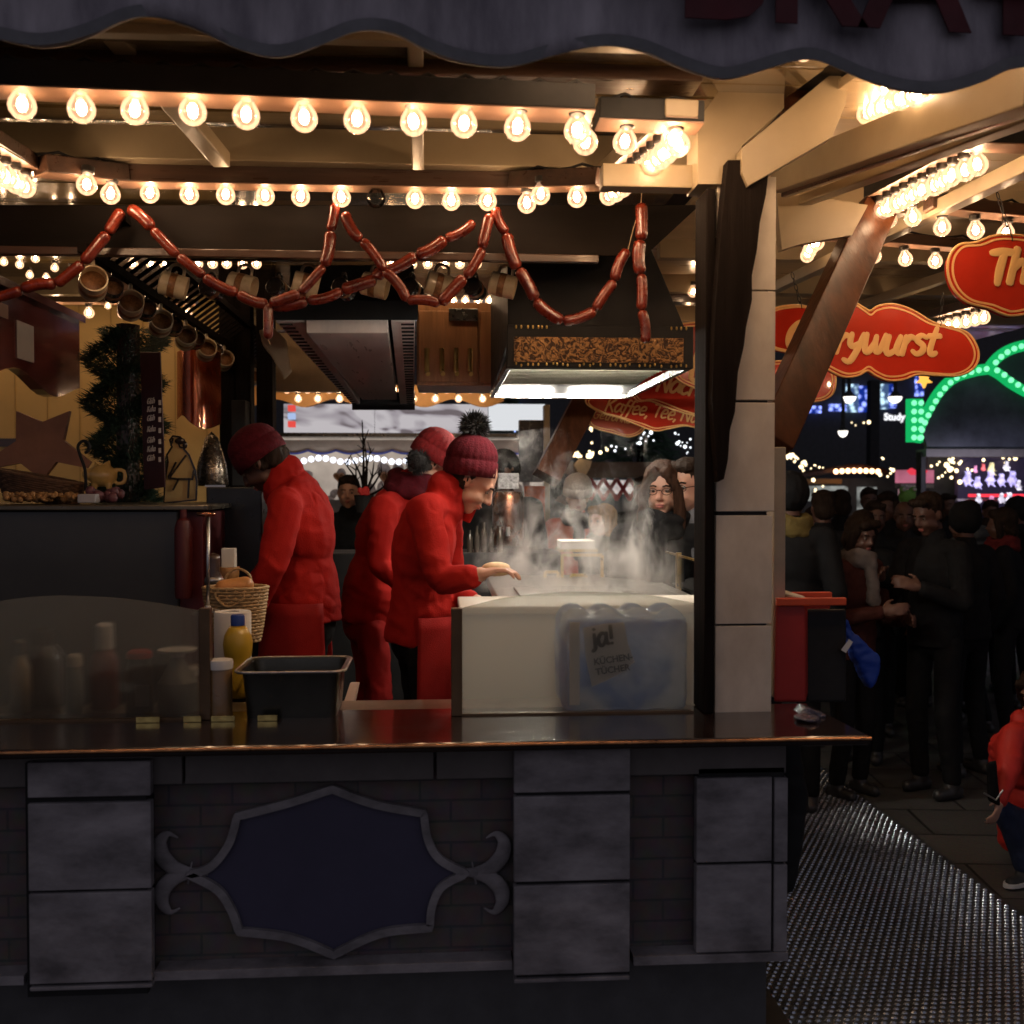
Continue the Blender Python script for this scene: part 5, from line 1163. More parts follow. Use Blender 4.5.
# star, basket, money pig, scroll hook, nuts
tag(MB().plate(PX([(-16, 462), (16, 441), (16, 411), (42, 422), (69, 411), (63, 440), (90, 462), (86, 468), (56, 462), (42, 480), (20, 463), (-16, 470)], 4.45), .03).build('wooden_star', mat('star_brown', (.34, .15, .08), .5, var=.2), None, at(30, 476, 4.45)), 'big flat brown wooden star standing behind the dark woven basket', 'ornament')
o = at(40, 499, 4.2); b = MB()
for j in range(11):
    z = .085 * j / 10; rr = .13 + .035 * j / 10
    b.tube([o + V(((rr + .005 * (1 if (k + j) % 2 else -1)) * math.cos(2 * PI * k / 36), (rr * .6) * math.sin(2 * PI * k / 36), z + (.03 * math.cos(2 * PI * k / 36) * -1))) for k in range(36)], .0085, 5, closed=True)
b.lathe([(0, 0), (.13, 0)], o, 20)
tag(b.build('woven_basket', mat('dark_wicker', (.12, .06, .03), .6, var=.5, scale=30, bump=.6), None, o, smooth=True), 'dark tilted woven basket in front of the wooden star', 'basket')
b = MB(); o = at(103, 486, 4.25); b.ell(o + V((0, 0, .05)), (.07, .055, .055)); b.ell(o + V((-.065, -.01, .055)), (.03, .028, .028)); b.cap(o + V((.02, 0, .1)), o + V((.03, 0, .12)), .018, .006); b.cap(o + V((-.03, 0, .09)), o + V((-.035, 0, .115)), .014, .005); b.tube(catmull([o + V((.06, 0, .08)), o + V((.1, 0, .07)), o + V((.1, 0, .02)), o + V((.06, 0, .01))], 5), .01, 8)
for s in (-.035, .035): b.cap(o + V((s, -.02, .01)), o + V((s, -.02, -.01)), .015)
for v_ in b.b.verts: v_.co = o + (v_.co - o) * .82
t = thing('ceramic_pig', o, 'pale yellow glazed ceramic pig jug among the nuts on the cabinet', 'ornament'); blob('jug_body', b, mat('yellow_glaze', (.68, .44, .14), .25, var=.06, coat=.6), t, .005, smooth=3)
P = [at(x, y, 4.15) for x, y in ((86, 490), (85, 470), (80, 455), (78, 446), (83, 441), (89, 444), (89, 450), (85, 453))]
tag(MB().tube(catmull(P, 6), .006, 8).build('scroll_hook', BLACK, None, P[0], smooth=True), 'black wrought-iron scroll hook standing beside the yellow pig jug', 'hook')
b = MB(); r = random.Random(9)
for i in range(160):
    p = at(r.uniform(5, 78), 500 - r.uniform(0, 6), r.uniform(3.95, 4.1)); b.ell(p, (r.uniform(.009, .015), .011, r.uniform(.007, .011)), Matrix.Rotation(r.uniform(0, 3), 3, 'Y'), seg=7, rings=5)
tag(b.build('nuts', mat('roasted_nuts', (.36, .19, .07), .5, var=.5, scale=40), None, smooth=True), 'pile of roasted nuts along the top of the dark cabinet', 'nuts', kind='stuff')
# apples / figs cluster near pig
b = MB()
for i in range(26): b.ell(at(r.uniform(88, 122), 500 - r.uniform(0, 9), r.uniform(3.98, 4.1)), r.uniform(.012, .02), seg=8, rings=6)
tag(b.build('dark_fruit', mat('dried_fruit', (.12, .04, .05), .5, var=.5, scale=30), None, smooth=True), 'heap of dark dried fruit between the pig jug and the price board', 'fruit', kind='stuff')
tag(MB().box(X(78, 3.93), X(96, 3.93), 3.92, 3.98, Zp(503, 3.93, 90), Zp(494, 3.93, 90), .004).build('small_tub', mat('pale_plastic', (.42, .42, .45), .4), None, at(87, 503, 3.93)), 'small pale plastic tub in front of the yellow pig jug', 'tub')
# dark cabinet
cab = thing('counter_cabinet', at(100, 600, 3.9), 'large near-black counter cabinet at the left with a red strip at its corner', 'cabinet')
zc = Zp(505, 3.9, 100)
MB().box(-3.0, X(178, 3.9), 3.9, 4.7, .27, zc - .02, .006).build('cabinet_body', mat('cabinet_dark_green', (.035, .035, .033), .35, var=.2, scale=4, coat=.3), cab)
MB().box(-3.0, X(208, 3.88), 3.87, 4.72, zc - .019, zc, .004).build('worktop', mat('dim_worktop', (.14, .12, .09), .3, metal=.6, var=.2), cab)
MB().box(X(179, 3.95), X(205, 3.95), 3.92, 4.7, .27, zc - .021, .006).build('corner_panel', mat('dark_red_panel', (.10, .012, .015), .4, var=.3), cab)
MB().lathe([(.0, 0), (.03, 0), (.032, .02), (.032, .25), (.024, .28), (.012, .29), (.012, .32), (.0, .32)], at(184, 598, 3.86), 20).build('red_extinguisher_body', mat('ext_red', (.07, .005, .006), .5), cab, smooth='auto')
tag(MB().box(X(206, 4.3), X(262, 4.3), 4.3, 4.9, .27, Zp(487, 4.3, 240), .006).build('oven', mat('oven_black', (.02, .02, .02), .3, var=.2), None, (X(235, 4.3), 4.5, .27)), 'black oven block in front of the vendor in the beanie', 'oven')
tag(MB().box(X(205, 4.2), X(225, 4.2), 4.2, 4.21, Zp(487, 4.2), Zp(485, 4.2)).build('steel_shelf', STEEL, None, at(215, 486, 4.2)), 'thin bright steel shelf edge above the oven block', 'shelf')
cn = MB(); cn.lathe([(.07, 0), (.075, .01), (.065, .10), (.03, .22), (.0, .25)], at(212, 486, 4.9), 20)
tag(cn.build('foil_bouquet', mat('foil', (.22, .18, .14), .25, metal=.9, var=.5, scale=30, bump=1, bscale=30), None, at(212, 486, 4.9), smooth=True), 'crumpled shiny foil cone wrapped in dark leaves behind the oven', 'decoration')
# ------------------------------------------------------------------ hanging red signs
def hang_sign(pts, Y, label, txts, rimw=.012, chains=(), m=SIGNR, rim=SIGNY, turn=0, name='hanging_sign'):
    P = catmull([at(x, y, Y) for x, y in pts], 5, closed=True); c = sum(P, V()) / len(P)
    root = thing(name, c, label, 'sign')
    MB().plate(P, .02).build('sign_board', m, root)
    ins = [p + (c - p).normalized() * rimw * 1.3 for p in P]
    MB().strip(ins, rimw * .55, .002, (0, -1, 0)).build('yellow_border', rim, root)
    MB().tube(P, .0045, 6, closed=True).build('board_edge', rim, root)
    for (t, x, y, xh, dx, dy, w) in txts:
        R = (at(x + 100 * dx, y + 100 * dy, Y) - at(x, y, Y)).normalized(); U = V((0, -1, 0)).cross(R) * -1
        if U.z < 0: U = -U
        b, _ = text_mb(t, at(x, y, Y) + V((0, -.004, 0)), xh * Y / FPX, R, U, w=w, wob=.05, shear=.28, track=.93, thick=.12); b.build('lettering', SIGNY, root)
    root.rotation_euler.x = math.radians(-12 if Y < 4 else -7)
    for (x, y, xt, yt) in chains:
        a, b_ = at(x, y, Y), at(xt, yt, Y); b = MB(); n = max(3, int((b_ - a).length / .022)); d = (b_ - a).normalized()
        for i in range(n):
            q = a.lerp(b_, (i + .5) / n); s_ = V((1, 0, 0)) if i % 2 else V((0, 1, 0)); s_ = (s_ - d * s_.dot(d)).normalized()
            b.tube([q + d * .014 * math.cos(k * PI / 4) + s_ * .006 * math.sin(k * PI / 4) for k in range(8)], .0016, 4, closed=True)
        b.build('chain', BLACK, root)
    return root
cur = [(756, 322), (772, 308), (800, 303), (822, 308), (838, 303), (855, 299), (866, 305), (873, 309), (881, 304), (897, 302), (915, 308), (935, 321), (952, 326), (968, 332), (976, 345), (977, 358), (970, 370), (955, 377), (935, 377), (915, 376), (900, 381), (885, 382), (873, 377), (865, 372), (855, 377), (840, 378), (822, 368), (806, 356), (785, 352), (766, 345)]
hang_sign(cur, 3.75, 'red scalloped sign reading Currywurst in yellow behind the diagonal brace', [('Currywurst', 783, 351, 20, 1, .035, .30)], chains=((804, 306, 797, 268), (942, 325, 948, 290)))
hang_sign([(948, 275), (951, 256), (962, 243), (980, 240), (998, 233), (1020, 232), (1060, 236), (1100, 232), (1150, 250), (1160, 275), (1140, 305), (1100, 315), (1050, 312), (1010, 318), (998, 316), (985, 310), (965, 304), (953, 292)], 3.15, 'red scalloped sign cut off at the right picture edge showing a yellow T', [('Thüringer', 984, 285, 24, 1, .02, .34)], chains=((1016, 238, 1004, 170),))
hang_sign([(745, 385), (760, 365), (790, 360), (815, 362), (832, 368), (836, 380), (832, 394), (820, 401), (800, 402), (785, 399), (765, 400)], 4.6, 'small red sign below the currywurst sign showing the letter n', [('en', 796, 394, 13, 1, -.05, .30)])
hang_sign([(672, 330), (690, 322), (720, 325), (740, 350), (735, 385), (705, 390), (688, 386), (676, 378), (668, 360)], 4.9, 'dull red sign nearest the black post showing part of a letter', [('L', 687, 380, 24, 1, 0, .2)], m=SIGND)
hang_sign([(628, 380), (640, 374), (660, 366), (680, 364), (700, 372), (720, 395), (715, 418), (690, 415), (668, 408), (650, 401), (636, 400)], 5.3, 'bright red sign beneath the hood corner showing the letters Nach', [('Nach', 655, 391, 12, 1, .12, .24)])
hang_sign([(586, 402), (596, 393), (630, 388), (660, 396), (690, 408), (705, 418), (700, 428), (685, 426), (668, 429), (655, 431), (640, 426), (620, 418), (600, 412)], 5.7, 'red sign reading Kaffee, Tee below the hood', [('Kaffee, Tee, Nuss', 604, 411, 9, 1, .13, .2)])
hang_sign([(586, 410), (592, 402), (610, 404), (630, 413), (645, 424), (640, 433), (628, 437), (612, 433), (600, 430), (589, 424)], 6.2, 'lowest small red sign with faint yellow lettering below the hood', [('Getränke', 592, 418, 6, 1, .15, .2)], m=mat('salmon_red_sign', (.55, .10, .05), .35, var=.1))
# ------------------------------------------------------------------ grill table, guards, steam
gt = thing('grill_table', (.62, 4.2, .27), 'long steel grill table under the extractor hood with pale trays', 'grill')
zg = 1.28
MB().box(.22, .98, 3.55, 5.0, zg - .05, zg, .006).build('worktop', STEEL, gt)
MB().box(.26, .94, 3.6, 4.95, .27, zg - .051, .004).build('cabinet_front', mat('grill_front', (.80, .78, .72), .4), gt)
MB().box(.30, .90, 3.62, 4.3, zg + .001, zg + .012, .004).build('griddle', mat('griddle', (.40, .38, .35), .35, metal=.9), gt)
r = random.Random(12)
for i in range(0):
    p = V((.34 + .055 * i, 3.75 + .03 * (i % 2), zg + .03)); b = MB(); b.sausage([p, p + V((0, .06, .003)), p + V((.005, .12, 0))], .015)
    tag(b.build('grilled_sausage', mat('grilled_sausage', (.40, .16, .07), .35, var=.4, scale=30, coat=.4), None, p, smooth=True), '%s grilled sausage from the left on the steaming griddle' % ORD[i], 'sausage', 'sausages lying on the griddle')
for i, (x0, x1, y, yb_, Y) in enumerate(((561, 595, 541, 549, 4.9), (470, 497, 596, 606, 3.8), (548, 575, 548, 600, 4.95))):
    if i > 0: continue
    z1, z0 = Zp(y, Y, x0), Zp(yb_, Y, x0)
    tag(MB().box(X(x0, Y), X(x1, Y), Y, Y + .18, z0, z1, .004).build('paper_trays', mat('paper_white', ()), None, (X((x0 + x1) / 2, Y), Y + .05, z0)), ('stack of white paper trays on the brass rack beyond the grill', 'pale wooden board under the hands of the woman at the grill')[i], 'tray')
wt = thing('prep_table', (X(580, 3.3), 3.35, .27), 'white enamel prep table standing right behind the bright frosted glass', 'table')
ENW = mat('white_enamel', (.86, .83, .74), .35, var=.06, scale=3)
MB().box(X(459, 3.2), X(722, 3.2), 3.2, 3.5, 1.31, 1.335, .004).build("table_top", ENW, wt)
MB().box(X(462, 3.22), X(720, 3.22), 3.215, 3.48, .27, 1.309, .004).build("table_front", ENW, wt)
ra = thing('brass_rack', at(582, 600, 4.9), 'thin brass rack with the white paper trays on its top beyond the steam', 'rack')
for (a, b_) in (((562, 555), (602, 555)), ((602, 555), (602, 600)), ((562, 555), (562, 600)), ((571, 575), (586, 575)), ((571, 575), (571, 600)), ((586, 575), (586, 600)), ((545, 572), (558, 572)), ((545, 572), (545, 600)), ((558, 572), (558, 600))):
    MB().bar(at(*a, 4.85), at(*b_, 4.85), .014, .014, up=(0, 1, 0)).build('bar', BRASS, ra)
MB().box(X(560, 4.87), X(598, 4.87), 4.87, 5.1, Zp(552, 4.87, 580), Zp(549.5, 4.87, 580)).build('shelf', BRASS, ra)
sg = thing('sneeze_guard', (.99, 4.2, 1.3), 'clear glass sneeze guard with brass posts along the right side of the grill', 'screen')
CLR = mat('clear_glass', (.9, .95, .93), .03, trans=1., var=.0)
gp = bulb_glass('thin_glass', (.93, .96, .95), 0)
xs = 1.0
MB().hexa([(xs, 3.3, zg), (xs + .004, 3.3, zg), (xs + .004, 5.1, zg), (xs, 5.1, zg), (xs, 3.3, zg + .13), (xs + .004, 3.3, zg + .13), (xs + .004, 5.1, zg + .13), (xs, 5.1, zg + .13)]).build('glass_pane', gp, sg)
for y in (3.55, 4.35, 5.1): MB().bar((xs, y, zg - .1), (xs, y, zg + .145), .02, .02, up=(0, 1, 0)).build('brass_post', BRASS, sg)
MB().bar((xs, 3.3, zg + .133), (xs, 5.1, zg + .133), .008, .008).build('top_rail', BRASS, sg)
tag(MB().box(1.02, 1.25, 3.3, 5.2, zg - .08, zg - .05, .004).build('side_shelf', CTOP, None, (1.1, 4.2, zg - .08)), 'narrow customer shelf outside the glass sneeze guard', 'shelf')
def steam_mat():
    m, t, o = nt('steam'); N = t.nodes.new; L = t.links.new
    v = N('ShaderNodeVolumePrincipled'); v.inputs['Color'].default_value = (.95, .93, .9, 1); v.inputs['Anisotropy'].default_value = .2
    tc = N('ShaderNodeTexCoord'); mp = N('ShaderNodeMapping'); mp.inputs['Scale'].default_value = (1, 1, .62); L(tc.outputs['Object'], mp.inputs[0])
    n = N('ShaderNodeTexNoise'); n.inputs['Scale'].default_value = 7.2; n.inputs['Detail'].default_value = 6; n.inputs['Roughness'].default_value = .62; n.inputs['Distortion'].default_value = 1.1
    L(mp.outputs[0], n.inputs[0])
    sx = N('ShaderNodeSeparateXYZ'); L(tc.outputs['Object'], sx.inputs[0])
    zr = N('ShaderNodeMapRange'); zr.inputs[1].default_value = 0; zr.inputs[2].default_value = .52; zr.inputs[3].default_value = .485; zr.inputs[4].default_value = .61; L(sx.outputs[2], zr.inputs[0])
    sb = N('ShaderNodeMath'); sb.operation = 'SUBTRACT'; L(n.outputs[0], sb.inputs[0]); L(zr.outputs[0], sb.inputs[1])
    ml = N('ShaderNodeMath'); ml.operation = 'MULTIPLY'; ml.inputs[1].default_value = 58; ml.use_clamp = False; L(sb.outputs[0], ml.inputs[0])
    mx = N('ShaderNodeMath'); mx.operation = 'MAXIMUM'; mx.inputs[1].default_value = 0; L(ml.outputs[0], mx.inputs[0])
    ln = N('ShaderNodeVectorMath'); ln.operation = 'LENGTH'; m2 = N('ShaderNodeMapping'); m2.inputs['Scale'].default_value = (1 / .42, 1 / .42, .2); L(tc.outputs['Object'], m2.inputs[0]); L(m2.outputs[0], ln.inputs[0])
    fr = N('ShaderNodeMapRange'); fr.inputs[1].default_value = .55; fr.inputs[2].default_value = 1.0; fr.inputs[3].default_value = 1; fr.inputs[4].default_value = 0; L(ln.outputs['Value'], fr.inputs[0])
    m3 = N('ShaderNodeMath'); m3.operation = 'MULTIPLY'; L(mx.outputs[0], m3.inputs[0]); L(fr.outputs[0], m3.inputs[1])
    L(m3.outputs[0], v.inputs['Density']); L(v.outputs[0], o.inputs[1]); return m
b = MB(); sc_ = V((.54, 4.1, zg + .015)); b.lathe([(.0, 0), (.46, 0), (.46, .3), (.40, .5), (.25, .62), (0, .66)], sc_, 24)
st = b.build('steam', steam_mat(), None, sc_); tag(st, 'wispy white steam rising from the griddle', 'steam', kind='stuff')
# ------------------------------------------------------------------ far surroundings
def boxat(x0, x1, y0, y1, Y, d, m, name, parent=None, bev=.004):
    return MB().box(X(x0, Y), X(x1, Y), Y, Y + d, Zp(y1, Y, (x0 + x1) / 2), Zp(y0, Y, (x0 + x1) / 2), bev).build(name, m, parent)
NIGHT = mat('night_facade', (.05, .05, .055), .8, var=.2)
bl = thing('building', (8, 34, 0), 'unlit dark building far behind the market with blue lit windows', 'building')
MB().box(-40, 44, 34, 40, 0, 26).build('facade', NIGHT, bl)
def led(name, col, s):
    m, t, o = nt(name); N = t.nodes.new; L = t.links.new; e = N('ShaderNodeEmission'); tc = N('ShaderNodeTexCoord'); n = N('ShaderNodeTexVoronoi'); n.inputs['Scale'].default_value = 5.5
    r = N('ShaderNodeValToRGB'); r.color_ramp.elements[0].position = .25; r.color_ramp.elements[0].color = (*[min(1, c * 1.3 + .25) for c in col], 1); r.color_ramp.elements[1].position = .6; r.color_ramp.elements[1].color = (*[c * .15 for c in col], 1)
    L(tc.outputs['Object'], n.inputs[0]); L(n.outputs[0], r.inputs[0]); L(r.outputs[0], e.inputs[0]); e.inputs[1].default_value = s; L(e.outputs[0], o.inputs[0]); m.cycles.emission_sampling = 'NONE'; return m
BLU, BLW = led('blue_lit_window', (.02, .08, .8), 2.2), led('pale_blue_lit_window', (.25, .45, 1), 1.5)
for x0, x1, y0, y1, m in ((846, 858, 384, 412, BLW), (859, 870, 386, 412, BLU), (881, 888, 384, 409, BLW), (888, 896, 384, 408, BLU), (915, 923, 376, 396, BLU), (829, 846, 404, 411, BLU), (805, 821, 406, 413, BLU), (505, 520, 401, 430, BLU)):
    boxat(x0, x1, y0, y1, 33.8, .1, m, 'lit_window', bl)
BW = emis('white_channel_letters', (.95, .95, 1), 1.3, False)
s_ = thing('rooftop_sign', at(898, 420, 32), 'lit white letters high on the dark building', 'sign'); bfont('Study C', at(884, 420, 32), .30, (1, 0, 0), (0, 0, 1), BW, s_, off=.012)
tag(MB().box(X(870, 31), X(879, 31), 31, 31.3, 0, Zp(380, 31, 875)).build('mast', BLACK, None, (X(874, 31), 31, 0)), 'tall dark mast before the blue lit windows', 'mast')
LMP = emis('white_lamp', (1, .93, .84), 2.2, False)
for i, (x, y, s) in enumerate(((849, 397, 7), (895, 397, 7), (843, 431, 5))):
    c = at(x, y, 16); R = s * 16 / FPX; t = thing('pendant_lamp', c, ('dome lamp left of the mast under the currywurst sign', 'dome lamp right of the mast under the currywurst sign', 'lowest dome lamp above the row of warm bulbs')[i], 'lamp')
    MB().lathe([(0, .0), (R, .0), (R, -.01), (R * .8, -.06), (R * .4, -.09), (0, -.1)], c, 18).build('diffuser', LMP, t, smooth='auto')
    MB().lathe([(R * .95, .002), (R * .5, .07), (.03, .10), (.02, 1.4), (0, 1.4)], c, 18).build('shade', BLACK, t, smooth=True)
# green-lit ride front
GRW = emis('green_lamp_cores', (.22, 1, .46), 1.5, False)
rd = thing('fairground_front', at(980, 560, 13), 'fairground stall front with a green bulb-lit arch at the right', 'stall')
YR = 13
arch = [(917, 442), (920, 430), (928, 412), (940, 392), (955, 378), (975, 371), (988, 369)]
arch2 = [(991, 369), (1000, 374), (1012, 383), (1030, 393), (1050, 400)]
arch3 = [(991, 366), (998, 358), (1008, 351), (1022, 346), (1045, 342)]
pp = PX([(927, 445)] + [(x + 3, y + 3) for x, y in arch[1:]] + [(992, 374), (1010, 386), (1050, 402), (1090, 410), (1090, 452), (927, 448)], YR + .05)
MB().plate(pp, .1).build('arched_poster', mat('dark_blue_poster', (.045, .05, .09), .5, var=.8, scale=1.6, col2=(.10, .11, .15)), rd)
MB().plate(PX([(995, 372), (1000, 362), (1014, 352), (1060, 346), (1060, 396), (1030, 388)], YR + .03), .05).build('side_gable', mat('dark_teal', (.02, .05, .05), .4), rd)
for P in (arch, arch2, arch3, [(912, 399), (912, 442)], [(919, 399), (919, 442)]):
    C = catmull([at(x, y, YR) for x, y in P], 8) if len(P) > 2 else [at(*P[0], YR).lerp(at(*P[1], YR), t / 12) for t in range(13)]
    MB().tube([c + V((0, .03, 0)) for c in C], .070, 6).build('green_channel', emis('green_glow_channel', (.01, .62, .16), .75, False), rd)
    L_ = sum((C[i + 1] - C[i]).length for i in range(len(C) - 1)); n = max(4, int(L_ / .10)); b = MB()
    for i in range(n):
        t = (i + .5) / n * L_; j = 0
        while j < len(C) - 2 and t > (C[j + 1] - C[j]).length: t -= (C[j + 1] - C[j]).length; j += 1
        d = (C[j + 1] - C[j]); b.ell(C[j] + d.normalized() * t + V((0, -.06, 0)), .036, seg=8, rings=5)
    b.build('lamp_strand', GRW, rd, smooth=True)
boxat(926, 1100, 449, 457, YR - .1, .3, mat('grey_fascia', (.16, .15, .15), .6), 'fascia', rd)
boxat(927, 1100, 457, 640, YR + 1.5, .3, NIGHT, 'back_wall', rd)
boxat(921, 926, 452, 640, YR, .15, BLACK, 'side_post', rd)
tag(MB().plate([at(925 + 5 * ((1 if k % 2 else .45) * math.cos(PI / 2 + k * PI / 5)) * 1.6, 380 - 8 * (1 if k % 2 else .45) * math.sin(PI / 2 + k * PI / 5), 12) for k in range(10)], .05).build('lit_star', emis('amber_star', (1, .5, .08), 1.4, False), None, at(925, 380, 12)), 'small amber lit star beside the green arch', 'ornament')
# toy stall
ts = thing('toy_stall', at(990, 600, 12.5), 'market stall hung with toys and purple lit shelves below the green arch', 'stall')
boxat(958, 1060, 456, 540, 14, .1, mat('purple_backboard', (.10, .08, .18), .6), 'backboard', ts)
boxat(958, 1060, 499, 501, 12.8, .5, mat('toy_shelf', (.3, .28, .3), .6), 'shelf', ts)
boxat(970, 1040, 494, 497, 12.7, .05, emis('red_strip_light', (1, .05, .08), 1.2, False), 'red_strip', ts)
PE = lambda n, c, s: emis(n, c, s, False, var=.7, scale=9)
cols = [('lilac_lit', (.55, .5, 1), .9), ('pink_lit', (1, .3, .5), .7), ('yellow_lit', (1, .8, .3), .8), ('red_lit', (1, .1, .08), .6), ('white_lit', (1, .95, .9), .9)]
k = 0
for x, y, s, ci in ((967, 480, 7, 0), (977, 484, 6, 0), (990, 480, 7, 0), (1001, 481, 6, 0), (1012, 480, 7, 0), (975, 470, 4, 1), (983, 468, 4, 3), (991, 470, 6, 2), (1006, 467, 5, 4), (1018, 486, 5, 4), (978, 500, 5, 4), (991, 502, 5, 1), (1001, 499, 5, 4), (1009, 500, 6, 4), (996, 508, 5, 1), (1016, 504, 5, 0)):
    Y = 12.6; c = at(x, y, Y); R = s * Y / FPX * .8; b = MB(); b.ell(c, (R * .8, R * .6, R)); b.ell(c + V((0, -.02, R * 1.1)), R * .62)
    for q in (-1, 1): b.ell(c + V((q * R * .5, 0, R * 1.6)), R * .25); b.cap(c + V((q * R * .6, 0, R * .3)), c + V((q * R * 1.1, -.02, -R * .2)), R * .22); b.cap(c + V((q * R * .4, 0, -R * .8)), c + V((q * R * .6, -.05, -R * 1.2)), R * .25)
    n, cc, _ = cols[ci]; o_ = blob('soft_toy', b, mat('plush_' + n, tuple(v * .7 + .05 for v in cc), .9, var=.5, scale=20), None, .02, smooth=2)
    tag(o_, '%s %s soft toy counting along the toy stall shelves below the green arch' % (ORD[k] if k < 20 else 'last', n.split('_')[0]), 'toy', 'soft toys on the toy stall'); k += 1
c = at(907, 497, 9.5); fg_ = thing('frog_toy', c, 'green frog toy with bulging eyes sticking up behind the crowd', 'toy')
b = MB(); b.ell(c, (.085, .07, .07)); b.ell(c + V((0, 0, -.12)), (.07, .06, .09))
for q in (-1, 1): b.ell(c + V((q * .05, -.02, .065)), .035)
blob('frog_body', b, mat('frog_green', (.18, .42, .08), .8), fg_, .01)
for q in (-1, 1): MB().ell(c + V((q * .05, -.048, .07)), .018).build('frog_eye', WHITE, fg_, smooth=True)
# pink kiosk sign, warm bulb row, lit shop windows
kp = thing('kiosk', at(915, 560, 14.5), 'pink-lit kiosk behind the crowd left of the toy stall', 'kiosk')
boxat(901, 934, 470, 483, 14.4, .2, emis('pink_lightbox', (.95, .28, .42), .55, False, var=.5, scale=2), 'pink_sign', kp)
MB().plate(PX([(908, 471), (912, 468), (918, 471), (922, 467), (928, 471), (925, 475), (912, 475)], 14.35), .05).build('red_crest', emis('red_crest', (1, .06, .1), .8, False), kp)
boxat(901, 918, 489, 508, 14.6, .1, emis('pale_pink_window', (.75, .42, .45), .45, False, var=.5, scale=3), 'window', kp)
boxat(919, 932, 489, 515, 14.6, .1, NIGHT, 'dark_panel', kp)
boxat(901, 934, 484, 488, 14.4, .2, mat('grey_fascia', ()), 'fascia', kp)
bfont('Pommes', at(906, 487.4, 14.38), .055, (1, 0, 0), (0, 0, 1), CH, kp)
hs = thing('shop_front', at(840, 560, 16), 'low stall with curtained lit windows under a row of warm bulbs', 'stall')
boxat(778, 900, 478, 600, 16.3, .3, NIGHT, 'wall', hs)
WC = emis('curtained_window', (.62, .64, .60), .55, False, var=.8, scale=5)
for x0, x1, y0, y1 in ((807, 826, 486, 501), (836, 848, 487, 506), (858, 877, 487, 510), (826, 846, 486, 498), (836, 842, 500, 518)): boxat(x0, x1, y0, y1, 16.2, .05, WC, 'window', hs)
boxat(800, 842, 479, 484, 16.1, .3, mat('dim_amber_board', (.30, .16, .05), .6), 'sign_board', hs)
MB().tube(catmull([at(x, y, 15.9) for x, y in ((800, 476), (832, 470), (857, 467), (882, 471), (890, 476))], 5), .05, 6).build('canopy_edge', BRW, hs)
WB = emis('warm_far_bulb', (1, .55, .28), 5, False)
b = MB()
for i in range(8): b.ell(at(836 + 6 * i, 471.5 - .9 * math.sin(i / 7 * PI), 15.7), .042, seg=8, rings=5)
b.build('bulb_row', WB, hs, smooth=True)
# fairy lights
FL = emis('fairy_light', (1, .78, .45), 3.2, False); FLW = emis('fairy_light_white', (.9, .95, 1), 2.2, False)
def fairy(pts, n, Y, label, m=FL, sx=3, sy=4, s=.02, seed=1):
    r = random.Random(seed); C = catmull([(x, y, 0) for x, y in pts], 8); root = thing('fairy_lights', at(pts[0][0], pts[0][1], Y), label, 'fairy lights', 'fairy light strings over the market')
    b = MB(); wire = []
    for i in range(n):
        q = C[int((i + .5) / n * (len(C) - 1))]; p = at(q.x + r.uniform(-sx, sx), q.y + r.uniform(-sy, sy), Y + r.uniform(-.4, .4)); b.ell(p, s * r.choice((.5, .7, .8, 1, 1.4)) * Y / 14, seg=6, rings=4); wire.append(p)
    b.build('light_chain', m, root); MB().tube([at(q.x, q.y, Y) for q in C[::4]], .004, 4).build('wire', BLACK, root)
fairy([(776, 440), (785, 452), (800, 462), (822, 472)], 26, 15, 'dense warm fairy lights just right of the pillar', s=.022, seed=2)
fairy([(780, 446), (810, 478), (818, 492)], 10, 15, 'sparse warm fairy lights trailing down right of the pillar', sx=7, sy=6, seed=3)
fairy([(884, 462), (892, 470), (882, 474)], 7, 15, 'few fairy lights right of the warm bulb row', sx=5, sy=6, seed=4)
fairy([(945, 462), (958, 466), (968, 460)], 14, 14, 'bright fairy lights below the green arch', sx=7, sy=6, s=.03, seed=5)
fairy([(935, 472), (960, 476), (985, 462), (1022, 458)], 26, 14, 'wide fairy lights above the toy stall', sx=6, sy=9, s=.024, seed=6)
fairy([(850, 424), (868, 424), (858, 426)], 4, 20, 'pair of tiny fairy lights beside the lit letters', sx=6, sy=2, seed=7)
fairy([(522, 458), (548, 458), (575, 455), (600, 453)], 34, 11, 'dense warm fairy lights along the chalet eave behind the steam', sx=4, sy=3, s=.026, seed=8)
fairy([(524, 470), (532, 464), (545, 470), (535, 478)], 10, 11, 'fairy lights at the left end of the chalet eave', sx=6, sy=7, s=.03, seed=9)
fairy([(615, 448), (640, 438), (652, 428), (648, 440)], 22, 13, 'white fairy lights in the dark tree below the coffee sign', FLW, sx=9, sy=8, s=.018, seed=10)
fairy([(676, 432), (686, 452), (688, 440)], 12, 13, 'white fairy lights beside the black post', FLW, sx=6, sy=10, s=.018, seed=11)
fairy([(560, 420), (600, 432), (598, 450)], 7, 13, 'scattered fairy lights beyond the brown brace', FL, sx=12, sy=10, s=.02, seed=12)
fairy([(500, 403), (512, 416), (516, 434), (506, 448)], 26, 12, 'blue-white fairy lights in the tree behind the red-coated woman', emis('blue_fairy', (.35, .5, 1), 2.0, False), sx=9, sy=7, s=.022, seed=13)
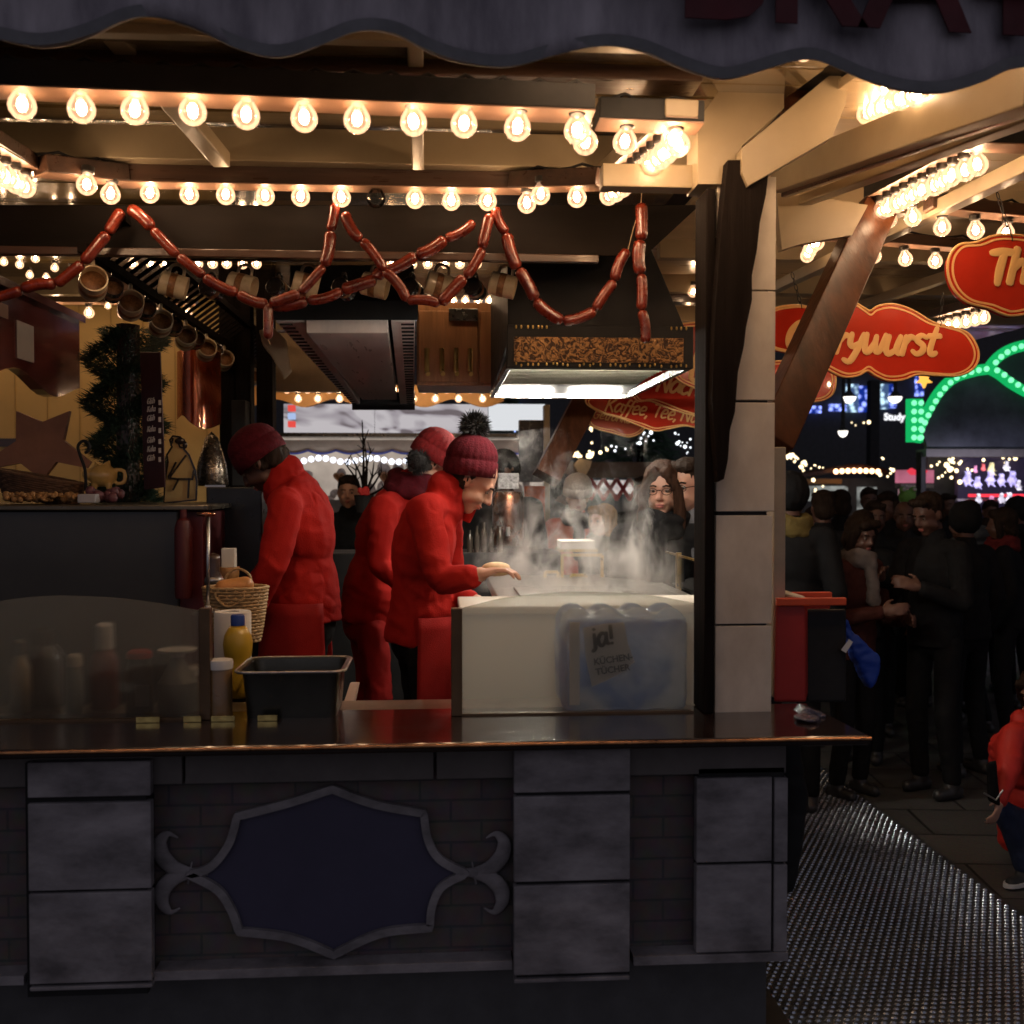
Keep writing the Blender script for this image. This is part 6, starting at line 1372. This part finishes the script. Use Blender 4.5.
# dark fir behind
def fir(px, pyb, pyt, Y, wpx, label, seed):
    r = random.Random(seed); b0 = at(px, 487, Y); zt_, zb = Zp(pyt, Y, px), Zp(pyb, Y, px); W = wpx * Y / FPX / 2
    t = thing('fir_tree', (b0.x, Y, 0), label, 'tree'); MB().tube([(b0.x, Y, 0), (b0.x, Y, zt_)], [.12, .02], 8).build('trunk', DKW2, t)
    b = MB()
    for i in range(2600):
        h = r.random() ** 1.2; z = zb + (zt_ - zb) * h; R = W * (1 - h) ** .8 * r.uniform(.3, 1.08); a = r.uniform(0, 2 * PI); c = V((b0.x + R * math.cos(a), Y + R * math.sin(a), z - .1 * R)); d = V((math.cos(a), math.sin(a), r.uniform(-.5, .2))) * r.uniform(.08, .2); n = d.orthogonal().normalized() * .02
        b.b.faces.new([b.b.verts.new(q) for q in (c - n, c + n, c + d)])
    b.build('crown', FIR, t)
fir(640, 500, 405, 14.5, 120, 'dark fir tree behind the red coffee sign', 1)
fir(508, 452, 398, 12.5, 36, 'small dark fir with blue lights behind the pompom hat', 2)
# chalet behind the steam
ch = thing('market_chalet', at(600, 560, 11.8), 'wooden market chalet with a lit lattice behind the steam', 'stall')
boxat(540, 700, 462, 478, 11.6, .3, mat('chalet_brown', (.12, .07, .04), .7), 'fascia', ch)
boxat(540, 700, 478, 640, 12.6, .2, NIGHT, 'back_wall', ch)
for i, x in enumerate((560, 598, 612, 628, 646)):
    boxat(x - 9, x + 9, 480, 494, 12.4, .05, emis('lit_display', (.9, .75, .72), .7, False, var=.75, scale=7), 'lit_display', ch)
b = MB()
for i in range(6):
    x = 590 + i * 13; b.bar(at(x, 478, 11.7), at(x + 14, 500, 11.7), .04, .03, up=(0, 1, 0)); b.bar(at(x + 14, 478, 11.72), at(x, 500, 11.72), .04, .03, up=(0, 1, 0))
b.build('lattice', mat('red_lattice', (.30, .02, .02), .6), ch)
MB().plate(PX([(574, 465), (580, 458), (592, 461), (590, 468), (583, 480)], 11.3), .06).build('ornament_board', mat('cream_ornament', (.60, .42, .25), .5), ch)
tag(boxat(519, 545, 420, 482, 7.5, .08, mat('dark_screen', (.05, .05, .055), .25, coat=.5), 'display_panel'), 'tall dark glossy panel behind the grill left of the brown brace', 'panel')
tag(boxat(544, 550, 405, 560, 7.45, .1, CREAM2, 'pale_post'), 'pale narrow post at the right edge of the dark panel', 'post')
tag(boxat(525, 545, 486, 520, 7.3, .08, mat('orange_cloth', (.50, .09, .03), .7, var=.4, scale=12), 'orange_cloth'), 'orange-red cloth hanging beneath the dark panel', 'cloth')
tag(boxat(498, 519, 473, 489, 5.9, .1, mat('grey_pattern', (.35, .34, .34), .6, var=.7, scale=45), 'patterned_box'), 'grey patterned box beside the face of the front woman', 'box')
ur = thing('drinks_urn', at(508, 540, 5.9), 'dark metal urn with a copper reflection below the grey patterned box', 'urn')
MB().lathe([(0, 0), (.085, 0), (.09, .02), (.088, .27), (.075, .30), (0, .31)], at(508, 545, 5.9), 24).build('urn_body', mat('dark_copper', (.16, .06, .03), .25, metal=.9, var=.5), ur, smooth='auto')
MB().lathe([(0, 0), (.012, 0), (.012, .05), (0, .05)], at(508, 536, 5.79), 10).build('tap', STEEL, ur)
for i, (x, w, h) in enumerate(((484, 7, 30), (491, 6, 24), (500, 7, 26), (470, 6, 22), (477, 6, 26))):
    p = at(x, 552, 5.6); R = w * 5.6 / FPX / 2
    tag(MB().lathe([(R, 0), (R, h * .6 * 5.6 / FPX), (R * .4, h * .8 * 5.6 / FPX), (R * .4, h * 5.6 / FPX), (0, h * 5.6 / FPX)], p, 14).build('glass_bottle', mat('dark_glass_bottle', (.05, .04, .03), .1, var=.3, coat=.8), None, p, smooth='auto'), '%s dark glass bottle from the left on the back counter behind the women' % ORD[(2, 3, 4, 0, 1)[i]], 'bottle', 'bottles on the back counter')
tag(MB().box(X(262, 5.6), X(560, 5.6), 5.55, 5.9, .27, Zp(552, 5.6), .006).build('back_counter', BLACK, None, (X(400, 5.6), 5.7, .27)), 'black back counter behind the three vendors in red', 'counter')
# opposite stall with posters
op = thing('opposite_stall', at(390, 560, 9.5), 'brightly lit opposite stall with pale posters and a scalloped awning', 'stall')
PW = led('x', (0, 0, 0), 0)
def poster_mat():
    m, t, o = nt('backlit_poster'); N = t.nodes.new; L = t.links.new; e = N('ShaderNodeEmission'); tc = N('ShaderNodeTexCoord'); mp = N('ShaderNodeMapping'); mp.inputs['Scale'].default_value = (1.3, 1, 2.6); L(tc.outputs['Object'], mp.inputs[0])
    n = N('ShaderNodeTexNoise'); n.inputs['Scale'].default_value = 1.5; n.inputs['Detail'].default_value = 1.5; n.inputs['Distortion'].default_value = 1.6; L(mp.outputs[0], n.inputs[0])
    r = N('ShaderNodeValToRGB'); el = r.color_ramp.elements; el[0].position = .38; el[0].color = (.18, .15, .16, 1); el[1].position = .52; el[1].color = (.60, .56, .58, 1); q = el.new(.42); q.color = (.38, .34, .37, 1)
    L(n.outputs[0], r.inputs[0]); L(r.outputs[0], e.inputs[0]); e.inputs[1].default_value = .85; L(e.outputs[0], o.inputs[0]); return m
boxat(284, 374, 404, 433, 9.4, .1, poster_mat(), 'poster', op)
boxat(375, 488, 404, 433, 9.4, .1, MC.get('q') or bpy.data.materials['backlit_poster'], 'poster', op)
boxat(489, 545, 404, 430, 9.45, .1, emis('white_lightbox', (.8, .82, .85), .9, True), 'lightbox', op)
boxat(280, 545, 433, 437, 9.3, .3, STEELD, 'rail', op)
boxat(280, 545, 437, 520, 10.4, .1, emis('lit_back', (.75, .62, .52), .62, True, var=.5, scale=2.5), 'lit_back', op)
# scalloped awning, pale
b = MB(); P = [at(280, 440, 9.3), at(545, 440, 9.3)]; P += [at(x, 451 + 3.2 * abs(math.sin((x - 280) * PI / 28)), 9.3) for x in range(545, 279, -4)]
b.plate(P, .01).build('scalloped_awning', mat('pale_awning', (.70, .55, .42), .7), op)
MB().strip([at(x, 450.5 + 3.2 * abs(math.sin((x - 280) * PI / 28)), 9.285) for x in range(280, 546, 4)], .018, .004, (0, -1, 0), closed=False).build('blue_trim', mat('blue_trim', (.08, .10, .40), .6), op)
WL = emis('white_festoon', (.85, .88, 1), 2.0, False)
b = MB()
for i in range(36): b.ell(at(282 + i * 7.3, 460 + 2 * math.sin(i * .9), 9.2), .028, seg=8, rings=5)
b.build('festoon_lamps', WL, op, smooth=True)
b = MB(); r = random.Random(8)
for i in range(60): b.ell(at(r.uniform(284, 540), r.uniform(466, 500), 10.2), (r.uniform(.03, .07), .04, r.uniform(.03, .08)), seg=8, rings=6)
tag(b.build('hanging_goods', mat('pale_goods', (.65, .55, .50), .6, var=.5, scale=12), op, smooth=True), kind='stuff')
boxat(280, 545, 500, 600, 9.6, .3, mat('stall_front', (.18, .15, .13), .6), 'front', op)
for i, (x, y) in enumerate(((292, 408), (292, 416), (292, 424))): boxat(x - 4, x + 3, y - 3, y + 3, 9.3, .08, emis('ribbon_%d' % (i % 2), ((1, .1, .08), (.5, .65, 1))[i % 2], .8, False), 'lit_ribbon', op)
# gingerbread hearts
for i, (x, y, s) in enumerate(((339, 477, 6), (388, 478, 9))):
    P = [at(x + s * .062 * 16 * math.sin(t) ** 3, y - s * .062 * (13 * math.cos(t) - 5 * math.cos(2 * t) - 2 * math.cos(3 * t) - math.cos(4 * t)), 8.6) for t in [k * 2 * PI / 28 for k in range(28)]]
    h_ = thing('gingerbread_heart', P[0], ('small gingerbread heart left of the dark twigs', 'larger gingerbread heart right of the dark twigs')[i], 'heart'); MB().plate(P, .03).build('cookie', mat('gingerbread', (.22, .10, .05), .7, var=.3), h_)
    c = sum(P, V()) / len(P); MB().strip([p + (c - p) * .18 for p in P], .012, .006, (0, -1, 0)).build('icing', mat('icing', (.6, .35, .25), .6), h_)
# twigs in a pot
tw = thing('twig_arrangement', at(364, 502, 7.4), 'bare dark twigs with a red flower in front of the bright opposite stall', 'plant')
r = random.Random(21); b = MB()
for i, (x, y) in enumerate(((362, 420), (364, 438), (350, 455), (344, 462), (374, 462), (382, 470), (371, 448), (388, 482), (356, 466))):
    a = at(364 + r.uniform(-2, 2), 498, 7.4); e = at(x, y, 7.4 + r.uniform(-.1, .1)); md = a.lerp(e, .5) + V((r.uniform(-.03, .03), 0, 0)); P = catmull([a, md, e], 6); b.tube(P, [.014 * (1 - .8 * k / (len(P) - 1)) for k in range(len(P))], 5)
    for k in range(3): q = P[int(len(P) * r.uniform(.4, .9))]; b.tube([q, q + V((r.uniform(-.06, .06), 0, r.uniform(.02, .09)))], [.005, .002], 4)
b.build('twigs', DKW2, tw)
MB().lathe([(0, 0), (.05, 0), (.07, .12), (0, .12)], at(364, 512, 7.4), 16).build('pot', BLACK, tw)
b = MB()
for i in range(14): b.ell(at(364 + r.uniform(-4, 4), 491 + r.uniform(-3, 3), 7.3), (.02, .01, .012), seg=8, rings=5)
b.build('red_flower', mat('red_petals', (.60, .03, .03), .6), tw, smooth=True)
# menu stick, cabinet bits behind left vendor; a bag on the wall
tag(boxat(232, 246, 400, 486, 5.4, .12, BLACK, 'narrow_cupboard'), 'narrow black cupboard behind the hat of the left vendor', 'cupboard')
b = MB(); P = [at(x, y, 4.6) for x, y in ((258, 330), (272, 326), (286, 340), (292, 372), (284, 380), (272, 358), (262, 345))]
b.plate(P, .02); tag(blob('cloth_bag', b, mat('canvas_cream', (.52, .40, .26), .8), None, .008, folds=.006), 'cream cloth bag hanging beside the left mug rail', 'bag')
# ------------------------------------------------------------------ the vendors
def setj(J, **kw):
    for k, v in kw.items(): J[k] = at(*v) if len(v) == 3 and not isinstance(v, V) else V(v)
    return J
def legs_under(J):
    p = J['pel']
    for q, s in (('R', 1), ('L', -1)):
        J['hip' + q] = p + J['R'] * s * .085 - V((0, 0, .06)); k_ = p + J['R'] * s * .09 + J['F'] * .03; J['kn' + q] = V((k_.x, k_.y, FL_Z + .5)); a = p + J['R'] * s * .1 - J['F'] * .02; J['an' + q] = V((a.x, a.y, FL_Z + .09))
FL_Z = .27
# woman with the pompom hat at the grill
J = joints((at(420, 600, 3.9).x, 3.9, FL_Z), 90, 1.70, lean=14)
setj(J, pel=(420, 628, 3.95), wai=(422, 590, 3.94), che=(424, 545, 3.92), nb=(444, 494, 3.92), head=(471, 481, 3.94), shR=(424, 512, 3.74), shL=(446, 512, 4.08), elR=(440, 580, 3.66), haR=(472, 577, 3.60), elL=(450, 592, 4.1), haL=(470, 600, 3.85))
J['hF'] = V((.78, -.10, -.64)).normalized(); J['hU'] = V((.05, 0, 1)); J['F'] = V((.97, .22, 0)); J['R'] = V((.22, -.97, 0))
J['apr'] = (-20, 106); legs_under(J)
def cuff_detail(root, J, TB, HB):
    MB().box(0, .001, 0, .001, 0, .001).b.free()
    nb, k = J['nb'], J['k']; up = TB.col[2]
    b = MB(); a = J['nb'] + TB.col[1] * .085 + up * .03
    b.tube(catmull([J['nb'] + TB.col[1] * .07 + up * .05, J['nb'] + TB.col[1] * .115 - up * .01, J['nb'] + TB.col[1] * .10 - up * .09], 4), [.016, .03, .02] + [.02] * 6, 10)
    blob('collar', b, RED, root, .007, smooth=3)
person('woman in red jacket and maroon pompom hat bending over the steaming grill', J, RED, BLK, hat=MAROON, pom=(FUR, 1.35), hair='nape', hair_m=DHAIR, voxel=.006, apron=REDC, fem=True, folds=.013, fat=.93,
       handpose={'R': dict(d=V((.85, -.05, .25)), n=V((.1, 0, -1)), curl=.5, side=1), 'L': dict(d=V((.9, -.35, -.2)), n=V((0, 0, -1)), curl=.5, side=-1)}, details=cuff_detail, hat_kw=dict(tilt=32, tall=1.0, zoff=.03), hem=-.05)
# left vendor, face turned away to the left
J = joints((at(300, 600, 4.05).x, 4.05, FL_Z), -85, 1.78, lean=18)
setj(J, pel=(306, 615, 4.05), wai=(306, 580, 4.05), che=(303, 525, 4.05), nb=(284, 478, 4.05), head=(262, 461, 4.05), shL=(285, 508, 3.86), shR=(296, 506, 4.24), elL=(272, 566, 3.80), haL=(258, 600, 3.84), elR=(272, 566, 4.3), haR=(252, 590, 4.15))
J['hF'] = V((-.72, .25, -.70)).normalized(); J['hU'] = V((-.6, 0, .8)); J['apr'] = (-126, 110); legs_under(J)
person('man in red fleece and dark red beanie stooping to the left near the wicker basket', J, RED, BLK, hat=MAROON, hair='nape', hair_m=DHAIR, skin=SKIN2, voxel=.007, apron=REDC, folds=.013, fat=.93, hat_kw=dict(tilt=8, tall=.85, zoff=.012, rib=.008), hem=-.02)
# middle vendor behind
J = joints((at(372, 600, 4.75).x, 4.75, FL_Z), 75, 1.72, lean=20)
setj(J, pel=(368, 612, 4.75), wai=(370, 580, 4.75), che=(382, 530, 4.75), nb=(408, 488, 4.75), head=(430, 462, 4.75), shR=(384, 508, 4.58), shL=(412, 506, 4.92), elR=(378, 566, 4.52), haR=(410, 590, 4.45), elL=(430, 570, 4.95), haL=(450, 592, 4.8))
J['hF'] = V((.70, .35, -.62)).normalized(); J['hU'] = V((.55, 0, .8)); J['apr'] = (-30, 125); legs_under(J)
person('vendor in red jacket and red knit hat half hidden behind the front woman', J, RED, REDC, hat=mat('red_knit', (.22, .008, .010), .9, var=.3, scale=60, bump=.8, bscale=160), pom=None, hair='nape', hair_m=DHAIR, voxel=.009, folds=.014, fat=.9, fem=True, eyes=False, scarf=MAROON, hat_kw=dict(tilt=10, tall=.95, zoff=.02), hem=-.04)
b = MB(); c = at(418, 462, 4.62); r = random.Random(6); b.ell(c, .045)
for i in range(700):
    d = V((r.gauss(0, 1), r.gauss(0, 1), r.gauss(0, 1))).normalized(); p = c + d * .04; t = d.orthogonal().normalized() * .003; e = p + d * r.uniform(.012, .03)
    b.b.faces.new([b.b.verts.new(x) for x in (p + t, p - t, e)])
tag(b.build('fur_pompom', FUR, None, c), 'black fur pompom hanging at the nape of the half hidden vendor', 'pompom')
# ------------------------------------------------------------------ customers
def stand(px, py, Y, face, **kw):
    p = at(px, py, Y); H = (p.z - 0) / .948 if kw.get('gz') is None else 1.7
    return joints((p.x, p.y, 0), face, kw.get('H', H), lean=kw.get('lean', 2), hy=kw.get('hy', 0), hp=kw.get('hp', 4), armL=kw.get('armL'), armR=kw.get('armR'), legs=kw.get('legs', 'stand'))
fwd = ((.23, .05, 1.12), (.16, .30, 1.06))
DK = lambda n, c: mat(n, c, .8, var=.25, scale=14, bump=.3, bscale=160, spec=.2)
J = stand(665, 489, 4.75, 205, hy=-4, hp=6); person('woman with long brown hair and glasses in a black coat watching the grill', J, BLK, BLK, hair='long', hair_m=BHAIR, voxel=.007, glasses=True, fem=True, scarf=BLK, hands=(), hem=-.3)
J = stand(695, 486, 4.75, 222, hp=6, armR=((.25, .08, 1.14), (.10, .36, 1.10)), armL=((.25, .08, 1.14), (.13, .34, 1.10)))
J['head'] += V((-.02, 0, 0))
wg = mat('white_wool', (.70, .68, .66), .9, bump=.5, bscale=120)
def gloves(root, J, TB, HB):
    for s in 'RL':
        b = MB(); add_hand(b, J['ha' + s], V((-.9, -.2, 0)), V((0, -.2, -1)), 1 if s == 'R' else -1, 1.12, .6); blob('glove', b, wg, root, .007)
person('man with dark glasses and grey jacket half hidden by the black post', J, DK('grey_tweed', (.13, .135, .15)), BLK, hair='short', hair_m=DHAIR, voxel=.008, glasses=True, hands=('R', 'L'), details=gloves)
J = stand(577, 497, 7.4, 182, hp=4, armR=fwd, armL=fwd); person('person in a coral orange jacket and white knit hat behind the steam', J, mat('coral_jacket', (.62, .12, .07), .6, var=.15, bump=.2), BLK, hat=mat('white_knit', (.70, .66, .60), .9, var=.2, scale=60, bump=.8, bscale=120), scarf=BLK, voxel=.011, hair='nape', hair_m=DHAIR)
J = stand(606, 521, 6.7, 235, hp=0); person('blond child in a dark coat beside the coral jacket', J, DK('olive_grey', (.12, .115, .10)), BLK, hair='bob', hair_m=BLOND, voxel=.010, fem=True, hands=(), scarf=DK('scarf_grey', (.2, .2, .18)))
J = stand(644, 492, 8.2, 200); person('dark haired person behind the blond child', J, BLK, BLK, hair='short', hair_m=DHAIR, skin=SKIN2, voxel=.013, hands=())
J = stand(560, 490, 8.6, 150); person('dark clothed person left of the white knit hat', J, DK('dark_teal_coat', (0.015, 0.025, 0.028)), BLK, hair='hooded', hair_m=BLK, skin=SKIN2, voxel=.013, hands=())
J = stand(349, 492, 7.8, 180); person('dark haired man seen small beside the dark twigs', J, BLK, BLK, hair='short', hair_m=DHAIR, voxel=.011, hands=())
J = stand(503, 472, 6.8, 170); person('figure with a black cap behind the face of the front woman', J, DK('dark_jacket', (0.025, 0.025, 0.025)), BLK, hair='hooded', hair_m=BLK, skin=SKIN2, voxel=.012, hands=(), eyes=False)
# crowd at the right
g = 'visitors in the crowd right of the pillar'
def crowd(label, px, py, Y, face, top, hair='short', hm=DHAIR, **kw):
    pk = {k: kw.pop(k) for k in list(kw) if k in ('scarf', 'hat', 'glasses', 'fem', 'hands', 'hem', 'fat', 'voxel', 'eyes', 'hood', 'handpose', 'skin', 'pom', 'legs_m')}
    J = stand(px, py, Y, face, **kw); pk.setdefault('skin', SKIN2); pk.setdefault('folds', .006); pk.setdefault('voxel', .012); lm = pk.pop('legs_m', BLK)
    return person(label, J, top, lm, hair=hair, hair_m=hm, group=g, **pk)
crowd('woman with grey scarf and rust sleeve behind the red tub', 853, 534, 5.6, 150, DK('rust_coat', (0.065, 0.020, 0.015)), hair='bob', scarf=DK('grey_scarf', (0.170, 0.145, 0.135)), fem=True, armR=((.23, .05, 1.12), (.10, .28, 1.18)), armL=((.25, .05, 1.1), (.12, .30, 1.12)), hy=10, hp=16, voxel=.008)
crowd('dark haired man in a black jacket looking down to the left', 936, 513, 5.6, 245, BLK, hp=22, armR=((.25, .08, 1.14), (.14, .28, 1.25)), armL=((.25, .08, 1.14), (.14, .28, 1.22)), hands=('R', 'L'), voxel=.008)
crowd('balding man in dark clothes behind the man in the black jacket', 904, 516, 7.2, 200, DK('charcoal', (0.020, 0.020, 0.021)), hair='nape')
crowd('person with face half hidden behind the woman with the scarf', 874, 517, 7.0, 190, BLK)
crowd('dark figure beside the pillar with a yellowish collar', 790, 497, 5.4, 20, BLK, hair='hooded', hm=BLK, scarf=DK('mustard_collar', (0.150, 0.110, 0.035)), eyes=False, hands=())
crowd('dark haired person between collar figure and scarf woman', 824, 508, 6.6, 10, BLK, eyes=False, hands=())
crowd('person with a grey hood seen from behind near the toy stall', 972, 516, 7.2, 330, DK('grey_hoodie', (0.075, 0.075, 0.072)), hood=True, eyes=False, hands=(), legs='walk')
crowd('dark visitor with red-trimmed scarf at the right edge of the crowd', 1008, 524, 6.6, 300, BLK, hair='bob', scarf=DK('red_trim', (0.125, 0.015, 0.015)), hands=(), eyes=False)
crowd('dark walking visitor in front of the pink kiosk', 890, 522, 8.6, 30, BLK, hands=(), eyes=False, legs='walk')
crowd('bareheaded visitor farther back left of the frog toy', 868, 500, 9.5, 190, DK('brown_coat', (0.040, 0.025, 0.018)), hands=())
crowd('walking visitor in jeans before the toy stall', 990, 512, 9.2, 200, BLK, legs_m=DK('grey_jeans', (0.050, 0.052, 0.065)), legs='walk', hands=())
crowd('visitor in a dark cap between kiosk and toy stall', 945, 505, 10, 170, BLK, legs_m=DK('grey_jeans', ()) if False else BLK, hands=())
for i, (lb, px, py, Y, fc) in enumerate((
    ('dark visitor at the left edge of the crowd behind the hooded figure', 812, 520, 8.2, 160), ('dark visitor between the scarf woman and the balding man', 888, 506, 8.0, 210),
    ('short dark visitor seen over the shoulder of the man in the black jacket', 958, 527, 7.6, 150), ('dark visitor whose head overlaps the toy stall shelves', 986, 530, 8.4, 10),
    ('tall dark visitor in front of the curtained shop windows', 842, 503, 8.8, 350), ('dark visitor at the right picture edge under the toys', 1020, 512, 7.8, 260),
    ('dark visitor close behind the woman with the grey scarf', 862, 527, 6.3, 30), ('dark visitor with head low behind the frog toy', 915, 524, 7.9, 0),
    ('dark visitor standing in the gap right of the man in the black jacket', 968, 522, 6.0, 340))):
    crowd(lb, px, py, Y, fc, BLK, hair=('short', 'bob', 'hooded')[i % 3], hm=(DHAIR, DHAIR, BLK)[i % 3], hands=(), eyes=False, voxel=.014)
# crouching child
def P4(x, y, Y=4.45): return at(x, y, Y)
J = joints((P4(1033, 800).x, 4.45, 0), 250, 1.25)
setj(J, pel=(1030, 830, 4.5), wai=(1026, 800, 4.48), che=(1022, 760, 4.45), nb=(1022, 724, 4.43), head=(1036, 690, 4.41), shR=(1043, 738, 4.62), shL=(1014, 738, 4.30), elL=(1006, 774, 4.22), haL=(1000, 800, 4.15), elR=(1053, 780, 4.6), haR=(1023, 800, 4.5))
J['hipL'] = P4(1033, 832, 4.4); J['hipR'] = P4(1043, 832, 4.6); J['knL'] = P4(1005, 812, 4.25); J['knR'] = P4(1013, 822, 4.5); J['anL'] = P4(1023, 872, 4.28); J['anR'] = P4(1037, 868, 4.52)
for s in 'LR': J['an' + s].z = .09 * J['k']
J['F'] = V((-.9, -.42, 0)); J['R'] = V((-.42, .9, 0)); J['hF'] = V((-.8, -.3, -.5)).normalized(); J['hU'] = V((0, 0, 1))
sneak = mat('black_sneaker', (.03, .03, .03), .6)
def sole(root, J, TB, HB):
    for s in 'LR':
        a = J['an' + s]; f = J['F']; b = MB(); pts = []
        for t in range(16): q = t * PI / 8; pts.append(V((a.x, a.y, .012)) + f * (.035 + .085 * math.cos(q)) + J['R'] * .036 * math.sin(q))
        b.plate(pts, .016, (0, 0, 1)).build('shoe_sole', WHITE, root)
person('crouching child in a bright red jacket and jeans at the right picture edge', J, mat('bright_red_jacket', (.62, .03, .02), .6, var=.12, scale=6, bump=.3, bscale=60), NAVY, hair='long', hair_m=DHAIR, voxel=.007, fem=True, folds=.014, shoes=sneak, details=sole, fat=1.22, hem=-.09)
t = thing('handbag', P4(992, 800, 4.2), 'small black bag with a silver buckle in front of the crouching child', 'bag')
b = MB(); b.hexa([at(988, 800, 4.1), at(1000, 806, 4.1), at(1000, 806, 4.2), at(988, 800, 4.2), at(986, 764, 4.1), at(996, 760, 4.1), at(996, 760, 4.2), at(986, 764, 4.2)], .006); blob('bag_body', b, BLK, t, .006, folds=.004)
MB().tube([at(984, 793, 4.08), at(996, 800, 4.08), at(1003, 790, 4.08)], .004, 6).build('silver_trim', STEEL, t)
# ------------------------------------------------------------------ light
w = bpy.data.worlds.new('World'); S.world = w; w.use_nodes = True
T = w.node_tree; bg = T.nodes['Background']; tc = T.nodes.new('ShaderNodeTexCoord'); sx = T.nodes.new('ShaderNodeSeparateXYZ'); T.links.new(tc.outputs['Generated'], sx.inputs[0])
rp = T.nodes.new('ShaderNodeValToRGB'); mrn = T.nodes.new('ShaderNodeMapRange'); mrn.inputs[1].default_value = -1; mrn.inputs[2].default_value = 1
T.links.new(sx.outputs[1], mrn.inputs[0]); T.links.new(mrn.outputs[0], rp.inputs[0])
e = rp.color_ramp.elements; e[0].position = 0; e[0].color = (.15, .142, .168, 1); e[1].position = .60; e[1].color = (.0096, .0095, .0098, 1)
T.links.new(rp.outputs[0], bg.inputs[0]); bg.inputs[1].default_value = 1.22
S.view_settings.view_transform = 'Standard'; S.view_settings.look = 'None'; S.view_settings.exposure = 0; S.view_settings.gamma = 1
S.render.resolution_x = S.render.resolution_y = 1024
c = S.cycles; c.use_denoising = True; c.max_bounces = 7; c.diffuse_bounces = 3; c.glossy_bounces = 4; c.transmission_bounces = 6; c.transparent_max_bounces = 16; c.volume_bounces = 1
c.sample_clamp_indirect = 6; c.sample_clamp_direct = 0; c.caustics_reflective = False; c.caustics_refractive = False; c.volume_step_rate = 1.0; c.volume_max_steps = 256; c.use_light_tree = True
ld = bpy.data.lights.new('toy_stall_lamp', 'AREA'); ld.shape = 'RECTANGLE'; ld.size = 1.2; ld.size_y = .15; ld.energy = 14; ld.color = (.85, .8, 1)
lo = bpy.data.objects.new('toy_stall_lamp', ld); COL.objects.link(lo); lo.location = at(998, 462, 12.1); lo.rotation_euler = (math.radians(35), 0, 0)
bpy.data.scenes.remove(TS)
